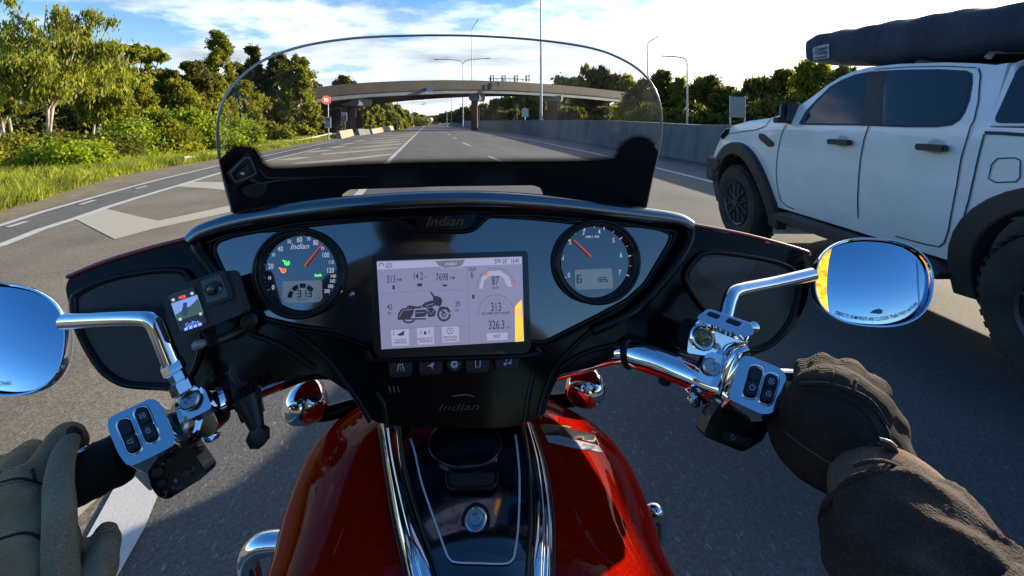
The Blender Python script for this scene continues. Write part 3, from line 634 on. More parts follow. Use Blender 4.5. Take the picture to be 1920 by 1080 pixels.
# ================================================================ barriers
def profile_wall(name, path, prof, m, parent=None, label=None):
    """path: [(x, y, h)], prof: [(offset towards the road, height fraction)]"""
    V = []; Fc = []; n = len(prof)
    for i, (x, y, h) in enumerate(path):
        a = Vector(path[max(i - 1, 0)][:2]); b = Vector(path[min(i + 1, len(path) - 1)][:2]); t = (b - a).normalized(); nn = Vector((t.y, -t.x))
        for off, z in prof: V.append((x + nn.x * off, y + nn.y * off, z * h))
    for i in range(len(path) - 1):
        for k in range(n): k2 = (k + 1) % n; Fc.append((i * n + k, i * n + k2, (i + 1) * n + k2, (i + 1) * n + k))
    Fc += [tuple(range(n)), tuple(reversed(range((len(path) - 1) * n, len(path) * n)))]
    bm = bmesh.new(); me = mesh(V, Fc); bm.from_mesh(me); return link(name, from_bm(bm), m, parent, True, 25, label=label)
wp_ = []
for u, v, top in [(846, 233.6, 226.5), (867, 236, 226.5), (930, 243.5, 226), (1006, 252, 225), (1080, 262.5, 225), (1160, 274, 226), (1240, 287, 229.5), (1328, 301, 234)]:
    g_ = G(u, v); wp_.append((g_.x, g_.y, H + (V0 - top) * g_.y / F))
wp_ += [(8.2, 8, 1.36), (8.9, 0, 1.36), (9.2, -8, 1.36)]
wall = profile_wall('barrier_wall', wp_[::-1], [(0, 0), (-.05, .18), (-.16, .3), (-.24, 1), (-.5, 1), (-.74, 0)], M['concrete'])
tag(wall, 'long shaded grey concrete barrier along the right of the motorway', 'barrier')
k_ = []
for i in range(1, len(wp_) - 2):
    a, b = Vector(wp_[i]), Vector(wp_[i + 1]); L = (b - a).length
    for s in range(max(1, int(L / 6))):
        p = a.lerp(b, (s + .5) / max(1, int(L / 6))); k_.append(p)
bm = bmesh.new()
for p in k_[:40]: bm_box(bm, (p.x - .012 + .245, p.y, p.z * .62), (.02, .025, p.z * .62))
link('joint', from_bm(bm), M['galv_dark'], wall, False)
bpath = lambda L_: [(G(u, v).x, G(u, v).y, H + (V0 - t) * G(u, v).y / F) for u, v, t in L_]
PB = [(0, 0), (-.02, .15), (-.15, .35), (-.2, 1), (-.4, 1), (-.6, 0)]
tag(profile_wall('concrete_barrier', [(x, y, h) for x, y, h in bpath([(653, 254.5, 242), (627, 260.5, 246)])], PB, M['concrete_sunlit']), 'short sunlit concrete barrier end between the guardrail and the bridge pier', 'barrier', 'concrete barriers on the left')
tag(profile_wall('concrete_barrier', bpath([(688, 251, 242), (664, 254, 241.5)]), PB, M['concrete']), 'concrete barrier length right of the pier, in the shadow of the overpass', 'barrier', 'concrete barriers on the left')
tag(profile_wall('concrete_barrier', bpath([(800, 232.5, 229), (781, 235.5, 230), (765, 238.5, 231.5), (735, 243.5, 235), (715, 246.5, 238), (690, 251.3, 242)]), PB, M['concrete_sunlit']), 'long sunlit concrete barrier curving away beyond the overpass', 'barrier', 'concrete barriers on the left')
rail = [(338, 294, 14.6), (372, 291, 16), (416, 285, 18.5), (455, 277.5, 21), (492, 271.5, 24), (530, 266, 27.5), (562, 261, 31), (592, 255.5, 35), (622, 249, 41)]
gr = empty('guardrail', 'low pale W-beam guardrail in the grass leading to the overpass', 'guardrail', tuple(P(338, 294, 14.6)))
V = []; Fc = []; rp = crom([P(*p) for p in rail], 4)
pf = [(0, .0), (.05, -.05), (.0, -.1), (-.02, -.15), (.0, -.2), (.05, -.25), (0, -.3), (-.03, -.3), (-.05, -.15), (-.03, 0)]
for p in rp: V += [(p.x + a, p.y - a * .3, p.z + b) for a, b in pf]
n = len(pf)
for i in range(len(rp) - 1): Fc += [(i * n + k, i * n + (k + 1) % n, (i + 1) * n + (k + 1) % n, (i + 1) * n + k) for k in range(n)]
Fc += [tuple(range(n))]
link('beam', mesh(V, Fc), MT('rail_paint', (.5, .48, .42), .6), gr)
for i in range(0, len(rp), 3):
    p = rp[i]; box('post', (p.x - .1, p.y, p.z - .3), (.1, .12, max(.3, p.z)), M['galv'], gr)
box('end_plate', P(338, 299, 14.55), (.34, .06, .2), M['galv'], gr)
# ================================================================ overpass
def deckD(u): return 1 / (.01786 - 1.705e-5 * (u - 653))
top = [(560, 168), (585, 165), (640, 158), (700, 154), (760, 151.3), (840, 150), (900, 151), (960, 153), (1034, 158), (1100, 164.5), (1150, 170), (1200, 176), (1300, 190)]
par = [(560, 190), (585, 185), (640, 178), (700, 173.5), (760, 170.5), (840, 168), (900, 168), (960, 169.5), (1034, 173.5), (1100, 178.5), (1150, 183.5), (1200, 189), (1300, 200)]
bot = [(560, 199), (585, 193), (640, 186), (700, 181), (760, 178), (840, 175), (900, 174.5), (960, 176), (1034, 180), (1100, 185), (1150, 190), (1200, 195), (1300, 206)]
us = list(range(560, 1301, 20)); ip = lambda tb, u: float(np.interp(u, [p[0] for p in tb], [p[1] for p in tb]))
M['under_dark'] = MT('under_dark', (.03, .03, .03), .95, spec=.1)  # near-black colour holds the shade beneath the deck; dark frames on top share it
ov = empty('overpass', 'brown concrete motorway overpass crossing the whole road', 'overpass', (0, 60, 0))
pt = [P(u, ip(top, u), deckD(u)) for u in us]; pp = [P(u, ip(par, u), deckD(u)) for u in us]; pb = [P(u, ip(bot, u), deckD(u)) for u in us]
def deck(name, secs, m):
    V = []; Fc = []; n = len(secs[0])
    for s in secs: V += s
    for i in range(len(secs) - 1): Fc += [(i * n + k, i * n + (k + 1) % n, (i + 1) * n + (k + 1) % n, (i + 1) * n + k) for k in range(n)]
    Fc += [tuple(range(n)), tuple((len(secs) - 1) * n + k for k in reversed(range(n)))]
    bm = bmesh.new(); me = mesh(V, Fc); bm.from_mesh(me); return link(name, from_bm(bm), m, ov, True, 30)
secs = []
for a, b, c in zip(pt, pp, pb):
    secs.append([a, b, b + Vector((.15, .6, 0)), a + Vector((.15, .6, -.1))])
deck('parapet', secs, M['bridge_brown'])
deck('parapet', [[a + Vector((3, 11, 0)), b + Vector((3, 11, 0)), b + Vector((3.1, 11.5, 0)), a + Vector((3.1, 11.5, 0))] for a, b in zip(pt, pp)], M['bridge_brown'])
deck('girder', [[b + Vector((.1, .35, .02)), c + Vector((.1, .35, 0)), c + Vector((.5, 1.6, 0)), b + Vector((.5, 1.6, .02))] for b, c in zip(pp, pb)], M['girder'])
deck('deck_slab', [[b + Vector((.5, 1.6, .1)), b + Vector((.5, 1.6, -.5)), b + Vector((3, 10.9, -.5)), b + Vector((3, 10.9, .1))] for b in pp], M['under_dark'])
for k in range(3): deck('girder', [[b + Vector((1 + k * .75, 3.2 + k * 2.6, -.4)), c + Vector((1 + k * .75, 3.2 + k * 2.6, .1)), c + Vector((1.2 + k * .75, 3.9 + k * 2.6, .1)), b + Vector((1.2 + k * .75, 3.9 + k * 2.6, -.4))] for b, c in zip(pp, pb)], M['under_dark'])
def pier(u0, u1, uh0, uh1, vh0, vh1, dd, cols, mh):
    yy = Vector((.24, .97, 0)); 
    a, b = P(uh0, vh0, dd), P(uh1, vh1, dd)
    hd = solid('pier_head', [(uh0, vh0), (uh1, vh0), (uh1, vh1 - 4), (uh1 - 3, vh1), (uh0 + 3, vh1), (uh0, vh1 - 4)], lambda u, v: P(u, v, dd + .6), lambda u, v: P(u, v, dd + .6) + yy * 3.2, mh, ov)
    for (ca, cb) in cols:
        for k in range(1):
            d2 = dd + 1.5 + k * 6; x0, x1 = P(ca, V0, dd + 1.5).x, P(cb, V0, dd + 1.5).x; z1 = P(0, vh1, dd).z + .3
            bm = bmesh.new(); bm_box(bm, ((x0 + x1) / 2 + k * 1.5, d2 + .7, z1 / 2 - .1), (x1 - x0, 1.6, z1 + .2)); link('pier_column', from_bm(bm), M['pier_red'], ov, True, 30, .08)
pier(643, 668, 637, 673, 184, 198, 57, [(643, 651), (656, 667)], M['girder'])
pier(883, 897, 879, 899, 174, 189, 73, [(883.5, 895)], M['girder'])
pier(1026, 1046, 1013, 1053, 179, 190, 89, [(1027, 1046)], M['girder'])
tag(decal('road_name_sign', [[(797, 164), (813, 164), (813, 172), (797, 172)]], lambda u, v, off=0: P(u, v, deckD(805) - .4), M['sign_face'], None), 'small pale sign hanging on the overpass parapet above the motorway', 'sign')
so = bpy.data.objects[-1] if False else None
# four gantry frames standing on the bridge
for k, (u, lb) in enumerate([(922, 'leftmost'), (944, 'second from left'), (967, 'third from left'), (989, 'rightmost')]):
    t = empty('gantry_frame', lb + ' of the four dark open frames standing on the overpass', 'frame', tuple(P(u, 152, 78)), 'open frames on top of the overpass')
    tube('frame_bar', [P(u - 3, 153, 78), P(u - 3, 141.5, 78), P(u + 3, 140, 78), P(u + 3, 153, 78)], .09, M['under_dark'], t, 6, curve=False)
    tube('side_bar', [P(u - 1.2, 153, 78), P(u - 1.2, 143, 78), P(u + 2.6, 142, 78)], .06, M['under_dark'], t, 6, curve=False)
t = empty('railing', 'thin rail linking the four dark frames on the overpass', 'railing', tuple(P(955, 152, 78)))
tube('rail', [P(916, 147.5, 78), P(955, 147.5, 78), P(996, 150, 78)], .05, M['under_dark'], t, 5)
for u in range(920, 996, 12): tube('post', [P(u, 147.7, 78), P(u, 154, 78)], .04, M['under_dark'], t, 4)
# ================================================================ lamps, poles, signs
def pole(u, vb, vt, d, r, label, arms=(), name='street_lamp', group=None, cat='street lamp', m='galv', base=None):
    x = P(u, V0, d).x; zb = P(u, vb, d).z if base is None else base; zt = P(u, vt, d).z
    t = empty(name, label, cat, (x, d, zb), group)
    tube('pole', [(x, d, zb), (x, d, (zb + zt) / 2), (x, d, zt)], [r, r * .8, r * .55], M[m], t, 10, curve=False)
    lathe('base_plate', (x, d, zb), (0, 0, 1), [(r * 1.9, 0), (r * 1.9, .05), (r * 1.2, .12), (r * 1.02, .3)], M[m], t, 12)
    for pts in arms:
        q_ = [P(a, b, d) for a, b in pts]
        tube('arm', q_, [r * .5, r * .45, r * .4][:1] * len(q_), M[m], t, 8)
        e = q_[-1]; dr_ = (q_[-1] - q_[-2]).normalized(); s = max(.22, d * .006)
        bm = bmesh.new(); bm_tube(bm, [e - dr_ * s * .2, e + dr_ * s, e + dr_ * s * 2.2], [r * .5, s * .42, s * .15], 8, True, .45)
        link('lamp_head', from_bm(bm), M['galv_dark'], t)
    return t
pole(1014.5, 226, -40, 47, .155, 'thick tall pole rising out of the frame behind the barrier wall', name='lamp_pole', cat='pole', m='galv')
tag(solid('pole_footing', [(1008, 252), (1013.5, 252), (1018, 226.5), (1012, 226)], lambda u, v: P(u, v, 47.2), lambda u, v: P(u, v, 47.5), M['sign_face'], None), 'pale slanted footing on the barrier below the thick tall pole', 'footing')
pole(885, 232, 62, 96, .15, 'tall lamp with short curved arm rising above the middle of the overpass', [[(885, 62), (886, 52), (892, 43)]], base=0)
pole(868, 232, 120, 105, .17, 'double-armed lamp left of the middle of the overpass', [[(868, 120), (863, 114), (845, 112), (823, 111.5)], [(868, 120), (873, 114), (888, 111.5), (909, 110)]], base=0)
pole(1214.5, 205, 88, 62, .13, 'lamp with curved arm rising from the trees at the right rim of the windshield', [[(1214.5, 88), (1216, 80), (1228, 72)]], base=0)
pole(1288.5, 229, 118, 38, .10, 'lamp with long arm pointing left, behind the barrier wall near the ute', [[(1288.5, 118), (1284, 110), (1268, 106.5), (1249, 105.5)]], base=0)
for i, (u, vt, d, ar, lb) in enumerate([(745, 180, 70, [], 'slim pole left of the vanishing point, nearest under the overpass'), (774, 190, 130, [(774, 190), (777, 188), (787, 187)], 'small distant lamp with arm at the left of the carriageway'),
        (779, 197, 170, [(779, 197), (782, 196), (789, 195.5)], 'farther small lamp beside the first distant lamp'), (838, 182, 130, [(838, 182), (834, 180), (822, 179.5)], 'distant lamp with left arm under the overpass'),
        (847, 177, 110, [(847, 181), (844, 180), (838, 180)], 'tall slim lamp right of the distant lamp with left arm'), (899, 200, 110, [(899, 186), (894, 184), (911, 183.5)][:1], 'slim pole right of the middle pier'), (970, 195, 85, [], 'slim pole before the dark trees under the overpass'), (1048, 190, 95, [], 'slim pole beside the right pier')]):
    pole(u, V0, vt, d, .09, lb, [ar] if len(ar) > 1 else [], base=0)
# red electronic 90 speed sign and plates on one post
M['led_red'] = MT('led_red', (.5, .02, .01), .4, emit=(1, .05, .02), es=.55); M['led_white'] = MT('led_white', (.9, .9, .9), .4, emit=(1, .95, .9), es=.9)
M['board_dark'] = MT('board_dark', (.02, .02, .02), .5); M['print_dark'] = MT('print_dark', (.03, .035, .05), .6)
D9 = 33.0; s9 = empty('speed_sign', 'round red electronic 90 speed sign on a post before the overpass', 'sign', (P(614, V0, D9).x, D9, 0))
fl = plane(P(614, 200, D9), (0.1, -1, 0))
tube('post', [(P(615, V0, D9).x, D9 + .1, 0), (P(614, V0, D9).x, D9 + .1, P(0, 195, D9).z)], .05, M['galv'], s9, 8)
solid('sign_disc', ell(612, 187.5, 8.3, 8.3, n=24), lambda u, v: fl(u, v, .1), lambda u, v: fl(u, v, 0), M['led_red'], s9)
solid('backing', rounded([(603, 178.5), (620.5, 178.5), (620.5, 196.5), (603, 196.5)], 3), lambda u, v: fl(u, v, -.01), lambda u, v: fl(u, v, -.12), M['board_dark'], s9) if False else None
ring_tube('ring', ell(612, 187.5, 6.3, 6.3, n=20), fl, .035, MT('led_orange', (.8, .1, .02), .4, emit=(1, .16, .05), es=.9), s9, 6, .1)
glyphs('numerals', [('90', 612.4, 187.8, 9.8, 0, .86)], fl, M['led_white'], s9, .14, bold=.012)
solid('side_flap', [(618.3, 181), (620, 181.5), (619.6, 193.5), (618.3, 194)], lambda u, v: fl(u, v, .05), lambda u, v: fl(u, v, 0), M['line_white'], s9)
pl = solid('plate', rounded([(609, 219.5), (620.5, 219), (621, 240), (609.8, 240.3)], 1.2), lambda u, v: fl(u, v, .08), lambda u, v: fl(u, v, .02), M['sign_face'], s9)
decal('plate_print', [[(611, 222.2), (618.5, 222), (618.6, 224.5), (611, 224.7)], [(611.2, 226.5), (618.8, 226.3), (618.9, 228), (611.2, 228.2)], stroke(ell(615, 234, 3, 3, n=12), .8), stroke([(613, 236), (617, 232)], .9)], fl, M['print_dark'], s9, .1)
D8 = 45.0; f8 = plane(P(645, 219, D8), (0.1, -1, 0))
M['frame_black'] = MT('frame_black', (.02, .02, .022), .7)
b8 = empty('exit_sign', 'small white and black sign on a post in front of the left pier', 'sign', (P(645, V0, D8).x, D8, 0))
tube('post', [(P(645.5, V0, D8).x, D8 + .15, 0), (P(645.5, V0, D8).x, D8 + .15, P(0, 222, D8).z)], .05, M['galv_dark'], b8, 8)
solid('plate', rounded([(640, 210.5), (650.5, 210), (650.5, 228), (640.3, 228.4)], 1.2), lambda u, v: f8(u, v, .05), lambda u, v: f8(u, v, 0), M['sign_face'], b8)
decal('plate_print', [[(641.2, 217.8), (649.3, 217.6), (649.3, 227), (641.2, 227.2)]], f8, M['print_dark'], b8, .07)
decal('plate_figures', [[(643, 219.5), (647.5, 219.4), (647.5, 220.6), (643, 220.7)], [(644, 221.7), (646.5, 221.7), (646.5, 225.5), (644, 225.5)], [(642, 213), (648.5, 212.8), (648.5, 214), (642, 214.2)]], f8, M['sign_face'], b8, .09)
def board(u0, u1, v0, v1, vb, d, label, m='sign_back', legs=2):
    t = empty('sign_board', label, 'sign', (P((u0 + u1) / 2, V0, d).x, d, 0)); fp = plane(P(u0, v0, d), (.05, -1, 0))
    solid('panel', rounded([(u0, v0), (u1, v0 + 1), (u1, v1 + .6), (u0, v1)], 1), lambda u, v: fp(u, v, .04), lambda u, v: fp(u, v, 0), M[m], t)
    for u in ((u0 + 1, u1 + .5) if legs == 2 else ((u0 + u1) / 2,)):
        a, b = fp(u, v0 - 1, -.06), fp(u, v1, -.06); tube('leg', [Vector((a.x, a.y, 0)), a], .05 if d < 60 else .09, M['galv'], t, 8)
    return t
board(1369, 1397, 181, 220, 236, 27, 'blank grey sign board on two posts beside the hood of the ute')
board(978, 991, 203, 219, 226, 70, 'small pale sign board on one post below the overpass', 'sign_face', 1)
# distant traffic
def far_car(u, v, d, wd, ht, m, label, tank=False):
    g_ = P(u, V0, d); x, y = g_.x, d; t = empty('truck' if tank else 'car', label, 'truck' if tank else 'car', (x, y, 0))
    if tank:
        tube('tank', [(x, y + .3, ht * .62), (x, y + 6, ht * .62)], [wd * .5, wd * .5], m, t, 18, curve=False)
        box('body', (x - .2, y + 3, ht * .22), (wd * .8, 6, .35), M['galv_dark'], t, bevel=.05); box('tailboard', (x, y - .1, ht * .3), (wd * .95, .1, ht * .22), m, t, bevel=.03)
    else:
        box('body', (x, y + 2, .62), (wd, 4.3, .6), m, t, bevel=.12); box('cabin', (x, y + 2, 1.15), (wd * .84, 2.3, .55), M['glassblack'], t, bevel=.15)
        box('roof', (x, y + 2, 1.45), (wd * .7, 1.9, .06), m, t, bevel=.03)
    for sx in (-1, 1):
        box('tail_light', (x + sx * wd * .42, y - .19, .75), (wd * .14, .05, .14), M['led_red'], t)
        for yy in (.7, 3.4): lathe('wheel', (x + sx * wd * .4 - .1, y + yy, .36), (1, 0, 0), [(.2, 0), (.36, .03), (.36, .19), (.2, .22)], M['rubber'], t, 14)
M['glassblack'] = MT('glassblack', (.01, .012, .014), .06, spec=.7)
M['car_white'] = MT('car_white', (.6, .62, .64), .35, 0, 1); M['car_grey'] = MT('car_grey', (.08, .085, .09), .35, .3, 1)
far_car(804, 0, 205, 2.5, 3.9, M['car_white'], 'white tanker truck far ahead in the left lane', True)
far_car(814.5, 0, 290, 2.0, 1.5, M['car_grey'], 'dark car far ahead, just right of the white tanker truck')
far_car(819.5, 0, 260, 1.9, 1.5, M['car_grey'], 'dark car far ahead in the right lane, farthest right of the traffic')
# ================================================================ the white ute beside the rider
X0 = 2.75; WID = 1.88
def ins(z): return max(0, z - 1.42) * .34 + .05 * ((z - 1.05) / .45) ** 2 * (1 if z < 1.05 else .35)
def TX(z): return X0 + ins(min(max(z, .4), 2.1))
def TP(u, v, xo=0.0):
    x = X0
    for _ in range(8):
        y = F * (x + xo) / (u - 960); z = H - (v - V0) * y / F; x = TX(z)
    return (y, z)
def TM(off=0.0): return lambda y, z: Vector((TX(z) - off, y, z))
def TMpx(u, v, off=0.0):
    y, z = TP(u, v); return Vector((TX(z) - off, y, z))
M['ute_white'] = MT('ute_white', (.62, .64, .66), .35, 0, 1, coat_rough=.04); add_noise(M['ute_white'], [(.66, .68, .70), (.76, .785, .81)], 1.6, 8, .7, rvar=(.28, .45))
M['trim_black'] = MT('trim_black', (.022, .023, .025), .6); add_noise(M['trim_black'], [(.016, .017, .019), (.034, .033, .032)], 6, 7)
M['gap_black'] = MT('gap_black', (.03, .045, .07), .8)
M['tyre'] = MT('tyre', (.018, .018, .018), .85); add_noise(M['tyre'], [(.013, .013, .013), (.035, .032, .028)], 5, 7, bump=.4, bscale=60, bdist=.004)
M['tinted'] = MT('tinted', (.008, .010, .013), .04, spec=.75, ior=1.55)
M['rim_dark'] = MT('rim_dark', (.06, .062, .066), .38, .6)
M['bag_fabric'] = MT('bag_fabric', (.022, .03, .045), .8); add_noise(M['bag_fabric'], [(.012, .022, .042), (.026, .042, .075)], 5, 8, .7, bump=.6, bscale=14, bdist=.02)
ute = empty('ute', 'white double-cab ute with black wheel-arch flares driving beside the rider', 'ute', (X0 + .9, 3.6, 0))
def arc(cy, cz, ry, rz, a0, a1, n=14): return [(cy + ry * math.cos(R(a0 + (a1 - a0) * k / n)), cz + rz * math.sin(R(a0 + (a1 - a0) * k / n))) for k in range(n + 1)]
FA, RA = (5.20, .44), (2.02, .44)
px = lambda L_: [TP(u, v) for u, v in L_]
prof = [(5.80, .74), (5.86, .95)] + px([(1344, 275), (1352, 259), (1360, 249), (1373, 236), (1405, 227), (1447, 221), (1474, 212)]) + px([(1502, 196), (1524, 181), (1551, 160), (1573, 146), (1596, 135), (1627, 126), (1684, 120), (1773, 117), (1835, 119), (1868, 122)]) \
    + [(2.52, 1.80), (2.49, 1.60), (2.47, 1.42), (1.6, 1.41), (.45, 1.42), (.32, 1.35), (.28, .72), (1.35, .66)] + arc(*RA, .56, .60, 200, -18)[::1] + [(2.72, .56), (3.6, .56), (4.60, .55)] + arc(*FA, .56, .63, 200, -8)
prof = [p for p in prof]
body = solid('body', prof, TM(), lambda y, z: Vector((2 * X0 + WID - TX(z), y, z)), M['ute_white'], ute, grid=.09, sharp=50)
b = body.modifiers.new('bevel', 'BEVEL'); b.width = .035; b.segments = 3; b.limit_method = 'ANGLE'; b.angle_limit = R(55)
# dark underbody and wheel wells
box('underbody', (X0 + WID / 2, 3.1, .62), (WID - .35, 5.2, .28), M['trim_black'], ute)
body.data.materials.append(M['trim_black'])
for p in body.data.polygons:
    for cy, cz in (FA, RA):
        if abs(p.normal.x) < .6 and ((p.center.y - cy) / .60) ** 2 + ((p.center.z - cz) / .66) ** 2 < 1: p.material_index = 1
# canopy over the tray
cp = solid('canopy', [(2.485, 1.425), (.42, 1.43), (.5, 1.78), (.6, 1.81), (2.44, 1.815), (2.50, 1.79)], TM(.0), lambda y, z: Vector((2 * X0 + WID - TX(z), y, z)), M['ute_white'], ute, grid=.15, bevel=.04, bseg=3)
solid('window', rounded([(2.455, 1.445), (.6, 1.45), (.66, 1.77), (2.45, 1.775)], .04), TM(.006), TM(-.01), M['tinted'], cp, grid=.15)
# windows
fw = px([(1509, 231), (1516, 214), (1528, 197), (1545, 180), (1562, 164.5), (1580, 153), (1597, 145), (1614, 140), (1631, 137), (1632, 160), (1626, 200), (1620, 232)])
rw = px([(1655, 136), (1690, 134), (1740, 133), (1795, 134.5), (1815, 137), (1820, 143), (1820, 155), (1815, 185), (1808, 206), (1798, 222), (1782, 231), (1755, 235), (1700, 235.5), (1654, 234)])
bp = px([(1600, 139), (1631, 134.5), (1684, 131), (1740, 129.5), (1800, 131), (1700, 150), (1660, 200), (1652, 236.5), (1620, 236), (1560, 234), (1506, 233), (1500, 226), (1540, 176), (1570, 152)])
solid('window_frame', px([(1498, 232), (1512, 207), (1532, 186), (1557, 162), (1580, 149), (1602, 140), (1631, 134), (1690, 130.5), (1760, 129.5), (1812, 132), (1824, 138), (1824.5, 155), (1819, 188), (1810, 211), (1800, 226), (1785, 235), (1755, 238.5), (1700, 238.5), (1600, 235), (1505, 234)]), TM(.003), TM(-.01), M['gap_black'], ute, grid=.15)
M['tinted_front'] = MT('tinted_front', (.012, .018, .022), .05, spec=.6)
solid('window', fw, TM(.006), TM(.0), M['tinted_front'], ute, grid=.12); solid('window', rw, TM(.006), TM(.0), M['tinted'], ute, grid=.12)
solid('pillar_cover', px([(1628, 136), (1660, 134.5), (1654, 236), (1614, 234), (1622, 200)]), TM(.009), TM(.0), M['trim_black'], ute)
# windscreen laid on the sloping front of the cab
def slope(y, z, t): return Vector((TX(z) + t * (WID - 2 * (TX(z) - X0)), y, z))
ws = [TP(1474, 212), TP(1502, 196), TP(1551, 160), TP(1590, 138)]
V = []
for (y, z) in ws:
    for t in (.05, .5, .95): V.append(slope(y + .015, z + .015, t))
link('windscreen', mesh(V, [(i * 3 + k, i * 3 + k + 1, i * 3 + 4 + k, i * 3 + 3 + k) for i in range(3) for k in range(2)]), M['tinted'], ute)
def dens(L_):
    o_ = []
    for a, b_ in zip(L_[:-1], L_[1:]):
        k = max(1, int(math.hypot(a[0] - b_[0], a[1] - b_[1]) / .03)); o_ += [(a[0] + (b_[0] - a[0]) * i / k, a[1] + (b_[1] - a[1]) * i / k) for i in range(k)]
    return o_ + [L_[-1]]
# panel gaps
gaps = [stroke(dens([TP(*p) for p in [(1474, 234), (1466, 252), (1459, 285), (1456, 320), (1458, 350), (1464, 374), (1474, 386), (1490, 392)]]), .011),
        stroke(dens([TP(*p) for p in [(1630, 236), (1621, 262), (1614, 300), (1610, 350), (1610, 409)]]), .011),
        stroke(dens([TP(*p) for p in [(1836, 128), (1840, 140), (1836, 190), (1828, 225), (1818, 249), (1804, 295), (1795, 350), (1787, 391), (1780, 430), (1772, 455), (1762, 463), (1740, 459), (1680, 443)]]), .009),
        stroke(dens([TP(*p) for p in [(1847, 252), (1838, 285), (1828, 330), (1818, 375), (1808, 410)]]), .010),
        stroke(dens([TP(*p) for p in [(1358, 252), (1385, 248), (1420, 243), (1436, 236), (1447, 222)]]), .009),
        stroke(dens([TP(*p) for p in [(1640, 130), (1700, 125.5), (1780, 124), (1832, 127)]]), .006),
        stroke(dens([TP(*p) for p in [(1861, 308), (1872, 297), (1905, 296), (1915, 301), (1914, 333), (1906, 341), (1868, 342), (1855, 335), (1861, 308)]]), .007)]
decal('panel_gaps', gaps, lambda y, z, off=0: Vector((TX(z) - .0055, y, z)), M['gap_black'], ute, grid=0)
decal('bed_side_line', [stroke(dens([TP(*p) for p in [(1847, 249), (1880, 250), (1950, 255)]]), .02)], lambda y, z, off=0: Vector((TX(z) - .004, y, z)), M['gap_black'], ute)
def flare(c, r0, r1, a0, a1, nm):
    poly = arc(*c, r1[0], r1[1], a0, a1, 24) + arc(*c, r0[0], r0[1], a1, a0, 24)
    return solid('wheel_arch_flare', poly, lambda y, z: Vector((TX(z) - .05 - .015 * math.sin(y * 3), y, z)), TM(-.05), M['trim_black'], ute, bevel=.015, bseg=2)
flare(FA, (.55, .62), (.70, .77), -6, 190, 'f'); flare(RA, (.55, .60), (.69, .71), -6, 200, 'r')
solid('mud_flap', [(4.72, .36), (4.50, .36), (4.50, .62), (4.66, .62)], TM(.0), TM(-.3), M['trim_black'], ute, bevel=.01)
bm = bmesh.new(); bm_box(bm, (X0 + .5, 5.86, .78), (1.1, .22, .26)); link('bumper', from_bm(bm), M['trim_black'], ute, True, 30, .05, 3)
solid('fog_corner', px([(1331, 298), (1338, 294), (1353, 297), (1355, 309), (1349, 321), (1336, 318)]), TM(.06), TM(-.2), M['trim_black'], ute, bevel=.02)
solid('headlight', px([(1350, 256), (1362, 241), (1369, 240), (1366, 252), (1356, 262)]), TM(.012), TM(-.1), M['tinted'], ute, bevel=.01)
v_ = solid('fender_vent', rounded(px([(1424, 250), (1432, 251), (1452, 268), (1451, 275), (1443, 276), (1425, 260)]), .03), TM(.014), TM(-.01), M['trim_black'], ute, bevel=.004)
decal('slots', [stroke([TP(*a), TP(*b_)], .025) for a, b_ in (((1429, 255), (1433, 259)), ((1435, 260), (1440, 265)), ((1441, 266), (1446, 271)))], lambda y, z, off=0: Vector((TX(z) - .0155, y, z)), M['board_dark'], v_)
for (a, b_) in (((1561, 262), (1602, 271)), ((1729, 270), (1784, 284))):
    y0, z0 = TP(*a); y1, z1 = TP(*b_); zc = (z0 + z1) / 2
    h_ = solid('door_handle', rounded([(y0, zc + .022), (y1, zc + .022), (y1, zc - .022), (y0, zc - .022)], .02), TM(.05), TM(.018), M['trim_black'], ute, bevel=.008)
    decal('handle_recess', [ell((y0 + y1) / 2, zc + .005, .065, .05, n=20)], lambda y, z, off=0: Vector((TX(z) - .002, y, z)), MT('recess', (.40, .43, .46), .5), h_)
# door mirror
mc = Vector(TMpx(1483, 212, .14)); mo = solid('side_mirror', rounded([(1465, 195), (1472, 191), (1497, 191), (1502, 196), (1502, 230), (1497, 233), (1472, 232), (1464, 222)], 7), lambda u, v: P(u, v, mc.y - .07), lambda u, v: P(u, v, mc.y + .05), M['trim_black'], ute, bevel=.03, bseg=4)
solid('cap', rounded([(1461, 200), (1467, 194), (1480, 193), (1480, 230), (1468, 230), (1461, 220)], 7), lambda u, v: P(u, v, mc.y - .02), lambda u, v: P(u, v, mc.y + .075), M['ute_white'], mo, bevel=.02, bseg=3)
solid('mirror_glass', rounded([(1471, 197), (1494, 197), (1494, 227), (1472, 227)], 6), lambda u, v: P(u, v, mc.y - .074), lambda u, v: P(u, v, mc.y - .06), M['tinted'], mo)
bm = bmesh.new(); bm_box(bm, (X0 - .03, mc.y - .02, mc.z - .07), (.16, .09, .06)); link('mirror_arm', from_bm(bm), M['trim_black'], mo, True, 30, .015)
# side step
st = solid('side_step', [(4.42, .50), (4.30, .54), (2.8, .54), (2.68, .50), (2.70, .45), (4.36, .45)], lambda y, z: Vector((X0 - .07, y, z)), lambda y, z: Vector((X0 + .12, y, z)), M['trim_black'], ute, bevel=.015)
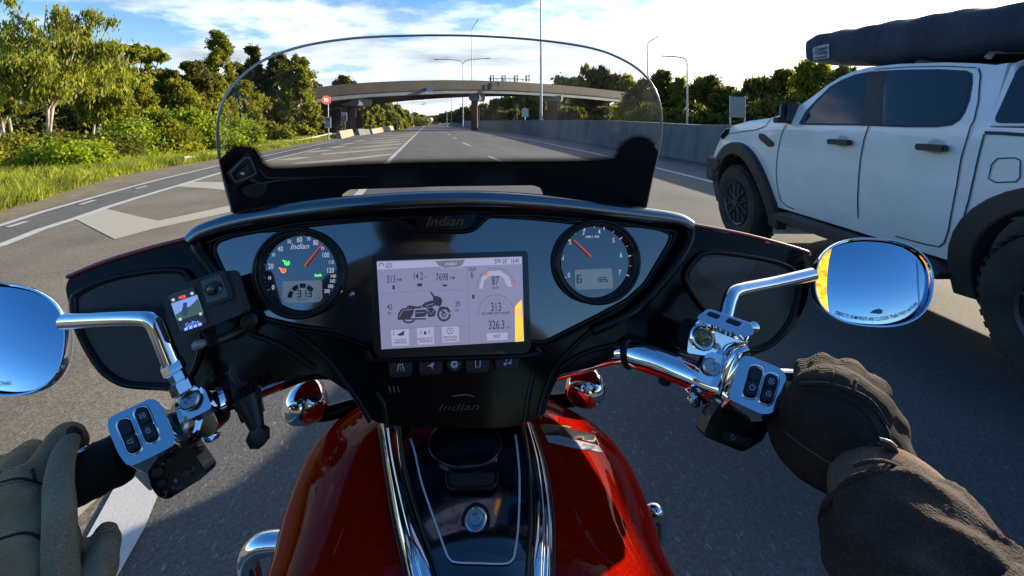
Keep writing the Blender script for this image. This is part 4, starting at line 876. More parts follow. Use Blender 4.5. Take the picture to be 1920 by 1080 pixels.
# wheels
def wheel(y, x, r=.455):
    bm = bmesh.new(); bm_lathe(bm, (x + .03, y, r), (1, 0, 0), [(.255, .02), (.30, -.015), (.38, -.03), (.43, -.015), (r - .005, .03), (r, .10), (r, .19), (r - .02, .26), (.30, .28)], 56)
    for k in range(44):
        a = k * 2 * math.pi / 44
        for xo, zz in ((.04, 0), (.13, .5), (.22, 0)):
            a2 = a + zz * 2 * math.pi / 44; bm_box(bm, (x + .03 + xo, y + math.cos(a2) * (r + .004), r + math.sin(a2) * (r + .004)), (.055, .018, .034), Euler((a2, 0, 0)).to_matrix())
    w_ = link('wheel', from_bm(bm), M['tyre'], ute, True, 35)
    lathe('rim', (x + .03, y, r), (1, 0, 0), [(.03, .10), (.20, .11), (.235, .07), (.245, .0), (.262, -.012), (.27, .02), (.25, .12), (.2, .16)], M['rim_dark'], w_, 40)
    bm = bmesh.new()
    for k in range(6):
        for s in (-1, 1):
            a = k * math.pi / 3 + s * .17; d_ = Vector((0, math.cos(a), math.sin(a))); a2 = k * math.pi / 3 + s * .30; e_ = Vector((0, math.cos(a2), math.sin(a2))); c_ = Vector((x + .035, y, r))
            bm_tube(bm, [c_ + d_ * .04, c_ + Vector((.0, 0, 0)) + d_ * .12, c_ + Vector((.012, 0, 0)) + e_ * .245], [.018, .016, .02], 6, True, .7)
    link('spokes', from_bm(bm), M['rim_dark'], w_, True, 40)
    lathe('hub_cap', (x + .01, y, r), (1, 0, 0), [(.01, 0), (.045, .004), (.052, .02), (.052, .06)], M['trim_black'], w_, 20)
    return w_
wheel(5.26, X0 - .02); wheel(2.08, X0 - .02)
for yy in (5.26, 2.08): lathe('wheel', (X0 + WID - .27, yy, .455), (1, 0, 0), [(.05, .2), (.25, .22), (.43, .26), (.455, .2), (.455, .05), (.43, 0), (.1, 0)], M['tyre'], ute, 32)
# roof racks and the long bag
for yy in (3.2, 2.7): tube('roof_bar', [(X0 + .26, yy, 1.86), (X0 + .30, yy, 1.90), (X0 + WID - .3, yy, 1.90), (X0 + WID - .26, yy, 1.86)], .018, M['galv'], ute, 8, curve=False)
def bag_mesh():
    secs = [(4.43, 2.09, 2.20, .36), (4.40, 2.06, 2.25, .46), (4.30, 2.02, 2.335, .52), (3.95, 1.97, 2.32, .53), (3.7, 1.94, 2.30, .54), (3.35, 1.905, 2.26, .54), (3.0, 1.885, 2.235, .54), (2.5, 1.88, 2.18, .55), (1.9, 1.88, 2.165, .55), (1.2, 1.88, 2.165, .54), (.7, 1.89, 2.1, .52), (.5, 1.92, 2.05, .4)]
    ys = np.linspace(4.43, .5, 70); rg = np.random.default_rng(7); V = []; n = 36; Fc = []
    for i, y in enumerate(ys):
        f = lambda k: float(np.interp(-y, [-s[0] for s in secs], [s[k] for s in secs])); z0, z1, hw_ = f(1), f(2), f(3); xc = X0 + .22 + .52
        for k in range(n):
            a = k * 2 * math.pi / n; ca, sa = math.cos(a), math.sin(a); e = .42
            x = xc + hw_ * math.copysign(abs(ca) ** e, ca); z = (z0 + z1) / 2 + (z1 - z0) / 2 * math.copysign(abs(sa) ** e, sa)
            wv = .005 * math.sin(y * 5 + a * 2) + .005 * math.sin(y * 11.3 - a * 3) + .004 * math.sin(y * 23 + a * 5) + rg.normal(0, .0015)
            V.append((x + ca * wv, y, z + sa * wv * 1.3))
    for i in range(len(ys) - 1): Fc += [(i * n + k, i * n + (k + 1) % n, (i + 1) * n + (k + 1) % n, (i + 1) * n + k) for k in range(n)]
    Fc += [tuple(range(n)), tuple((len(ys) - 1) * n + k for k in range(n))]
    bm = bmesh.new(); me = mesh(V, Fc); bm.from_mesh(me); return from_bm(bm)
bag = link('roof_bag', bag_mesh(), M['bag_fabric'], None, True, 60); tag(bag, 'long dark blue fabric bag strapped on the roof of the white ute', 'bag')
def bvh_of(o):
    me = o.data; wm = Matrix.Identity(4); t = o
    while t is not None: wm = Matrix.LocRotScale(t.location, t.rotation_euler, t.scale) @ wm; t = t.parent
    return BVHTree.FromPolygons([wm @ v.co for v in me.vertices], [tuple(p.vertices) for p in me.polygons])
def on(bvh, fallback=None):
    def f(u, v, off=0.0):
        r = ray(u, v).normalized(); h_ = bvh.ray_cast(CAM, r)
        if h_[0] is None: return fallback(u, v, off) if fallback else CAM + r
        n_ = h_[1]; n_ = n_ if n_.dot(r) < 0 else -n_
        return h_[0] + n_ * off
    return f
fb = on(bvh_of(bag))
lab = decal('bag_label', [[(1525, 95), (1526, 90.5), (1529, 88), (1545, 84), (1556, 82), (1556, 92), (1556.5, 108), (1527, 112)]], fb, MT('label_cloth', (.33, .4, .5), .7), bag, .008, grid=4)
glyphs('label_text', [('Outback', 1541.5, 91.5, 8.5, 9, .78, .3), ('TOURER', 1541, 99.5, 9.5, 6, .72)], fb, M['print_dark'], bag, .012, bold=.03)
decal('label_bar', [[(1530, 107), (1553, 103.5), (1553, 106), (1530, 109.5)]], fb, M['print_dark'], bag, .012)
for yy in ():
    bm = bmesh.new(); c = Vector((X0 + .74, yy, 0)); z0 = 1.9
    pts_ = [Vector((X0 + .2, yy, z0)), Vector((X0 + .19, yy, 2.2)), Vector((X0 + .3, yy, 2.29 if yy > 3.5 else 2.22)), Vector((X0 + 1.2, yy, 2.29 if yy > 3.5 else 2.22))]
# ================================================================ the motorcycle the picture is taken from
bike = empty('motorcycle', 'red and black touring motorcycle with chrome handlebar, seen from the rider\'s seat', 'motorcycle', (0, .5, 0))
BD = Vector((-.19, .98, 0)).normalized()                       # heading
NP = Vector((.17, -.9, .31)); DP = plane(P(850, 500, .56), NP)  # the instrument panel
def off(f, o): return lambda u, v: f(u, v, o)
def fwd(f, o, dy, dz=0.0): return lambda u, v: f(u, v, o) + Vector((-.19 * dy, dy, dz))
B = M['black_gloss']; M['neck_chrome'] = MT('neck_chrome', (.10, .10, .11), .3, .8)
M['red_edge'] = MT('red_edge', (.30, .01, .012), .3, 0, 1)
# ---- outer red shell and black inner fairing
outline = [(122, 540), (130, 519), (200, 493), (290, 466), (372, 446), (400, 424), (520, 396), (650, 381), (800, 372), (900, 370), (1000, 376), (1100, 387), (1200, 399), (1284, 412), (1292, 423), (1400, 444), (1506, 473),
           (1522, 500), (1514, 562), (1490, 617), (1450, 652), (1405, 670), (1300, 665), (1180, 655), (1110, 690), (1050, 700), (1032, 738), (1020, 782), (950, 802), (770, 802), (702, 792), (664, 742), (600, 700), (540, 706), (470, 730), (330, 735), (245, 729), (203, 706), (162, 650), (134, 590)]
shell = [(p[0], p[1] - 3.5) if (p[1] < 560 and (p[0] < 380 or p[0] > 1286)) else p for p in outline]
cx_, cy_ = 845, 560
def shell_front(u, v):
    p = DP(u, v, -.02); c = DP(cx_, cy_, -.02); e = ((u - cx_) / 690) ** 2
    return c + (p - c) * (.62) + Vector((-.19, .98, 0)) * (.26) + Vector((0, 0, -.03))
solid('fairing_shell', rounded(shell[:17] + [(1524, 498), (1517, 562), (1492, 619), (1452, 655), (1405, 673), (1180, 660), (1100, 690), (600, 700), (330, 738), (242, 732), (199, 708), (158, 650), (130, 592)], 8), off(DP, -.022), shell_front, M['red_paint'], bike, grid=60, bevel=.004, sharp=60)
fair = solid('inner_fairing', rounded(outline, 12), off(DP, .0), fwd(DP, -.02, .02), M['fairing_black'], bike, grid=0, bevel=.004, bseg=3)
# ---- lip (dash hood)
lipc = [(366, 446, .0), (392, 428, 0), (450, 410, 0), (520, 397, 0), (600, 386.5, 0), (700, 378, 0), (800, 372.5, 0), (900, 371, 0), (1000, 376, 0), (1100, 386, 0), (1200, 398, 0), (1262, 407, 0), (1286, 418, 0)]
bm = bmesh.new(); pts = crom([DP(u, v + 6, .012) for u, v, _ in lipc], 6); bm_tube(bm, pts, [.011 + .004 * math.sin(math.pi * i / (len(pts) - 1)) for i in range(len(pts))], 20, True, .8)
link('hood_lip', from_bm(bm), M['lip_black'], bike, True, 60)
bm = bmesh.new(); pts = crom([DP(u, v + 27 + (8 if 450 < u < 1200 else 0), .004) for u, v, _ in lipc[1:-1]], 6); bm_tube(bm, pts, .0035, 10); link('hood_lip', from_bm(bm), B, bike)
# top sheet from the lip forward, under the windshield
V = []; n_ = 24
for i in range(n_ + 1):
    u = 372 + (1284 - 372) * i / n_; v = float(np.interp(u, [p[0] for p in lipc], [p[1] for p in lipc])); a = DP(u, v + 3, .010); s = 1 - ((u - 828) / 470) ** 2
    V += [a, a + Vector((-.02, .05, .002 + .0 * s)), a + Vector((-.04 - (u - 828) * .00010, .14, -.05)), a + Vector((-.07 - (u - 828) * .0003, .26, -.17))]
link('cowl_top', mesh(V, [(i * 4 + k, i * 4 + k + 1, i * 4 + 5 + k, i * 4 + 4 + k) for i in range(n_) for k in range(3)]), M['lip_black'], bike, True, 60)
# ---- gauge cluster panel (glossy, mirrors the sky) with raised rims
gp = rounded([(405, 470), (411, 454), (440, 443), (560, 420), (700, 409), (745, 412), (782, 434), (868, 436), (888, 432), (916, 405), (1000, 405), (1150, 417), (1232, 430, 10), (1257, 440, 14), (1245, 465), (1205, 532), (1172, 562), (1120, 590), (1060, 620), (1020, 640), (690, 640), (640, 620), (560, 610), (500, 596), (440, 548)], 10)
pan = solid('gauge_panel', gp, off(DP, .006), off(DP, .0), M['panel_black'], bike, bevel=.0015)
specks(M['panel_black'], (.006, .007, .010), (.08, .08, .09), 300)
specks(M['lip_black'], (.006, .007, .009), (.10, .10, .10), 240)
rim = gp; ring_tube('panel_rim', rim, DP, .0028, B, bike, 8, .006)
ring_tube('panel_rim', [(845 + (u - 845) * 1.022, 520 + (v - 520) * 1.07) for u, v in rim], DP, .0016, B, bike, 6, .004)
# hidden badge between the gauges, brown reflections put into the lettering colour
bd = solid('dash_badge', rounded([(778, 408), (895, 403), (880, 428), (865, 432), (792, 433), (783, 428)], 4), off(DP, .010), off(DP, .004), B, bike, bevel=.0015)
M['badge_reflection'] = MT('badge_reflection', (.20, .075, .035), .3, .8)
glyphs('badge_lettering', [('Indian', 832, 417, 25, 2, 1.15, .35)], DP, M['badge_reflection'], bd, .0105, bold=.008)
# ---- gauges
M['lcd'] = MT('lcd', (.30, .33, .34), .4, coat=.5, emit=(.5, .55, .55), es=.06); M['lcd_ink'] = MT('lcd_ink', (.03, .035, .04), .6)
M['needle'] = MT('needle', (.55, .05, .03), .4, emit=(1, .12, .06), es=.18); M['led_green'] = MT('led_green', (.05, .6, .1), .4, emit=(.1, 1, .12), es=.8); M['led_amber'] = MT('led_amber', (.7, .15, .03), .4, emit=(1, .22, .05), es=.8)
M['num'] = MT('num', (.75, .78, .85), .5, emit=(.8, .86, 1), es=.16); M['redmark'] = MT('redmark', (.5, .04, .02), .5)
def gauge(nm, cx, cy, ro, rf, nums, label=None):
    bz = solid(nm, ell(cx, cy, ro, ro, n=64), off(DP, .018), off(DP, -.01), M['black_satin'], bike, holes=[ell(cx, cy, rf, rf, n=64)], bevel=.003, bseg=3, label=label)
    ring_tube('bezel_ring', ell(cx, cy, ro - 3, ro - 3, n=64), DP, .0028, M['steel'] if False else B, bz, 8, .018)
    ring_tube('inner_ring', ell(cx, cy, rf + 1.5, rf + 1.5, n=64), DP, .0016, B, bz, 8, .0165)
    solid('dial', ell(cx, cy, rf + 1, rf + 1, n=64), off(DP, .008), off(DP, .002), M['panel_black'], bz)
    return bz
X = lambda a: 360 + a * .27778; Y = lambda a: 340 + a * .27778
sp = gauge('speedometer', 567, 512, 83, 71, None)
num = [('0', 565, 715, 11), ('10', 540, 652, 8), ('20', 550, 575, 12), ('30', 567, 498, 8), ('40', 613, 460, 12), ('50', 672, 410, 8.5), ('60', 740, 398, 12.5), ('70', 800, 393, 8.5), ('80', 848, 418, 12), ('90', 893, 455, 8), ('100', 912, 500, 11.5), ('110', 950, 548, 8.5), ('120', 944, 602, 11.5), ('140', 962, 640, 8.5), ('160', 957, 672, 8.5), ('180', 945, 708, 8.5), ('200', 922, 740, 8.5)]
glyphs('numerals', [(s, X(a), Y(b_), z * 1.12, 0, .74) for s, a, b_, z in num], DP, M['num'], sp, .0092, bold=.02)
def ticks(cx, cy, r0, r1, angs, w_):
    return [stroke([(cx + r0 * math.cos(R(a)), cy + r0 * math.sin(R(a))), (cx + r1 * math.cos(R(a)), cy + r1 * math.sin(R(a)))], w_) for a in angs]
decal('ticks', ticks(567, 512, 62, 69, [152, 192.5, 230, 268, 296.6, 324, 355], 1.6) + ticks(567, 512, 65, 68, [142 + i * 5.85 for i in range(44)], .5) + ticks(567, 512, 64, 69, [173, 211, 249, 283, 311, 340, 5, 13, 21, 29, 36], 1.2), DP, M['white_print'], sp, .0090)
glyphs('maker_script', [('Indian', 565, 463, 14.5, 2, 1.0, .4)], DP, M['num'], sp, .0092, bold=.006)
lcd = decal('trip_display', [rounded([(534, 527), (607, 525), (608, 559), (602, 565.5), (541, 567), (534, 561)], 4)], DP, M['lcd'], sp, .0092)
def seg7(s, x, y, h, w_, rot=0, sk=.0):
    S = {'0': 'abcdef', '1': 'bc', '2': 'abged', '3': 'abgcd', '6': 'afgedc', '7': 'abc', 'E': 'afged', 'L': 'fed', 'o': 'gced', '8': 'abcdefg'}
    out = []; cw = h * .56; c, sn = math.cos(R(rot)), math.sin(R(rot))
    for i, ch in enumerate(s):
        x0 = i * (cw + h * .26)
        g = {'a': ((0, 0), (cw, 0)), 'b': ((cw, 0), (cw, h / 2)), 'c': ((cw, h / 2), (cw, h)), 'd': ((0, h), (cw, h)), 'e': ((0, h / 2), (0, h)), 'f': ((0, 0), (0, h / 2)), 'g': ((0, h / 2), (cw, h / 2))}
        for q_ in S.get(ch, ''):
            (a, b_), (c2, d2) = g[q_]; P1 = (x0 + a, b_); P2 = (x0 + c2, d2)
            out.append(stroke([(x + p[0] * c + p[1] * sn, y - p[0] * sn + p[1] * c) for p in (P1, P2)], w_))
    return out
decal('trip_figures', seg7('313', 561, 544, 12, 1.7, 1), DP, M['lcd_ink'], lcd, .0098)
decal('fuel_arc', [stroke(ell(571, 562, 24, 27, n=6, a0=a0, a1=a0 + 27), 8) for a0 in (190, 224, 258, 292)], DP, M['lcd_ink'], lcd, .0096)
glyphs('small_print', [('kilometres', 571, 560.3, 4.6, 1, .9), ('km/h', 600, 516, 6.2, 0, .9)][:1] + [('E', 539.5, 560, 5), ('F', 602, 558.5, 5)], DP, M['lcd_ink'], lcd, .0098)
decal('needle', [[(575, 498), (577.4, 500.3), (611, 455.5), (610, 454.4)]], DP, M['needle'], sp, .0125)
def cruise(cx, cy, m):
    return decal('tell_tale', [stroke(ell(cx, cy, 4.3, 4, n=14, a0=-60, a1=250), 1.5), ell(cx, cy, 1.7, 1.6, n=10), stroke([(cx - 8, cy - 5), (cx - 3, cy - 1.5)], 1.8)], DP, M[m], sp, .0095)
cruise(542.5, 493, 'led_green'); cruise(536, 507, 'led_amber')
glyphs('unit_lamp', [('km/h', 600, 516, 6.5, 0, .95)], DP, M['led_green'], sp, .0095, bold=.03)
X2 = lambda a: 980 + a * .38889; Y2 = lambda a: 340 + a * .38889
ta = gauge('tachometer', 1112.5, 491.5, 78, 67, None)
glyphs('numerals', [(s, X2(a), Y2(b_), 13, 0, .72) for s, a, b_ in [('0', 213, 453), ('1', 187, 372), ('2', 219, 295), ('3', 283, 250), ('4', 358, 246), ('5', 426, 287), ('6', 461, 357), ('7', 455, 440)]] + [('RPM X 1000', X2(325), Y2(270), 6.5, 1, .75)], DP, M['num'], ta, .0092, bold=.01)
ta_a = [160, 187, 214, 241, 268, 295, 322, 349, 376]
decal('ticks', ticks(1112.5, 491.5, 61, 66.5, [153 + i * 32.8 for i in range(8)], 1.5) + ticks(1112.5, 491.5, 63, 66.5, [153 + i * 16.4 for i in range(15)], .9), DP, M['num'], ta, .0090)
decal('red_zone', [stroke(ell(1112.5, 491.5, 64, 64, n=10, a0=352, a1=383), 3)], DP, M['redmark'], ta, .0088)
decal('needle', [[(1101.6, 482.5), (1103.4, 480.3), (1071.5, 450), (1070, 451.5)]], DP, M['needle'], ta, .0125)
l2 = decal('gear_display', [rounded([(1073, 506), (1142, 503), (1145, 540), (1080, 543), (1074, 540)], 3)], DP, M['lcd'], ta, .0092)
decal('gear_figures', seg7('6', 1078, 516, 13, 1.6, 1) + seg7('326', 1116, 520, 8, 1.0, 1), DP, M['lcd_ink'], l2, .0098)
# ---- touch screen
CX = lambda a: 680 + a * .2963; CY = lambda a: 380 + a * .2963
M['bezel'] = MT('bezel', (.012, .012, .012), .28, coat=.5)
scr = solid('infotainment_screen', rounded([(699, 480), (985, 471), (991, 645), (984, 658), (713, 667), (704, 655)], 8), off(DP, .016), off(DP, .0), M['bezel'], bike, bevel=.003, bseg=3)
M['scr_bg'] = MT('scr_bg', (.05, .05, .06), .12, emit=(.33, .34, .56), es=.30); M['scr_hi'] = MT('scr_hi', (.05, .05, .06), .12, emit=(.46, .47, .70), es=.36); M['scr_ink'] = MT('scr_ink', (.015, .015, .02), .3, emit=(.03, .03, .05), es=.5)
M['scr_grey'] = MT('scr_grey', (.04, .04, .05), .2, emit=(.14, .135, .19), es=.5); M['scr_amber'] = MT('scr_amber', (.3, .15, .01), .2, emit=(.85, .42, .05), es=.75); M['scr_red'] = MT('scr_red', (.3, .02, .01), .2, emit=(.7, .05, .04), es=.6)
dsp = decal('display', [[(709, 490), (974.5, 481.5), (978, 636), (718, 650.5)]], DP, M['scr_bg'], scr, .0165)
c2 = lambda L_: [(CX(a), CY(b_)) for a, b_ in L_]
decal('display_bar', [c2([(100, 378), (990, 345), (990, 388), (632, 402), (608, 412), (505, 414), (480, 405), (104, 424)])], DP, M['scr_hi'], dsp, .0168)
decal('display_cards', [c2(p) for p in ([(186, 795), (296, 788), (298, 888), (194, 894)], [(344, 782), (450, 777), (452, 882), (350, 886)], [(498, 775), (604, 770), (606, 868), (504, 873)], [(775, 815), (902, 810), (904, 855), (778, 860)], [(728, 540), (745, 470), (790, 432), (860, 432), (915, 470), (930, 530), (905, 530), (880, 478), (860, 460), (795, 462), (760, 490), (750, 540)])] , DP, M['scr_hi'], dsp, .0167)
decal('display_lines', [stroke(c2(p), w_) for p, w_ in [([(112, 578), (250, 562), (420, 550), (560, 548), (655, 555)], .8), ([(132, 798), (300, 783), (480, 772), (660, 772)], .8), ([(655, 405), (668, 868)], .8), ([(712, 542), (718, 500), (745, 452), (790, 420), (830, 412), (880, 422), (920, 455), (944, 500), (950, 532)], 1.3), ([(720, 700), (728, 660), (752, 615), (790, 585), (830, 575), (880, 588), (920, 620), (942, 665), (948, 700)], 1.3), ([(755, 692), (770, 645), (800, 615), (835, 607), (870, 615), (900, 645), (912, 690)], .8)]]
      + [stroke(c2([(830 + 108 * math.cos(R(a)), 528 + 112 * math.sin(R(a))), (830 + 120 * math.cos(R(a)), 528 + 124 * math.sin(R(a)))]), 1.1) for a in range(180, 361, 18)]
      + [stroke(c2([(832 + 104 * math.cos(R(a)), 695 + 112 * math.sin(R(a))), (832 + 118 * math.cos(R(a)), 695 + 126 * math.sin(R(a)))]), 1.1) for a in range(180, 361, 30)], DP, M['scr_grey'], dsp, .0169)
decal('display_badge', [c2([(455, 372), (505, 368), (560, 366), (642, 362), (625, 395), (600, 408), (515, 412), (485, 402)])], DP, M['scr_grey'], dsp, .0170)
glyphs('display_script', [('Indian', CX(552), CY(388), 9.5, 3, .95, .4)], DP, M['scr_hi'], dsp, .0173, bold=.01)
T = [('313', 188, 484, 17, .62), ('14.2', 352, 466, 17, .62), ('7698', 500, 471, 17, .62), ('KM', 238, 487, 7, .8), ('V', 400, 470, 7, .8), ('KM', 565, 475, 7, .8), ('GEAR', 685, 422, 8, .7), ('6', 685, 455, 17, .6), ('87', 828, 494, 20, .62), ('km/h', 829, 534, 7, .8), ('43', 180, 655, 14, .62), ('PSI', 176, 693, 7, .7), ('39', 596, 638, 14, .62), ('PSI', 592, 676, 7, .7),
     ('313', 832, 655, 20, .62), ('KILOMETERS RANGE', 832, 692, 6, .85), ('326.3', 835, 765, 20, .64), ('km', 908, 777, 6, .8), ('SW 26°', 866, 372, 11, .68), ('16:41', 950, 370, 11, .66), ('SPORT', 175, 390, 5, .8), ('MODE', 175, 407, 5, .8), ('RESET', 838, 834, 7, .7),
     ('TAILGATE', 244, 856, 5.2, .9), ('WARNING', 244, 872, 5.2, .9), ('BLIND SPOT', 398, 848, 5.2, .9), ('WARNING', 400, 864, 5.2, .9), ('BIKE HOLD', 552, 838, 5.2, .9), ('CONTROL', 553, 856, 5.2, .9), ('H', 550, 799, 6, .9)]
glyphs('display_text', [(s, CX(a), CY(b_), z * 1.12, 2.2, xs * .96) for s, a, b_, z, xs in T], DP, M['scr_ink'], dsp, .0172, bold=.004)
# drawing of a touring motorcycle and small icons
mk = [c2(p) for p in ([(228, 720), (232, 690), (250, 665), (285, 655), (322, 655), (330, 668), (322, 700), (300, 728), (240, 728)], [(280, 650), (300, 642), (345, 650), (378, 645), (372, 660), (330, 664)], [(375, 645), (395, 625), (440, 612), (478, 622), (470, 640), (430, 655), (385, 658)], [(442, 590), (465, 584), (492, 594), (503, 615), (495, 642), (470, 648), (448, 625)],
      [(425, 562), (436, 560), (458, 590), (448, 594)], [(335, 672), (400, 668), (410, 690), (395, 712), (335, 716)], [(405, 660), (440, 655), (465, 680), (455, 710), (415, 716)], [(228, 722), (400, 722), (402, 730), (230, 732)])]
wh = [stroke(c2(ell(512, 698, 36, 38, n=24)), 3.6), stroke(c2(ell(296, 728, 34, 20, n=18, a0=10, a1=170)), 3.2), stroke(c2(ell(512, 698, 12, 12, n=12)), 2), stroke(c2([(480, 640), (505, 680), (515, 700)]), 2.4), stroke(c2([(478, 668), (500, 652), (535, 658), (550, 680)]), 2.2)]
wh += [stroke(c2([(512 + 10 * math.cos(R(a)), 698 + 10 * math.sin(R(a))), (512 + 32 * math.cos(R(a)), 698 + 34 * math.sin(R(a)))]), .9) for a in range(0, 360, 45)]
ic = [c2(p) for p in ([(196, 520), (210, 520), (210, 545), (196, 545)], [(348, 508), (378, 508), (378, 527), (348, 527)], [(500, 512), (512, 516), (532, 514), (530, 526), (508, 528)], [(685, 578), (700, 578), (700, 602), (685, 602)], [(225, 822), (245, 812), (262, 802), (272, 800), (266, 816), (270, 826), (240, 830)], [(388, 812), (396, 796), (404, 812), (402, 822), (390, 822)])]
ic += [stroke(c2(ell(128, 398, 14, 13, n=14, a0=-200, a1=20)), 1.2), stroke(c2(ell(550, 800, 20, 18, n=16)), 1), stroke(c2([(206, 800), (202, 815), (207, 828)]), 1), stroke(c2([(372, 796), (368, 808), (373, 820)]), 1), stroke(c2([(420, 795), (424, 806), (420, 818)]), 1)]
decal('display_drawing', mk + wh + ic, DP, M['scr_ink'], dsp, .0171)
decal('display_cutlines', [stroke(c2(p), 1.1) for p in ([(238, 712), (260, 672), (320, 668)], [(340, 690), (395, 685)], [(412, 668), (430, 700), (452, 672)], [(330, 668), (330, 714)], [(400, 645), (450, 632)])], DP, M['scr_bg'], dsp, .0174)
decal('display_needles', [stroke(c2([(760, 432), (778, 460)]), 2.6), stroke(c2([(915, 676), (945, 674)]), 2.4), stroke(c2([(935, 500), (945, 515), (943, 530)]), 1.6)], DP, M['scr_red'], dsp, .0173)
decal('display_tab', [c2([(958, 640), (990, 608), (1002, 862), (950, 868), (948, 660)])], DP, M['scr_amber'], dsp, .0172)
decal('display_tab_icon', [stroke(c2([(966, 668), (984, 667), (985, 704), (967, 705), (966, 668)]), 1.2), stroke(c2([(952, 866), (1000, 825)]), 1.0)], DP, M['scr_hi'], dsp, .0174)
# ---- row of buttons below the screen
M['button'] = MT('button', (.018, .019, .022), .45)
bt = [(752.6, 684, 22, 12), (808, 680.5, 22, 12), (851, 678.5, 13.5, 13.5), (893.5, 676.5, 22, 12), (947.5, 673.5, 22, 12)]
for i, (cx, cy, a, b_) in enumerate(bt):
    poly = ell(cx, cy, a, b_, n=28) if i == 2 else rounded([(cx - a, cy - b_ + 1), (cx + a, cy - b_ - 1), (cx + a - 1, cy + b_ - 1), (cx - a + 1, cy + b_ + 1)], 4)
    t = solid('button', poly, off(DP, .014), off(DP, 0), M['button'], bike, bevel=.002, bseg=3)
    if i == 0: s = [stroke([(cx - 6, cy + 7), (cx - 2.5, cy - 7)], 1.7), stroke([(cx + 6.5, cy + 6.5), (cx + 2.5, cy - 7)], 1.7), stroke([(cx, cy - 6), (cx, cy - 3)], 1.4), stroke([(cx + .3, cy), (cx + .3, cy + 3)], 1.5), stroke([(cx + .5, cy + 5), (cx + .5, cy + 7)], 1.6)]
    elif i == 1: s = [[(cx - 7, cy + 1.5), (cx + 6, cy - 6), (cx + 2.5, cy + 7), (cx, cy + 2)]]
    elif i == 2: s = [stroke(ell(cx, cy, 4.2, 4.2, n=18), 3)] + [stroke([(cx + 5 * math.cos(R(k)), cy + 5 * math.sin(R(k))), (cx + 7.6 * math.cos(R(k)), cy + 7.6 * math.sin(R(k)))], 2.2) for k in range(0, 360, 45)]
    elif i == 3: s = [stroke([(cx - 4, cy - 7), (cx + 4.4, cy - 7.2), (cx + 4.6, cy + 6.6), (cx - 3.8, cy + 6.8), (cx - 4, cy - 7)], 1.7)]
    else: s = [ell(cx - 4, cy + 4.5, 3, 2.4, n=12), ell(cx + 4.5, cy + 3, 3, 2.4, n=12), stroke([(cx - 1.7, cy + 4), (cx - 1.5, cy - 6)], 1.4), stroke([(cx + 6.8, cy + 3), (cx + 6.6, cy - 7.5)], 1.4), [(cx - 2.2, cy - 7), (cx + 7.2, cy - 8.6), (cx + 7.2, cy - 5.6), (cx - 2.2, cy - 4)]]
    decal('icon', s, DP, M['white_print'], t, .0146)
    if i != 2: solid('hinge', rounded([(cx - a + 2, cy + b_ + 2), (cx + a - 2, cy + b_), (cx + a - 3, cy + b_ + 6), (cx - a + 3, cy + b_ + 8)], 2), off(DP, .010), off(DP, 0), M['black_satin'], t, bevel=.001)
for pts_ in ([(690, 655), (700, 668), (715, 672), (985, 663), (1000, 650)],): tube('screen_lip', [DP(u, v, .012) for u, v in pts_], .0035, B, bike, 8)
# ---- speaker pods
def pod(nm, rimp, grid_poly, dots):
    rs = sm(rimp, 5); pd = solid(nm, rs, off(DP, .003), off(DP, -.01), M['black_satin'], bike, bevel=.001)
    ring_tube('pod_rim', rs, DP, .0032, B, pd, 8, .004); ring_tube('pod_rim', [(sum(p[0] for p in rs) / len(rs) * .045 + p[0] * .955, sum(p[1] for p in rs) / len(rs) * .045 + p[1] * .955) for p in rs], DP, .0014, B, pd, 6, .004)
    x0, x1 = min(p[0] for p in grid_poly), max(p[0] for p in grid_poly); y0, y1 = min(p[1] for p in grid_poly), max(p[1] for p in grid_poly); L_ = []; y = y0; r = 0
    while y < y1:
        x = x0 + (2.6 if r % 2 else 0)
        while x < x1:
            if inside((x, y), grid_poly): L_.append(ell(x, y, 1.35, 1.15, n=6))
            x += 5.2
        y += 4.2; r += 1
    decal('grille', L_, DP, dots, pd, .0036)
M['mesh_dot'] = MT('mesh_dot', (.15, .155, .17), .45, .3); M['mesh_dot2'] = MT('mesh_dot2', (.06, .064, .07), .45, .3)
pod('speaker_pod', [(1283, 520), (1300, 487), (1322, 474), (1369, 476), (1447, 490), (1484, 506), (1496, 530), (1490, 570), (1475, 608), (1444, 643), (1400, 655), (1350, 610), (1310, 570)], sm([(1305, 500), (1325, 482), (1370, 482), (1410, 488), (1412, 500), (1390, 530), (1370, 550), (1330, 530)], 4), M['mesh_dot'])
pod('speaker_pod', [(142, 560), (150, 550), (176, 535), (220, 520), (283, 509), (338, 507), (358, 520), (372, 560), (380, 640), (360, 700), (330, 722), (260, 722), (222, 712), (190, 685), (160, 635), (145, 595)], sm([(180, 545), (230, 528), (300, 516), (340, 514), (352, 530), (330, 600), (200, 600)], 4), M['mesh_dot2'])
tube('pod_divider', [DP(374, 448, .008), DP(380, 470, .010), DP(400, 500, .010), DP(425, 540, .008)], .007, B, bike, 12)
tube('pod_divider', [DP(1288, 420, .008), DP(1284, 450, .012), DP(1262, 490, .014), DP(1225, 540, .010), DP(1180, 585, .006), DP(1110, 620, .002)], .0065, B, bike, 12)
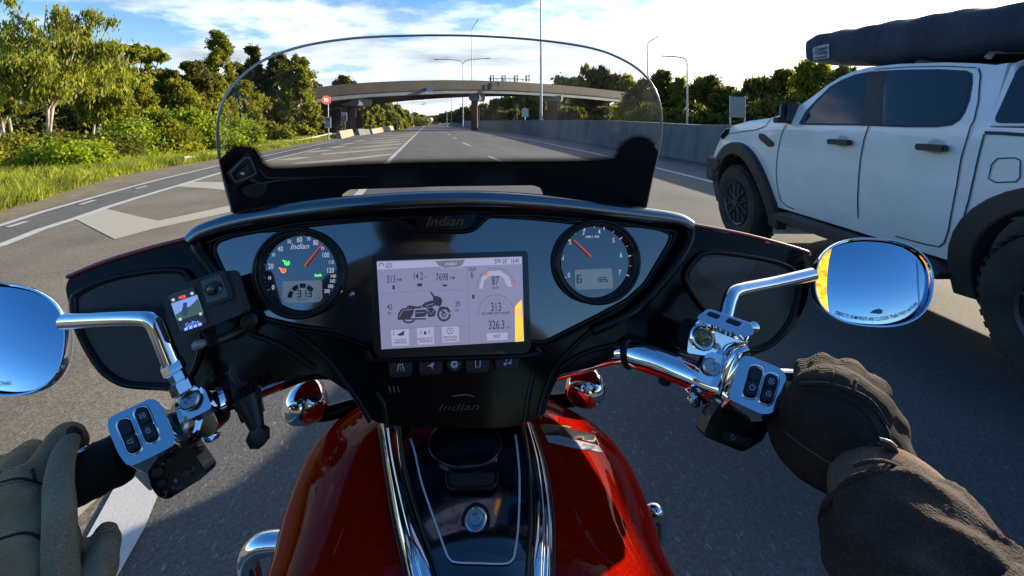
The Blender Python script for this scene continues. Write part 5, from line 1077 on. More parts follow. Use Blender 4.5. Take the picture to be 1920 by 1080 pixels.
# lower fairing folds
for pts_ in ([(490, 590), (560, 628), (620, 680), (668, 745), (695, 790)], [(1130, 605), (1085, 640), (1040, 690), (1020, 740), (1010, 782)], [(470, 625), (530, 650), (590, 690)], [(1180, 640), (1100, 660), (1050, 690)], [(705, 735), (720, 760), (728, 800)], [(1000, 700), (990, 750), (985, 790)]):
    tube('fairing_fold', [DP(u, v, .001) for u, v in pts_], .003, B, bike, 10)
glyphs('neck_lettering', [('Indian', 858, 762, 20, 2, 1.6, .35)], DP, M['neck_chrome'], bike, .003, bold=-.006)
for pts_ in ([(128, 520), (200, 491), (290, 464), (370, 444)], [(1290, 421), (1400, 442), (1506, 471), (1514, 480)]): tube('edge_trim', [DP(u, v - 1, .001) for u, v in pts_], .0028, M['red_edge'], bike, 10)
decal('neck_marks', [stroke([(848, 741), (875, 738), (888, 742)], 1.5), stroke([(730, 722), (733, 735)], 1.2), stroke([(738, 722), (741, 735)], 1.2), stroke([(746, 722), (749, 734)], 1.2)], DP, M['grey_print'], bike, .004)
# ---- ignition knob/bolt glints
lathe('dash_bolt', DP(661, 551, .006), DP.n, [(.004, 0), (.004, .004), (.002, .006)], M['steel'], bike, 10); lathe('dash_bolt', DP(640, 546, .006), DP.n, [(.003, 0), (.003, .004), (.0015, .005)], M['steel'], bike, 10)
# ================================================================ windshield
def WD(u, v):
    k = (u - 825) / 415; return .675 - .00012 * (430 - v) - .10 * k * k + .055 * k
def WS(u, v, o=0.0): return P(u, v, WD(u, v) - o)
ws_out = sm([(440, 412), (433, 384), (424, 352), (411, 290), (408, 240), (413, 205), (428, 172), (455, 141), (500, 110), (570, 86), (660, 72), (760, 67), (860, 66.5), (960, 71), (1050, 80), (1120, 93), (1170, 113), (1205, 137), (1228, 168), (1239, 205), (1240, 245), (1233, 290), (1222, 335), (1212, 385), (1208, 396), (1100, 400), (825, 388), (560, 408), (460, 412)], 5)
def clear_mat():
    m = bpy.data.materials.new('windshield_clear'); m.use_nodes = True; N = m.node_tree.nodes; L = m.node_tree.links; N.clear(); o = N.new('ShaderNodeOutputMaterial')
    t = N.new('ShaderNodeBsdfTransparent'); t.inputs[0].default_value = (.90, .90, .915, 1); g = N.new('ShaderNodeBsdfGlossy'); g.inputs['Roughness'].default_value = .02
    fr = N.new('ShaderNodeFresnel'); fr.inputs[0].default_value = 1.4
    df = N.new('ShaderNodeBsdfDiffuse'); df.inputs[0].default_value = (.6, .62, .66, 1); tl = N.new('ShaderNodeBsdfTranslucent'); tl.inputs[0].default_value = (.6, .6, .6, 1); ad = N.new('ShaderNodeMixShader'); L.new(df.outputs[0], ad.inputs[1]); L.new(tl.outputs[0], ad.inputs[2])
    tcn = N.new('ShaderNodeTexCoord'); nz = N.new('ShaderNodeTexNoise'); nz.inputs['Scale'].default_value = 9; nz.inputs['Detail'].default_value = 7; nz.inputs['Roughness'].default_value = .7; L.new(tcn.outputs['Object'], nz.inputs[0])
    mr = N.new('ShaderNodeMapRange'); mr.inputs[1].default_value = .42; mr.inputs[2].default_value = .8; mr.inputs[3].default_value = .004; mr.inputs[4].default_value = .06; L.new(nz.outputs[0], mr.inputs[0])
    m0 = N.new('ShaderNodeMixShader'); L.new(mr.outputs[0], m0.inputs[0]); L.new(t.outputs[0], m0.inputs[1]); L.new(ad.outputs[0], m0.inputs[2]); t = m0
    mx = N.new('ShaderNodeMixShader'); L.new(fr.outputs[0], mx.inputs[0]); L.new(t.outputs[0], mx.inputs[1]); L.new(g.outputs[0], mx.inputs[2]); L.new(mx.outputs[0], o.inputs[0]); return m
M['clear'] = clear_mat()
wsh = solid('windshield', ws_out, WS, None, M['clear'], bike, grid=34, sharp=0)
M['ws_edge'] = MT('ws_edge', (.42, .40, .36), .22, .6, .6)
edge = [p for p in ws_out if p[1] < 398]; i0 = max(range(len(edge)), key=lambda i: math.hypot(edge[i][0] - edge[i - 1][0], edge[i][1] - edge[i - 1][1])); edge = edge[i0:] + edge[:i0]
bm = bmesh.new(); bm_tube(bm, [WS(*p) for p in edge], .0017, 8); link('windshield_edge', from_bm(bm), M['ws_edge'], wsh, True, 0)
fr_top = [(413, 305), (418, 295), (433, 283), (453, 277.5), (472, 280), (481, 290), (489, 304), (500, 314), (517, 318), (567, 316), (680, 310), (820, 306), (980, 305), (1100, 303.5), (1148, 300), (1160, 291), (1167, 278), (1182, 264), (1200, 260), (1216, 265), (1227, 277), (1234, 287)]
fr_top = [tuple(p) for p in crom([(a, b_) for a, b_ in fr_top], 4)]
fr_poly = fr_top + [(1222, 335), (1212, 386), (1207, 400), (1100, 402), (825, 392), (560, 410), (441, 416), (426, 352)]
slot = rounded([(640, 366), (655, 355.5), (830, 349.5), (1000, 347.5), (1013, 352), (1019, 366), (1010, 374), (830, 372), (648, 376)], 4)
M['frit'] = MT('frit', (.006, .007, .008), .3, spec=.25)
solid('black_band', fr_poly, lambda u, v: WS(u, v, .002), lambda u, v: WS(u, v, -.001), M['frit'], wsh, holes=[slot], grid=34, sharp=60)
def dot_mat():
    m = bpy.data.materials.new('dot_fade'); m.use_nodes = True; N = m.node_tree.nodes; L = m.node_tree.links; N.clear(); o = N.new('ShaderNodeOutputMaterial')
    t = N.new('ShaderNodeBsdfTransparent'); d = N.new('ShaderNodeBsdfDiffuse'); d.inputs[0].default_value = (.006, .007, .008, 1); mx = N.new('ShaderNodeMixShader')
    uv = N.new('ShaderNodeUVMap'); s = N.new('ShaderNodeSeparateXYZ'); L.new(uv.outputs[0], s.inputs[0])
    def mt(op, a, b=None):
        n = N.new('ShaderNodeMath'); n.operation = op
        for i, x in enumerate((a, b)):
            if x is None: continue
            if isinstance(x, (int, float)): n.inputs[i].default_value = x
            else: L.new(x, n.inputs[i])
        return n.outputs[0]
    a = mt('SINE', mt('MULTIPLY', s.outputs[0], 2.2)); b_ = mt('SINE', mt('MULTIPLY', s.outputs[1], 26.0)); p = mt('MULTIPLY_ADD', mt('MULTIPLY', a, b_), .5); 
    p.node.inputs[2].default_value = .5
    g = mt('GREATER_THAN', mt('ADD', p, mt('MULTIPLY', mt('SUBTRACT', .5, s.outputs[1]), 1.15)), .5); L.new(g, mx.inputs[0]); L.new(t.outputs[0], mx.inputs[1]); L.new(d.outputs[0], mx.inputs[2]); L.new(mx.outputs[0], o.inputs[0]); return m
V = []; Fc = []; UV = []; s_ = 0
inner = fr_top[1:-1]
for i, p in enumerate(inner):
    a = Vector(inner[max(i - 1, 0)]); b_ = Vector(inner[min(i + 1, len(inner) - 1)]); t = (b_ - a).normalized(); nn = Vector((t.y, -t.x)); s_ += (Vector(p) - Vector(inner[max(i - 1, 0)])).length
    hgt = 15 if 440 < p[0] < 1180 else 12
    if p[0] < 425 or p[0] > 1226: hgt = 3
    q_ = Vector(p) + nn * hgt; V += [WS(p[0], p[1] + .3, .0022), WS(q_.x, q_.y, .0022)]; UV += [(s_, 0), (s_, 1)]
    if i: Fc.append((2 * i - 2, 2 * i - 1, 2 * i + 1, 2 * i))
me = mesh(V, Fc); ul = me.uv_layers.new(name='UVMap')
for lp in me.loops: ul.data[lp.index].uv = UV[lp.vertex_index]
link('dot_fade', me, dot_mat(), wsh, True, 0)
# bracket moulded on the left, crease lines across the band
W2 = lambda o: (lambda u, v: WS(u, v, o))
br = solid('bracket', rounded([(424, 323), (458, 290), (468, 289), (484, 325), (472, 334), (445, 347), (437, 346), (427, 330)], 4), W2(.012), W2(.002), M['black_satin'], wsh, bevel=.002, bseg=3)
ring_tube('bracket_rim', rounded([(430, 324), (459, 296), (467, 296), (480, 324), (468, 332), (441, 342)], 4), lambda u, v, o=0: WS(u, v, .0125 + o), .0013, M['galv_dark'], br, 6)
solid('screw_plate', rounded([(440, 328), (463, 308), (470, 324), (447, 337)], 3), W2(.015), W2(.010), M['trim_black'], br, bevel=.001)
lathe('screw', WS(454, 326, .015), CAM - WS(454, 326), [(.0022, 0), (.0022, .002), (.001, .0025)], M['steel'], br, 10)
tube('crease', [WS(u, v, .005) for u, v in [(461, 333), (470, 338), (488, 345), (505, 341), (540, 337), (600, 334)]], [.0024, .003, .0026, .0018, .0012, .0006], M['trim_black'], wsh, 8)
tube('crease', [WS(u, v, .004) for u, v in [(484, 318), (495, 330), (508, 334), (560, 333), (700, 330)]], [.0014, .0016, .0014, .001, .0005], M['trim_black'], wsh, 8)
solid('corner_pad', sm([(452, 356), (470, 346), (500, 345), (498, 360), (482, 372), (460, 366)], 4), W2(.008), W2(.002), M['black_satin'], wsh, bevel=.002)
# ================================================================ fuel tank
tk = [(.735, -.09, .02, -.52, .02, .03), (.725, -.088, .09, -.505, .05, .06), (.70, -.0865, .150, -.50, .07, .09), (.66, -.080, .207, -.495, .085, .12), (.61, -.067, .226, -.49, .095, .14), (.56, -.059, .228, -.49, .10, .15), (.51, -.053, .224, -.49, .10, .15), (.46, -.047, .214, -.49, .10, .15), (.38, -.03, .215, -.49, .095, .15), (.30, -.016, .175, -.50, .08, .14), (.22, -.0, .12, -.52, .05, .12), (.17, .01, .06, -.54, .03, .08)]
V = []; Fc = []; n = 48
ty = np.linspace(.735, .17, 44); f = lambda k, y: float(np.interp(-y, [-t_[0] for t_ in tk], [t_[k] for t_ in tk]))
# smoothed interpolation of the stations
st_ = np.array([[f(k, y) for k in range(1, 6)] for y in ty])
for _ in range(2): st_[1:-1] = .25 * st_[:-2] + .5 * st_[1:-1] + .25 * st_[2:]
for i, y in enumerate(ty):
    xc, hw_, zw, b1, b2 = st_[i]
    for k in range(n):
        a = k * 2 * math.pi / n; ca, sa = math.cos(a), math.sin(a); e = .9
        V.append((xc + hw_ * math.copysign(abs(ca) ** e, ca), y, H + zw + (b1 if sa > 0 else b2) * math.copysign(abs(sa) ** (.95 if sa > 0 else .8), sa)))
for i in range(len(ty) - 1): Fc += [(i * n + k, i * n + (k + 1) % n, (i + 1) * n + (k + 1) % n, (i + 1) * n + k) for k in range(n)]
Fc += [tuple(range(n)), tuple((len(ty) - 1) * n + k for k in range(n))]
bm = bmesh.new(); me = mesh(V, Fc); bm.from_mesh(me); tank = link('fuel_tank', from_bm(bm), M['red_paint'], bike, True, 0)
_tb = on(bvh_of(tank))
def TS(u, v, o=0.0):
    p = _tb(u, v, 0); n_ = Vector((.0, -.35, .94)); return p + n_ * o
TS.n = Vector((.0, -.35, .94))
M['console'] = MT('console', (.005, .006, .009), .10, 0, 1, .6, ior=1.6, coat_rough=.03)
# centre console, chrome strips, pinstripe, fuel lid, lock
lo, li, ri, ro_ = [(710, 800), (722, 873), (738, 973), (757, 1060), (770, 1125)], [(748, 800), (760, 890), (793, 1002), (818, 1070), (834, 1125)], [(979, 800), (989, 873), (995, 973), (990, 1070), (986, 1125)], [(997, 800), (1022, 873), (1037, 973), (1038, 1070), (1034, 1125)]
cr2 = lambda L_: [tuple(p) for p in crom(L_, 6)]
li_, ri_, lo_, rr_ = cr2(li), cr2(ri), cr2(lo), cr2(ro_)
def ccrown(u, v, o=0.0):
    return TS(u, v, .010 + .006 * (1 - ((u - 880) / 120) ** 2) + o)
specks(M['console'], (.005, .006, .009), (.07, .07, .08), 320)
ccrown.n = TS.n
con = solid('tank_console', li_ + ri_[::-1], ccrown, lambda u, v: TS(u, v, -.01), M['console'], bike, grid=26, sharp=60)
for nm, A, Bq in (('l', lo_, li_), ('r', rr_, ri_)):
    V = []; k = 14; nn_ = len(A)
    for i in range(nn_):
        for j in range(k + 1):
            t = j / k; u = A[i][0] + (Bq[i][0] - A[i][0]) * t; v = A[i][1] + (Bq[i][1] - A[i][1]) * t
            hh = .001 + .011 * max(0, math.sin(math.pi * t)) ** .45 * (.8 + .35 * t) - (.004 if .30 < t < .40 else 0); V.append(TS(u, v, hh))
    link('chrome_strip', mesh(V, [(i * (k + 1) + j, i * (k + 1) + j + 1, (i + 1) * (k + 1) + j + 1, (i + 1) * (k + 1) + j) for i in range(nn_ - 1) for j in range(k)]), M['chrome'], bike, True, 0)
    bm = bmesh.new(); bm_tube(bm, [TS(u, v, .002) for u, v in A], .002, 8); link('strip_gasket', from_bm(bm), M['black_satin'], bike, True, 0)
    bm = bmesh.new(); bm_tube(bm, [TS(u, v, .012) for u, v in Bq], .002, 8); link('strip_gasket', from_bm(bm), M['black_satin'], bike, True, 0)
ps = [tuple(p) for p in crom([(771, 835), (779, 861), (793, 923), (818, 998), (836, 1050), (843, 1066), (856, 1075), (900, 1077), (945, 1076), (960, 1068), (966, 1050), (972, 998), (974, 911), (969, 848), (966, 830)], 5)]
decal('pinstripe', [stroke(ps, 3.6)], ccrown, M['white_print'], con, .0012)
lid = solid('fuel_lid', ell(872.5, 852, 68, 47, n=56), lambda u, v: ccrown(u, v, .004 + .003 * (1 - ((u - 872.5) / 68) ** 2 - ((v - 852) / 47) ** 2)), lambda u, v: ccrown(u, v, -.003), M['console'], con, grid=16, bevel=.0015, bseg=3)
solid('lid_latch', rounded([(842, 912), (928, 908), (926, 928), (915, 934), (856, 936), (844, 930)], 5), lambda u, v: ccrown(u, v, .005), lambda u, v: ccrown(u, v, -.003), M['black_satin'], con, bevel=.002, bseg=3)
tube('latch_lip', [ccrown(*p, .004) for p in [(840, 912), (843, 933), (858, 940), (915, 938), (930, 929), (931, 908)]], .002, B, con, 8)
tube('lid_hinge', [ccrown(*p, .003) for p in [(830, 797), (850, 790), (872, 788), (896, 791)]], .0018, B, con, 8); tube('lid_hinge', [ccrown(*p, .003) for p in [(848, 797), (872, 795), (888, 796)]], .0035, B, con, 8)
lc = ccrown(893, 995, 0); lk = lathe('tank_lock', lc, TS.n, [(.0138, -.002), (.0138, .0012), (.0115, .0015)], B, con, 32)
lathe('lock_barrel', lc, TS.n, [(.0102, 0), (.0104, .003), (.009, .0038), (.0078, .0026), (.0064, .0026), (.0058, .004), (.004, .0044), (.0034, .003), (.001, .003)], M['steel'], lk, 32)
stk = decal('sticker', [[(1022, 817), (1050, 818), (1122, 836), (1130, 849), (1080, 842), (1028, 830)]], TS, MT('sticker', (.33, .36, .42), .5), tank, .001, grid=8)
glyphs('sticker_text', [('Premium unleaded only', 1060, 829, 5.2, -8, .8), ('(95)(98)', 1104, 838, 8, -12, .9)], TS, M['print_dark'], stk, .0018)
decal('warning_stripe', [stroke([(1018, 797), (1060, 800), (1118, 812)], 2.4)], TS, MT('stripe_yellow', (.22, .19, .06), .5), tank, .001)
decal('warning_patch', [[(1012, 797), (1055, 801), (1115, 815), (1124, 834), (1070, 822), (1020, 815)]], TS, MT('patch_dark', (.012, .012, .014), .4), tank, .0006, grid=8)
M['neck_black'] = MT('neck_black', (.006, .006, .007), .7, spec=.15)
# frame neck under the dash, fork cover, front wheel and fender, engine (seen only from beside)
solid('neck_cover', [(690, 760), (1020, 752), (1015, 800), (985, 835), (740, 835), (700, 805)], lambda u, v: P(u, v, .62 + .0006 * (800 - v)), lambda u, v: P(u, v, .80), M['neck_black'], bike, bevel=.01)
cfw = Vector((0, 0, 0)) + BD * 1.25 + Vector((.02, 0, 0)); 
def along(t, z, x=0.0): return Vector((-.03, 0, 0)) + BD * t + Vector((.98, .19, 0)) * x + Vector((0, 0, z))
fw_ = lathe('front_wheel', along(1.28, .33, -.06), Vector((.98, .19, 0)), [(.2, 0), (.29, .0), (.325, .03), (.33, .06), (.325, .09), (.29, .12), (.2, .12)], M['tyre'], bike, 40); lathe('rim', along(1.28, .33, -.05), Vector((.98, .19, 0)), [(.04, 0), (.2, .02), (.21, .05), (.2, .08), (.04, .1)], M['chrome'], fw_, 30)
for s in (-1, 1): tube('fork', [along(1.28, .33, s * .10), along(.95, .95, s * .10)], .028, M['chrome'], bike, 12, curve=False)
bm = bmesh.new(); pts_ = [along(1.28 + .39 * math.cos(R(a)), .33 + .39 * math.sin(R(a))) for a in range(-10, 175, 12)]
bm_tube(bm, pts_, .085, 14, True, .35); link('front_fender', from_bm(bm), M['red_paint'], bike, True, 60)
bm = bmesh.new(); bm_box(bm, along(.45, .52), (.34, .5, .36), Matrix.Rotation(R(11), 3, 'Z')); link('engine', from_bm(bm), M['black_satin'], bike, True, 30, .05, 3)
bm = bmesh.new(); bm_box(bm, along(-.28, .70), (.34, .62, .12), Matrix.Rotation(R(11), 3, 'Z')); link('seat', from_bm(bm), M['black_satin'], bike, True, 30, .05, 4)
lathe('rear_wheel', along(-.42, .33, -.07), Vector((.98, .19, 0)), [(.05, .03), (.2, 0), (.29, 0), (.33, .03), (.33, .11), (.29, .14), (.2, .14), (.05, .11)], M['tyre'], bike, 40)
# ---- chrome running lamps either side of the neck
def bullet(c, rx, ax, ln, arm, nm='running_lamp'):
    ax = Vector(ax).normalized(); pr = [(.001, ln)] + [(rx * math.cos(t), ln * math.sin(t)) for t in np.linspace(1.45, 0, 12)] + [(rx * .98, -.008), (rx * .9, -.016), (rx * .35, -.017)]
    o_ = lathe(nm, c, ax, pr[::-1], M['chrome'], bike, 36, sharp=70)
    lathe('lens', Vector(c) - ax * .0162, -ax, [(rx * .86, 0), (rx * .6, .006), (.001, .008)], MT('lens', (.4, .1, .02), .15, coat=1), o_, 28)
    tube('lamp_arm', arm, .011, B, o_, 12); return o_
bullet(P(578, 752, .62), .030, (-.55, -.5, -.1), .034, [P(578, 770, .635), P(610, 775, .64), P(660, 762, .65), P(700, 752, .66)])
bullet(P(1093, 722, .655), .030, (.6, -.45, -.1), .036, [P(1098, 742, .67), P(1075, 748, .675), P(1040, 752, .68), P(1000, 745, .68)])
# ================================================================ handlebar, grips, switch housings, mirrors
tube('handlebar', [P(780, 735, .60), P(620, 690, .565), P(520, 712, .535), P(450, 738, .50), P(390, 765, .475), P(310, 812, .455), P(230, 858, .44), P(130, 905, .425)], .0135, M['black_satin'], bike, 16)
tube('handlebar', [P(520, 706, .535), P(470, 726, .508)], .0165, M['chrome'], bike, 20, curve=False)
hb = tube('handlebar', [P(905, 735, .62), P(1060, 690, .60), P(1150, 662, .575), P(1200, 668, .555), P(1270, 693, .53), P(1340, 722, .50), P(1400, 745, .475), P(1500, 790, .44), P(1560, 815, .43)], [.012, .0125, .0145, .0178, .018, .017, .014, .0135, .0135], M['chrome'], bike, 28)
lathe('bar_collar', P(1178, 661, .565), P(1200, 668, .555) - P(1150, 662, .575), [(.019, -.004), (.0205, 0), (.019, .004)], B, hb, 24)
lathe('bar_bolt', P(1246, 708, .53), (0, 0, -1), [(.007, -.008), (.008, 0), (.008, .006), (.005, .008)], M['rubber'], hb, 12)
# left grip
ga, gb = P(238, 852, .44), P(60, 940, .41); gd = (gb - ga).normalized()
gr_ = lathe('grip', ga, gd, [(.016, -.002), (.0245, 0), (.0255, .006), (.0245, .012), (.0245, .018), (.0255, .024)] + [(.0245 + .0008 * (i % 2), .03 + i * .006) for i in range(16)] + [(.022, .13), (.010, .135)], M['rubber'], bike, 32)
side = gd.cross(ray(180, 870)).normalized(); up_ = -side if side.z < 0 else side
tube('grip_band', [ga + gd * .03 + up_ * .0225 - ray(200, 850) * .0125, ga + gd * .10 + up_ * .0225 - ray(150, 880) * .0125], .0028, M['chrome'], gr_, 8)
lathe('grip', P(1475, 775, .45), P(1640, 845, .41) - P(1475, 775, .45), [(.015, -.002), (.023, 0), (.024, .006), (.023, .012), (.023, .06), (.014, .065)], M['rubber'], bike, 28)
def plate(nm, poly, c, n_, th, m, parent, r=8, bev=.003, bseg=3, back=None, grid=0, label=None):
    f_ = plane(c, n_); f_.n = Vector(n_).normalized()
    bk = Vector(back) if back is not None else -f_.n
    return solid(nm, rounded(poly, r), lambda u, v: f_(u, v, 0), lambda u, v: f_(u, v, 0) + bk.normalized() * th, m, parent, bevel=bev, bseg=bseg, grid=grid, label=label), f_
# left switch housing: chrome block with two rocker recesses and a black lower pod
nL = Vector((.22, -.62, .78)); cL = P(262, 810, .425)
sh, fL = plate('switch_housing', [(203, 783), (283, 746), (300, 754), (324, 806), (330, 833), (283, 858), (240, 876), (222, 852), (200, 800)], cL, nL, .034, M['chrome'], bike, 12, .006, 4, back=(.1, .55, -.75))
def pocket(par, f_, cx, cy, w_, h_, rot, icons):
    c, s = math.cos(R(rot)), math.sin(R(rot)); T_ = lambda x, y: (cx + x * c - y * s, cy + x * s + y * c)
    pk = solid('switch_pocket', rounded([T_(-w_, -h_), T_(w_, -h_), T_(w_, h_), T_(-w_, h_)], w_ * .95, 6), off(f_, .0012), off(f_, -.001), M['black_satin'], par, bevel=.0008)
    k1 = solid('rocker', rounded([T_(-w_ * .78, -h_ * .88), T_(w_ * .78, -h_ * .88), T_(w_ * .78, -h_ * .05), T_(-w_ * .78, -h_ * .05)], w_ * .6, 5), off(f_, .0045), off(f_, .0), M['button'], pk, bevel=.0012)
    k2 = solid('rocker', rounded([T_(-w_ * .78, h_ * .05), T_(w_ * .78, h_ * .05), T_(w_ * .78, h_ * .88), T_(-w_ * .78, h_ * .88)], w_ * .6, 5), off(f_, .006), off(f_, .0), M['button'], pk, bevel=.0012)
    for (par2, ox, oy, fn) in ((k1, 0, -h_ * .45, icons[0]), (k2, 0, h_ * .45, icons[1])):
        if fn: decal('icon', [[T_(ox + x, oy + y) for x, y in p] for p in fn], f_, M['white_print'], par2, .0066 if par2 is k2 else .0051)
    ring_tube('pocket_rim', rounded([T_(-w_ - 1.5, -h_ - 1.5), T_(w_ + 1.5, -h_ - 1.5), T_(w_ + 1.5, h_ + 1.5), T_(-w_ - 1.5, h_ + 1.5)], w_, 6), f_, .0011, M['chrome'], par, 6, .0008)
horn = [stroke([(-5, -3), (0, -3), (4, -6), (4, 5), (0, 2), (-5, 2), (-5, -3)], 1.1)]
beam = [stroke(ell(2, 0, 4, 5, n=12, a0=-90, a1=90) + [(2, -5)], 1.1)] + [stroke([(-6, y), (-1, y)], 1) for y in (-4, -1.3, 1.3, 4)]
cru = [stroke(ell(0, 0, 4.5, 4.5, n=14), 1.1), stroke([(-2, -2), (2, 2)], 1)]
power = [stroke(ell(0, 0, 5, 5, n=16, a0=-60, a1=240), 1.2), stroke([(0, -6.5), (0, -1)], 1.2)]; cross = [stroke([(-4, -4), (4, 4)], 1.1), stroke([(4, -4), (-4, 4)], 1.1), stroke(ell(0, 0, 5.5, 5.5, n=14), .9)]
pocket(sh, fL, 243, 818, 13, 33, -22, (None, horn)); pocket(sh, fL, 275.5, 797, 13, 34, -22, (beam, cru))
nL2 = Vector((.25, -.88, .40)); cL2 = P(330, 880, .425)
lw, fL2 = plate('switch_pod', [(272, 866), (333, 829), (352, 832), (387, 884), (381, 896), (315, 937), (296, 932), (284, 915)], cL2, nL2, .03, B, bike, 8, .005, 4)
decal('icons', [stroke(ell(317, 860, 3, 4, n=10), 1), stroke(ell(288, 880, 2.5, 3, n=10), 1), stroke(ell(363, 880, 2.5, 3.2, n=10), 1), ell(330, 901, 3.2, 4, n=12), stroke(ell(326, 914, 2.5, 2.5, n=8), 1), stroke([(306, 922), (312, 921), (312, 930), (306, 931)], 1.4), stroke([(331, 917), (342, 911)], 1.2), stroke([(303, 872), (308, 868)], 1), stroke([(355, 888), (360, 886)], 1)], fL2, M['grey_print'], lw, .0006)
for cx, cy, a in ((305, 905, 9), (297, 885, 12), (352, 886, 10)): solid('small_button', ell(cx, cy, a, a * .7, -30, 18), off(fL2, .003), off(fL2, 0), M['black_satin'], lw, bevel=.001)
solid('housing_side', rounded([(222, 852), (240, 876), (276, 862), (288, 916), (281, 921), (250, 890)], 4), lambda u, v: P(u, v, .427), lambda u, v: P(u, v, .455), M['chrome'], bike, bevel=.003)
# left clamp with bolt, mirror stem base
cl = tube('bar_clamp', [P(345, 793, .462), P(385, 768, .474)], .024, M['chrome'], bike, 28, curve=False)
plate('clamp_cap', [(330, 742), (368, 722), (384, 728), (398, 765), (352, 788), (342, 775)], P(360, 755, .442), (.15, -.75, .65), .02, M['chrome'], cl, 8, .004)
lathe('bolt', P(357, 751, .44), (.15, -.75, .65), [(.0088, 0), (.0088, .003), (.0075, .0042), (.004, .0042), (.0035, .002)], M['steel'], cl, 24)
lathe('bolt', P(396, 817, .462), (.15, -.85, .5), [(.006, -.008), (.006, .003), (.005, .004), (.0025, .004)], M['chrome'], cl, 18)
plate('clamp_lower', [(352, 786), (398, 768), (410, 795), (404, 812), (388, 822), (362, 815)], P(380, 795, .450), (.1, -.95, .2), .025, M['chrome'], cl, 8, .004)
tube('clamp_ring', [P(330, 800, .455), P(338, 797, .458)], .0235, M['steel'], cl, 24, curve=False); tube('clamp_ring', [P(404, 757, .478), P(414, 752, .482)], .02, M['chrome'], cl, 24, curve=False)
# mirrors
def mirror(cx, cy, rx, ry, rot, d, n_, label, amber=False):
    f_ = plane(P(cx, cy, d), n_); f_.n = Vector(n_).normalized(); N_ = f_.n
    loop = [(cx + (x - cx), y) for x, y in ell(cx, cy, rx, ry, rot, n=64)]
    # superellipse outline
    c, s = math.cos(R(rot)), math.sin(R(rot)); e = .82
    def se(k, u=0, v=0, nn=64):
        o_ = []
        for i in range(nn):
            a = 2 * math.pi * i / nn; x = rx * k * math.copysign(abs(math.cos(a)) ** e, math.cos(a)); y = ry * k * math.copysign(abs(math.sin(a)) ** e, math.sin(a)); o_.append((cx + x * c - y * s, cy + x * s + y * c))
        return o_
    V = []; Fc = []; ks = [(.945, .0015), (.965, .0045), (.985, .0045), (1.0, .001), (1.0, -.006), (.97, -.014), (.85, -.026), (.6, -.036), (.3, -.041), (.02, -.042)]
    for k, o_ in ks: V += [f_(u, v, o_) for u, v in se(k)]
    for r_ in range(len(ks) - 1): Fc += [(r_ * 64 + k, r_ * 64 + (k + 1) % 64, (r_ + 1) * 64 + (k + 1) % 64, (r_ + 1) * 64 + k) for k in range(64)]
    bm = bmesh.new(); me = mesh(V, Fc); bm.from_mesh(me); hs = link('mirror', from_bm(bm), M['chrome'], bike, True, 60, label=label)
    def gm(u, v, o=0.0):
        x, y = (u - cx) / rx, (v - cy) / ry; return f_(u, v, o + .0055 * (1 - x * x - y * y) - .003)
    solid('mirror_glass', se(.955), gm, None, M['mirror'], hs, grid=rx * .12, sharp=0)
    return hs, gm, f_, se
M['mirror'] = MT('mirror', (.60, .78, .92), .0, 1); M['ink'] = MT('ink', (.10, .16, .24), .6)
hs, gm, fm, se = mirror(1636.5, 530, 112.5, 84, 4, .60, (-.215, -.90, .425), 'right mirror with lit amber indicator')
txt = 'OBJECTS IN MIRROR ARE CLOSER THAN THEY APPEAR'; its = []
path_ = crom([(1567, 586), (1590, 593), (1620, 598), (1650, 598.5), (1680, 593), (1705, 583), (1722, 568)], 12)
cum = [0]
for i in range(1, len(path_)): cum.append(cum[-1] + (path_[i] - path_[i - 1]).length)
wts = [(.42 if ch in 'IJ ' else (1.1 if ch in 'MO' else .85)) for ch in txt]; tot = sum(wts); acc = 0
for ch, w_ in zip(txt, wts):
    s_ = (acc + w_ / 2) / tot * cum[-1]; acc += w_
    i = min(max(1, int(np.searchsorted(cum, s_))), len(path_) - 1); t = (s_ - cum[i - 1]) / (cum[i] - cum[i - 1]); p = path_[i - 1].lerp(path_[i], t); dv = path_[i] - path_[i - 1]
    if ch != ' ': its.append((ch, p.x, p.y, 9.6, -math.degrees(math.atan2(dv.y, dv.x)), .62))
glyphs('warning_text', its, gm, M['ink'], hs, .0012, bold=.01)
decal('head_mark', [[(1632, 587), (1638, 582), (1649, 579), (1654, 582), (1654, 587), (1648, 589)]], gm, M['ink'], hs, .0012)
decal('glass_edge_line', [stroke([(1721, 489), (1722, 530), (1725, 565), (1728, 579)], 1.3)], gm, M['grey_print'], hs, .0012)
amb = MT('indicator_amber', (.8, .35, .02), .3, emit=(1, .38, .0), es=.9); N, L, b_ = nodes(amb)
tc = N.new('ShaderNodeTexCoord'); nz = N.new('ShaderNodeTexNoise'); nz.inputs['Scale'].default_value = 130; L.new(tc.outputs['Object'], nz.inputs[0]); cr = N.new('ShaderNodeValToRGB'); cr.color_ramp.elements[0].position = .35; cr.color_ramp.elements[1].position = .62; cr.color_ramp.elements[0].color = (1, .20, .0, 1); cr.color_ramp.elements[1].color = (1, .62, .04, 1); L.new(nz.outputs[0], cr.inputs[0]); L.new(cr.outputs[0], b_.inputs['Emission Color'])
solid('indicator', [(1560, 466), (1554, 486), (1550, 515), (1549, 545), (1552, 572), (1555, 590), (1541, 574), (1532, 552), (1530, 525), (1533, 498), (1543, 478)], lambda u, v: gm(u, v, .0035), lambda u, v: gm(u, v, -.002), amb, hs, bevel=.001)
tube('mirror_stem', [P(1524, 514, .59), P(1455, 530, .572), P(1400, 541, .556), P(1378, 548, .548), P(1369, 562, .54), P(1360, 600, .525)], [.0085, .0085, .0088, .009, .009, .0085], M['chrome'], hs, 20)
hs2, gm2, fm2, se2 = mirror(2, 636, 126, 107, 6, .465, (.25, -.84, .48), 'left mirror cut off by the edge of the photo')
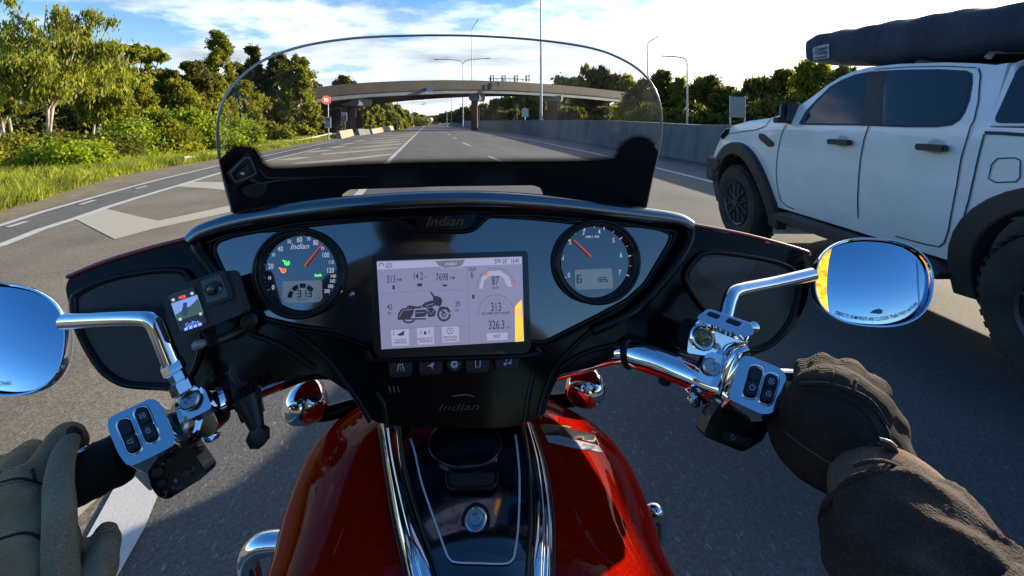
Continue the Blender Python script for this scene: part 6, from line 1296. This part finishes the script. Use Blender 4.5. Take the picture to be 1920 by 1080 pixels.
glyphs('warning_text', [('CLOSER THAN', -5, 721, 12, 5, .60)], gm2, M['ink'], hs2, .0012)
tube('mirror_stem', [P(122, 602, .46), P(200, 598, .452), P(262, 597, .447), P(286, 602, .445), P(298, 622, .444), P(312, 656, .443), P(326, 690, .442)], .0083, M['chrome'], hs2, 20)
lathe('stem_nut', P(326, 690, .442), P(342, 725, .440) - P(326, 690, .442), [(.0075, -.01), (.010, -.004), (.010, .004), (.0075, .006), (.0075, .014), (.0105, .016), (.0105, .026), (.008, .028)], M['chrome'], hs2, 6, sharp=20)
# right master cylinder, clamp, switch housing
nR = Vector((-.1, -.62, .78))
mc_, fR = plate('brake_reservoir', [(1292, 628), (1308, 600), (1404, 634), (1397, 668), (1360, 672), (1288, 662)], P(1345, 632, .50), (-.05, -.92, .35), .045, M['chrome'], bike, 6, .005, 4)
lidm, fR0 = plate('reservoir_lid', [(1306, 594), (1328, 578), (1410, 606), (1414, 626), (1400, 632), (1312, 602)], P(1355, 602, .50), (-.12, -.55, .83), .010, M['chrome'], mc_, 6, .003, 3)
decal('lid_recess', [rounded([(1330, 584), (1352, 592), (1345, 598), (1324, 590)], 3), rounded([(1366, 596), (1392, 606), (1384, 612), (1360, 603)], 3)], fR0, M['black_satin'], lidm, .0008)
sg = lathe('sight_glass', fR(1315.5, 632, 0), fR.n, [(.0145, -.002), (.0145, .004), (.0125, .0055), (.0105, .005), (.010, .002)], M['chrome'], mc_, 32); lathe('glass', fR(1315.5, 632, .0022), fR.n, [(.0098, 0), (.007, .002), (.001, .0028)], MT('sight_olive', (.14, .13, .03), .15, coat=1), sg, 24)
lathe('bolt', fR(1409, 612, .004), fR.n, [(.006, 0), (.006, .003), (.002, .004)], M['chrome'], mc_, 16); lathe('bolt', fR(1344, 650, 0), fR.n, [(.004, 0), (.004, .002), (.001, .003)], M['steel'], mc_, 12)
cr_ = tube('bar_clamp', [P(1312, 706, .517), P(1348, 722, .503)], .0225, M['chrome'], bike, 28, curve=False)
plate('clamp_cap', [(1327, 657), (1364, 668), (1358, 700), (1344, 728), (1305, 713), (1315, 682)], P(1335, 690, .487), (-.1, -.85, .5), .02, M['chrome'], cr_, 7, .004)
lathe('bolt', P(1333, 688, .484), (-.1, -.85, .5), [(.0095, 0), (.0095, .003), (.008, .0042), (.0045, .0042), (.004, .002)], M['steel'], cr_, 24)
plate('clamp_lower', [(1297, 722), (1340, 735), (1332, 758), (1312, 758), (1292, 742)], P(1315, 740, .497), (0, -.97, .2), .025, M['red_paint'] if False else M['chrome'], cr_, 6, .004); lathe('bolt', P(1303, 752, .494), (0, -.95, .3), [(.0065, -.006), (.0065, .003), (.005, .004), (.0025, .004)], M['chrome'], cr_, 18)
tube('clamp_ring', [P(1362, 712, .50), P(1372, 716, .496)], .0245, M['chrome'], cr_, 28, curve=False); tube('cable', [P(1399, 655, .485), P(1380, 665, .482), P(1362, 700, .483), P(1352, 742, .485)], .006, M['chrome'], cr_, 12)
shr_, fS = plate('switch_housing', [(1389, 670), (1403, 666), (1466, 692), (1475, 705), (1471, 744), (1449, 775), (1428, 777), (1366, 748), (1378, 700)], P(1420, 720, .445), (-.1, -.66, .74), .034, M['chrome'], bike, 9, .006, 4, back=(-.05, .55, -.75))
pocket(shr_, fS, 1411, 717, 12.5, 30, 15, (None, power)); pocket(shr_, fS, 1441, 730, 12.5, 28, 15, (cross, cru))
lw2, fS2 = plate('switch_pod', [(1352, 752), (1428, 780), (1456, 776), (1430, 826), (1393, 848), (1318, 818), (1332, 783)], P(1390, 800, .448), (-.1, -.9, .38), .03, B, bike, 8, .005, 4)
decal('icons', [stroke([(1376, 777), (1382, 775)], 2), stroke([(1401, 778), (1406, 782)], 2), stroke([(1392, 789), (1398, 794), (1402, 788)], 1.6), stroke([(1408, 788), (1412, 796)], 1.6), stroke(ell(1372, 818, 4, 5, -20, 10), 1.8), stroke([(1425, 790), (1436, 787)], 1.2)], fS2, M['grey_print'], lw2, .0006)
solid('small_button', rounded([(1358, 806), (1410, 822), (1402, 838), (1352, 822)], 5), off(fS2, .003), off(fS2, 0), M['black_satin'], lw2, bevel=.001)
decal('icons', [stroke(ell(1372, 818, 3.5, 5, -20, 10), 1.8)], fS2, M['grey_print'], lw2, .0036)
# brake lever tip, crash bar, foot lever
tube('engine_guard', [P(560, 1016, .80), P(525, 1017, .80), P(488, 1022, .80), P(467, 1045, .80), P(470, 1085, .80), P(480, 1130, .8)], .019, M['chrome'], bike, 20)
tube('shift_lever', [P(1212, 962, .62), P(1230, 958, .62), P(1238, 975, .62), P(1236, 1010, .62)], [.008, .010, .008, .007], M['chrome'], bike, 12)
tube('brake_lever', [P(1430, 700, .49), P(1520, 705, .50), P(1620, 712, .50), P(1634, 714, .50)], [.007, .007, .008, .009], M['chrome'], bike, 12)
# ================================================================ the small action camera and its bar mount
A7 = lambda a, b: (300 + a * .2222, 480 + b * .2222)
ac = empty('action_camera', 'small black action camera with a lit front screen clamped to the left handlebar', 'camera', tuple(P(380, 580, .45)))
ACn = plane(P(375, 580, .435), (.22, -.93, .30)); M['cam_body'] = MT('cam_body', (.028, .031, .036), .6); add_noise(M['cam_body'], [(.022, .025, .03), (.036, .04, .046)], 60, 4, bump=.1, bscale=900, bdist=.0003)
cb_ = solid('camera_body', rounded([(302, 552), (311, 543), (376, 520), (420, 507), (431, 511), (442, 552), (453, 584), (450, 590), (335, 636), (325, 631)], 7), off(ACn, 0), fwd(ACn, -.028, .0), M['cam_body'], ac, bevel=.003, bseg=4)
lz = solid('lens_cover', rounded([(377, 521), (422, 506), (440, 559), (392, 574)], 7), off(ACn, .007), off(ACn, -.002), M['cam_body'], ac, bevel=.002, bseg=3)
solid('lens_glass', rounded([(382, 526), (419, 513), (434, 555), (395, 568)], 4), off(ACn, .0078), off(ACn, .004), M['bezel'], lz, bevel=.0006)
lathe('lens', ACn(407, 541, .0078), ACn.n, [(.0075, 0), (.0075, .0015), (.006, .0012), (.004, .0022), (.001, .0028)], M['tinted'], lz, 28); ring_tube('lens_ring', ell(407, 541, 12, 12, n=30), ACn, .0006, M['galv_dark'], lz, 6, .0082)
scf = solid('front_screen', rounded([(316, 553), (364, 537), (390, 604), (339, 623)], 5), off(ACn, .0014), off(ACn, -.001), M['bezel'], ac, bevel=.0006)
E = lambda nm, c, s=.6: MT(nm, (.02, .02, .02), .2, emit=c, es=s)
decal('picture_sky', [[(322.5, 569), (371, 552.5), (383, 586), (334, 601)]], ACn, E('cam_sky', (.16, .27, .62)), scf, .0018)
decal('picture_ground', [[(331, 590), (340, 584), (350, 577), (358, 574), (366, 566), (373, 559), (383, 586), (334, 601)]], ACn, E('cam_ground', (.03, .07, .05)), scf, .0020)
decal('picture_rider', [ell(349, 570, 4.3, 3.4, -20, 12), [(345, 573), (352, 572), (355, 582), (352, 592), (343, 592), (343, 582)]], ACn, E('cam_rider', (.02, .03, .07)), scf, .0022)
decal('status_marks', [rounded([(336, 556), (350, 552), (351, 558), (338, 561)], 2)], ACn, E('cam_red', (.6, .06, .04)), scf, .0021)
decal('status_dots', [ell(327, 562, 3.5, 3, n=10), ell(362, 550, 3.5, 3, n=10), ell(340, 598, 3.5, 3, n=10), ell(378, 588, 3, 3, n=10)], ACn, E('cam_dots', (.35, .5, .3)), scf, .0023)
glyphs('camera_wordmark', [('GoPro', 362.5, 606, 10.5, 17, .95)], ACn, E('cam_blue', (.12, .22, .85), .8), scf, .0022, bold=.008)
decal('logo_squares', [[(347 + k * 8.6, 615 - k * 2.9), (353.5 + k * 8.6, 612.8 - k * 2.9), (355 + k * 8.6, 617.6 - k * 2.9), (348.5 + k * 8.6, 619.8 - k * 2.9)] for k in range(4)], ACn, E('cam_blue2', (.2, .3, .9), .8), scf, .0022)
tube('mount_arm', [P(392, 618, .455), P(398, 640, .465), P(430, 630, .48), P(462, 612, .495), P(478, 604, .50)], .0055, M['black_satin'], ac, 10)
lathe('thumb_screw', P(385, 642, .452), (-.8, -.2, -.2), [(.003, 0), (.005, .003), (.005, .010), (.003, .012)], M['galv'], ac, 10); lathe('thumb_screw', P(472, 600, .492), (.2, -.95, .2), [(.008, 0), (.009, .003), (.009, .009), (.006, .011)], M['black_satin'], ac, 14)
tube('mount_arm', [P(478, 606, .50), P(470, 640, .505), P(440, 690, .49), P(452, 725, .485)], .008, M['black_satin'], ac, 10)
k_ = tube('mount_clamp', [P(440, 742, .495), P(482, 720, .508)], .031, M['black_satin'], ac, 24, curve=False)
bm = bmesh.new()
for i in range(5): bm_tube(bm, [P(446 + i * 7.5, 728 - i * 3.6, .466), P(452 + i * 7.5, 748 - i * 3.6, .463)], .0018, 6)
link('clamp_ribs', from_bm(bm), M['black_gloss'], k_)
tube('clamp_bolt', [P(462, 745, .475), P(474, 776, .468), P(484, 808, .462)], [.015, .010, .006], M['black_satin'], k_, 10)
lathe('clamp_knob', P(485, 818, .46), (0, -.9, .3), [(.006, -.006), (.011, -.004), (.011, .005), (.005, .007)], M['black_satin'], k_, 7)
# ================================================================ the rider
def fabric(nm, c0, c1, kind='rib', scale=420, st=.6):
    m = MT(nm, c0, .9, spec=.2); cr, mp = add_noise(m, [c0, c1], 22, 6, .65); N, L, b = nodes(m)
    tc = N.new('ShaderNodeTexCoord'); q_ = N.new('ShaderNodeMapping'); q_.inputs['Rotation'].default_value = (R(20), R(8), R(-18)); L.new(tc.outputs['Object'], q_.inputs[0])
    if kind == 'rib':
        wv = N.new('ShaderNodeTexWave'); wv.wave_type = 'BANDS'; wv.bands_direction = 'Z'; wv.inputs['Scale'].default_value = scale; wv.inputs['Distortion'].default_value = 1.2; wv.inputs['Detail'].default_value = 1; h = wv.outputs['Fac']; L.new(q_.outputs[0], wv.inputs[0])
    else:
        vo = N.new('ShaderNodeTexVoronoi'); vo.inputs['Scale'].default_value = scale; h = vo.outputs['Distance']; L.new(q_.outputs[0], vo.inputs[0])
    col = mixc(N, L, .55, cr, h, 'MULTIPLY'); L.new(col, b.inputs['Base Color'])
    bp = N.new('ShaderNodeBump'); bp.inputs['Strength'].default_value = st; bp.inputs['Distance'].default_value = .0012; L.new(h, bp.inputs['Height'])
    n2 = N.new('ShaderNodeTexNoise'); n2.inputs['Scale'].default_value = 35; n2.inputs['Detail'].default_value = 4; L.new(tc.outputs['Object'], n2.inputs[0])
    b2 = N.new('ShaderNodeBump'); b2.inputs['Strength'].default_value = .6; b2.inputs['Distance'].default_value = .004; L.new(n2.outputs[0], b2.inputs['Height']); L.new(bp.outputs[0], b2.inputs['Normal']); L.new(b2.outputs[0], b.inputs['Normal']); return m
M['glove'] = fabric('glove', (.045, .032, .025), (.075, .055, .042), 'rib', 420); M['glove_sunlit'] = fabric('glove_sunlit', (.50, .32, .16), (.68, .46, .25), 'rib', 330)  # left copy is paler and warmer, with sunlight put into its colour
M['leather'] = fabric('leather', (.30, .235, .14), (.42, .34, .22), 'vor', 900, .15); M['sleeve'] = fabric('sleeve', (.052, .036, .028), (.095, .068, .053), 'vor', 620, .5); M['cuff'] = fabric('cuff', (.16, .10, .07), (.22, .15, .11), 'vor', 700, .3)
person = empty('person', 'rider in dark ribbed gloves and mesh jacket, right hand on the handlebar grip', 'person', (0, -.2, 0))
def organic(nm, tubes, m, voxel=.004, smooth=8, wrinkle=()):
    bm = bmesh.new()
    for pts_, rad in tubes:
        pp = crom(pts_, 5); rr2 = [float(np.interp(i / (len(pp) - 1) * (len(pts_) - 1), range(len(pts_)), rad)) for i in range(len(pp))]
        # rounded ends
        a = (pp[0] - pp[1]).normalized(); b_ = (pp[-1] - pp[-2]).normalized()
        pp = [pp[0] + a * rr2[0] * .95, pp[0] + a * rr2[0] * .6] + pp + [pp[-1] + b_ * rr2[-1] * .6, pp[-1] + b_ * rr2[-1] * .95]; rr2 = [rr2[0] * .25, rr2[0] * .78] + rr2 + [rr2[-1] * .78, rr2[-1] * .25]
        bm_tube(bm, pp, rr2, 16)
    o = link(nm, from_bm(bm), m, person, True, 0)
    r_ = o.modifiers.new('remesh', 'REMESH'); r_.mode = 'VOXEL'; r_.voxel_size = voxel; r_.use_smooth_shade = True
    s = o.modifiers.new('smooth', 'SMOOTH'); s.factor = .5; s.iterations = smooth
    if wrinkle:
        for k, (sz, st) in enumerate(wrinkle):
            tx = bpy.data.textures.new('cloth_folds', 'CLOUDS'); tx.noise_scale = sz; tx.noise_depth = 2
            d_ = o.modifiers.new('folds', 'DISPLACE'); d_.texture = tx; d_.strength = st; d_.mid_level = .5; d_.texture_coords = 'LOCAL'
    return o
def surf(o):
    dg = bpy.context.evaluated_depsgraph_get(); bpy.context.view_layer.update(); me = bpy.data.meshes.new_from_object(o.evaluated_get(dg), depsgraph=dg)
    wm = Matrix.Translation(person.location); b_ = BVHTree.FromPolygons([wm @ v.co for v in me.vertices], [tuple(p.vertices) for p in me.polygons]); bpy.data.meshes.remove(me); return on(b_)
def seams(nm, curves, f_, m, par, r=.0009, o_=.0004):
    for c_ in curves:
        pp = [f_(p.x, p.y, o_) for p in crom(c_, 8)]; pp = [p for i, p in enumerate(pp) if i == 0 or (p - pp[i - 1]).length < .03]
        bm = bmesh.new(); bm_tube(bm, pp, r, 6); link(nm, from_bm(bm), m, par, True, 0)
# torso, head, legs stay behind the camera and show only in the glossy panels and mirrors
Z = lambda x, y, z: Vector((x, y, z))
body = organic('body', [([Z(-.02, -.30, .86), Z(-.01, -.30, 1.05), Z(0, -.27, 1.25), Z(0, -.28, 1.42), Z(0, -.28, 1.52)], [.20, .20, .23, .23, .15]),
    ([Z(-.20, -.28, 1.47), Z(0, -.27, 1.50), Z(.20, -.28, 1.47)], [.085, .12, .085]), ([Z(0, -.27, 1.5), Z(0, -.24, 1.64)], [.09, .09]), ([Z(0, -.22, 1.66), Z(0, -.22, 1.76)], [.085, .085]),
    ([Z(-.21, -.28, 1.43), Z(-.40, -.1, 1.20), Z(-.46, .18, 1.10)], [.062, .05, .04]), ([Z(.21, -.28, 1.43), Z(.37, -.05, 1.18), Z(.345, .20, 1.10)], [.062, .05, .04]),
    ([Z(-.10, -.28, .86), Z(-.26, .12, .80), Z(-.30, .22, .40)], [.10, .085, .06]), ([Z(.08, -.28, .86), Z(.22, .12, .80), Z(.26, .22, .40)], [.10, .085, .06])], MT('jacket_dark', (.02, .02, .022), .9), .012, 6)
mh = bmesh.new(); bmesh.ops.create_uvsphere(mh, u_segments=32, v_segments=20, radius=1, matrix=Matrix.Translation((0, -.24, 1.73)) @ Matrix.Diagonal((.15, .165, .165, 1))); hl = link('helmet', from_bm(mh), B, person)
mh = bmesh.new(); bmesh.ops.create_uvsphere(mh, u_segments=32, v_segments=20, radius=1, matrix=Matrix.Translation((0, -.20, 1.73)) @ Matrix.Diagonal((.105, .125, .07, 1))); link('visor', from_bm(mh), M['tinted'], hl)
# ---- right glove closed round the grip
gR = [([P(1490, 770, .43), P(1540, 785, .405), P(1588, 815, .385), P(1633, 860, .37), P(1658, 895, .36)], [.020, .034, .041, .036, .030]),
      ([P(1520, 745, .42), P(1568, 745, .40), P(1628, 790, .385)], [.018, .030, .030]),
      ([P(1517, 722, .425), P(1514, 698, .447), P(1512, 705, .475), P(1508, 740, .49)], [.0135, .0125, .0115, .0105]),
      ([P(1545, 720, .415), P(1548, 690, .44), P(1540, 695, .475), P(1540, 740, .49)], [.015, .014, .012, .011]),
      ([P(1588, 728, .405), P(1598, 700, .43), P(1588, 705, .465), P(1570, 750, .48)], [.015, .014, .012, .011]),
      ([P(1623, 750, .40), P(1640, 728, .42), P(1630, 732, .45), P(1608, 780, .465)], [.0135, .0125, .011, .010]),
      ([P(1553, 860, .39), P(1510, 850, .41), P(1475, 820, .43), P(1466, 790, .44)], [.026, .022, .017, .013]),
      ([P(1500, 820, .43), P(1540, 830, .42), P(1568, 860, .40)], [.014, .03, .034])]
gl = organic('glove', gR, M['glove'], .0028, 6, [(.035, .006), (.012, .0025)]); gl['label'] = 'dark ribbed glove closed round the right grip'
# seams and wrist strap
gs = surf(gl); M['thread'] = MT('thread', (.022, .017, .014), .9); M['thread_light'] = MT('thread_light', (.16, .13, .10), .9)
seams('seam_crease', [[(1500, 722), (1560, 724), (1625, 752), (1660, 800), (1672, 840)], [(1505, 730), (1555, 733), (1612, 762), (1645, 806), (1655, 842)], [(1562, 697), (1560, 724)], [(1606, 712), (1600, 738)], [(1470, 800), (1520, 838), (1580, 872)]], gs, M['thread'], gl, .0011)
seams('stitching', [[(1500, 717), (1560, 719), (1630, 747), (1666, 797)], [(1468, 806), (1518, 844), (1578, 879)]], gs, M['thread_light'], gl, .0005)
decal('wrist_strap', [rounded([(1612, 842), (1640, 826), (1668, 838), (1690, 862), (1672, 868), (1640, 858)], 5)], gs, M['black_satin'], gl, .0016, grid=5)
tube('cuff_cord', [P(1601, 873, .325), P(1625, 866, .318), P(1655, 864, .318), P(1680, 872, .325), P(1697, 884, .34)], .0014, M['sleeve'], gl, 8)
solid('strap_tab', rounded([(1648, 822), (1662, 824), (1682, 842), (1696, 868), (1690, 874), (1668, 852)], 3), lambda u, v: P(u, v, .338), lambda u, v: P(u, v, .345), M['black_satin'], gl, bevel=.001)
tube('strap_tab', [P(1650, 823, .334), P(1668, 828, .332), P(1680, 838, .335)], .0012, M['galv'], gl, 8)
# ---- right sleeve: cuff then mesh forearm, folds
def sleeve(nm, cs, rs, m, amp, seed, segs=72, n=60, par=person, ell_=1.0):
    pp = crom(cs, 12); n = len(pp); rr2 = [float(np.interp(i / (n - 1) * (len(cs) - 1), range(len(cs)), rs)) for i in range(n)]; rd = random.Random(seed)
    ph = [(rd.uniform(20, 70), rd.randint(1, 4), rd.uniform(0, 6.28), rd.uniform(.4, 1)) for _ in range(7)]
    V = []; Fc = []; a = Vector((0, 0, 1)); t = (pp[1] - pp[0]).normalized(); u_ = (a - t * a.dot(t)).normalized(); s = 0
    for i in range(n):
        t = (pp[min(i + 1, n - 1)] - pp[max(i - 1, 0)]).normalized(); u_ = (u_ - t * u_.dot(t)).normalized(); w_ = t.cross(u_)
        if i: s += (pp[i] - pp[i - 1]).length
        for k in range(segs):
            an = k * 2 * math.pi / segs; d = sum(q[3] * math.sin(s * q[0] * 2.2 + q[1] * an + q[2]) for q in ph) / 7; r = rr2[i] * (1 + amp * (1 - 2 * abs(d)) * 1.2)
            V.append(pp[i] + (u_ * math.cos(an) * ell_ + w_ * math.sin(an)) * r)
    for i in range(n - 1): Fc += [(i * segs + k, i * segs + (k + 1) % segs, (i + 1) * segs + (k + 1) % segs, (i + 1) * segs + k) for k in range(segs)]
    Fc += [tuple(range(segs)), tuple((n - 1) * segs + k for k in range(segs))]
    bm = bmesh.new(); me = mesh(V, Fc); bm.from_mesh(me); return link(nm, from_bm(bm), m, par, True, 70)
cf = sleeve('cuff', [P(1640, 905, .36), P(1655, 925, .35), P(1676, 952, .338), P(1690, 975, .33)], [.034, .0405, .044, .045], M['cuff'], .02, 3)
sl = sleeve('sleeve', [P(1672, 965, .335), P(1690, 995, .325), P(1715, 1040, .31), P(1760, 1115, .29), P(1900, 1300, .25), P(2250, 1500, .20)], [.042, .046, .048, .050, .053, .056], M['sleeve'], .2, 8)
for sz_, st_ in ((.07, .018), (.022, .006)):
    tx = bpy.data.textures.new('cloth_folds', 'CLOUDS'); tx.noise_scale = sz_; tx.noise_depth = 2; d_ = sl.modifiers.new('folds', 'DISPLACE'); d_.texture = tx; d_.strength = st_; d_.texture_coords = 'LOCAL'
sl['label'] = 'dark mesh jacket sleeve on the right arm'
# ---- left hand held open beside the left grip, seen from its back
gLt = [([P(20, 1160, .33), P(28, 1080, .345), P(22, 1000, .365), P(30, 940, .385)], [.042, .040, .036, .028]),
       ([P(-60, 1120, .35), P(-60, 1010, .37), P(-45, 950, .39)], [.04, .036, .028]),
       ([P(55, 1010, .365), P(72, 940, .385), P(88, 880, .405), P(104, 838, .42), P(122, 818, .435), P(136, 822, .455), P(140, 850, .47)], [.022, .018, .0155, .0138, .012, .011, .009]),
       ([P(15, 940, .40), P(28, 890, .425), P(42, 858, .45), P(64, 848, .47), P(84, 870, .48)], [.018, .0155, .014, .012, .010]),
       ([P(-30, 945, .40), P(-20, 905, .43), P(-5, 880, .455), P(20, 875, .475)], [.016, .0145, .013, .011]),
       ([P(-75, 960, .40), P(-70, 925, .43), P(-50, 900, .455), P(-20, 905, .47)], [.014, .013, .012, .010]),
       ([P(70, 1180, .33), P(130, 1140, .345), P(168, 1085, .36), P(190, 1035, .375), P(194, 1003, .385)], [.034, .026, .0185, .0145, .011])]
gl2 = organic('glove', gLt, M['glove_sunlit'], .0028, 5, [(.04, .008), (.013, .003)]); gl2['label'] = 'ribbed glove, coloured olive brown as if sunlit, opened beside the left grip'
fj = organic('finger_panel', [([P(118, 1120, .325), P(112, 1040, .338), P(112, 970, .352), P(110, 905, .375), P(118, 855, .395), P(130, 830, .41)], [.012, .011, .011, .0105, .010, .009])], M['leather'], .003, 6)
th = organic('thumb_panel', [([P(165, 1120, .33), P(182, 1070, .345), P(196, 1025, .362)], [.016, .0135, .011])], M['leather'], .003, 6)
for o_ in (fj, th): o_.parent = gl2
g2 = surf(gl2)
seams('seam_crease', [[(2, 905), (40, 898), (84, 912), (104, 935)], [(98, 1075), (96, 1000), (92, 940), (98, 880), (112, 838)], [(2, 1010), (50, 1000), (92, 1018)], [(60, 880), (66, 905)], [(150, 1075), (172, 1050), (196, 1030)]], g2, M['thread'], gl2, .0011)  # the curve across the back of the hand is a fold, its crease shade drawn dark
seams('stitching', [[(2, 911), (40, 904), (84, 918)], [(102, 1075), (100, 1000), (96, 940), (103, 880)]], g2, M['thread_light'], gl2, .0005)
tube('fingertip_fluff', [P(130, 806, .425), P(140, 815, .43), P(143, 835, .44)], [.004, .006, .004], M['rubber'], gl2, 8)
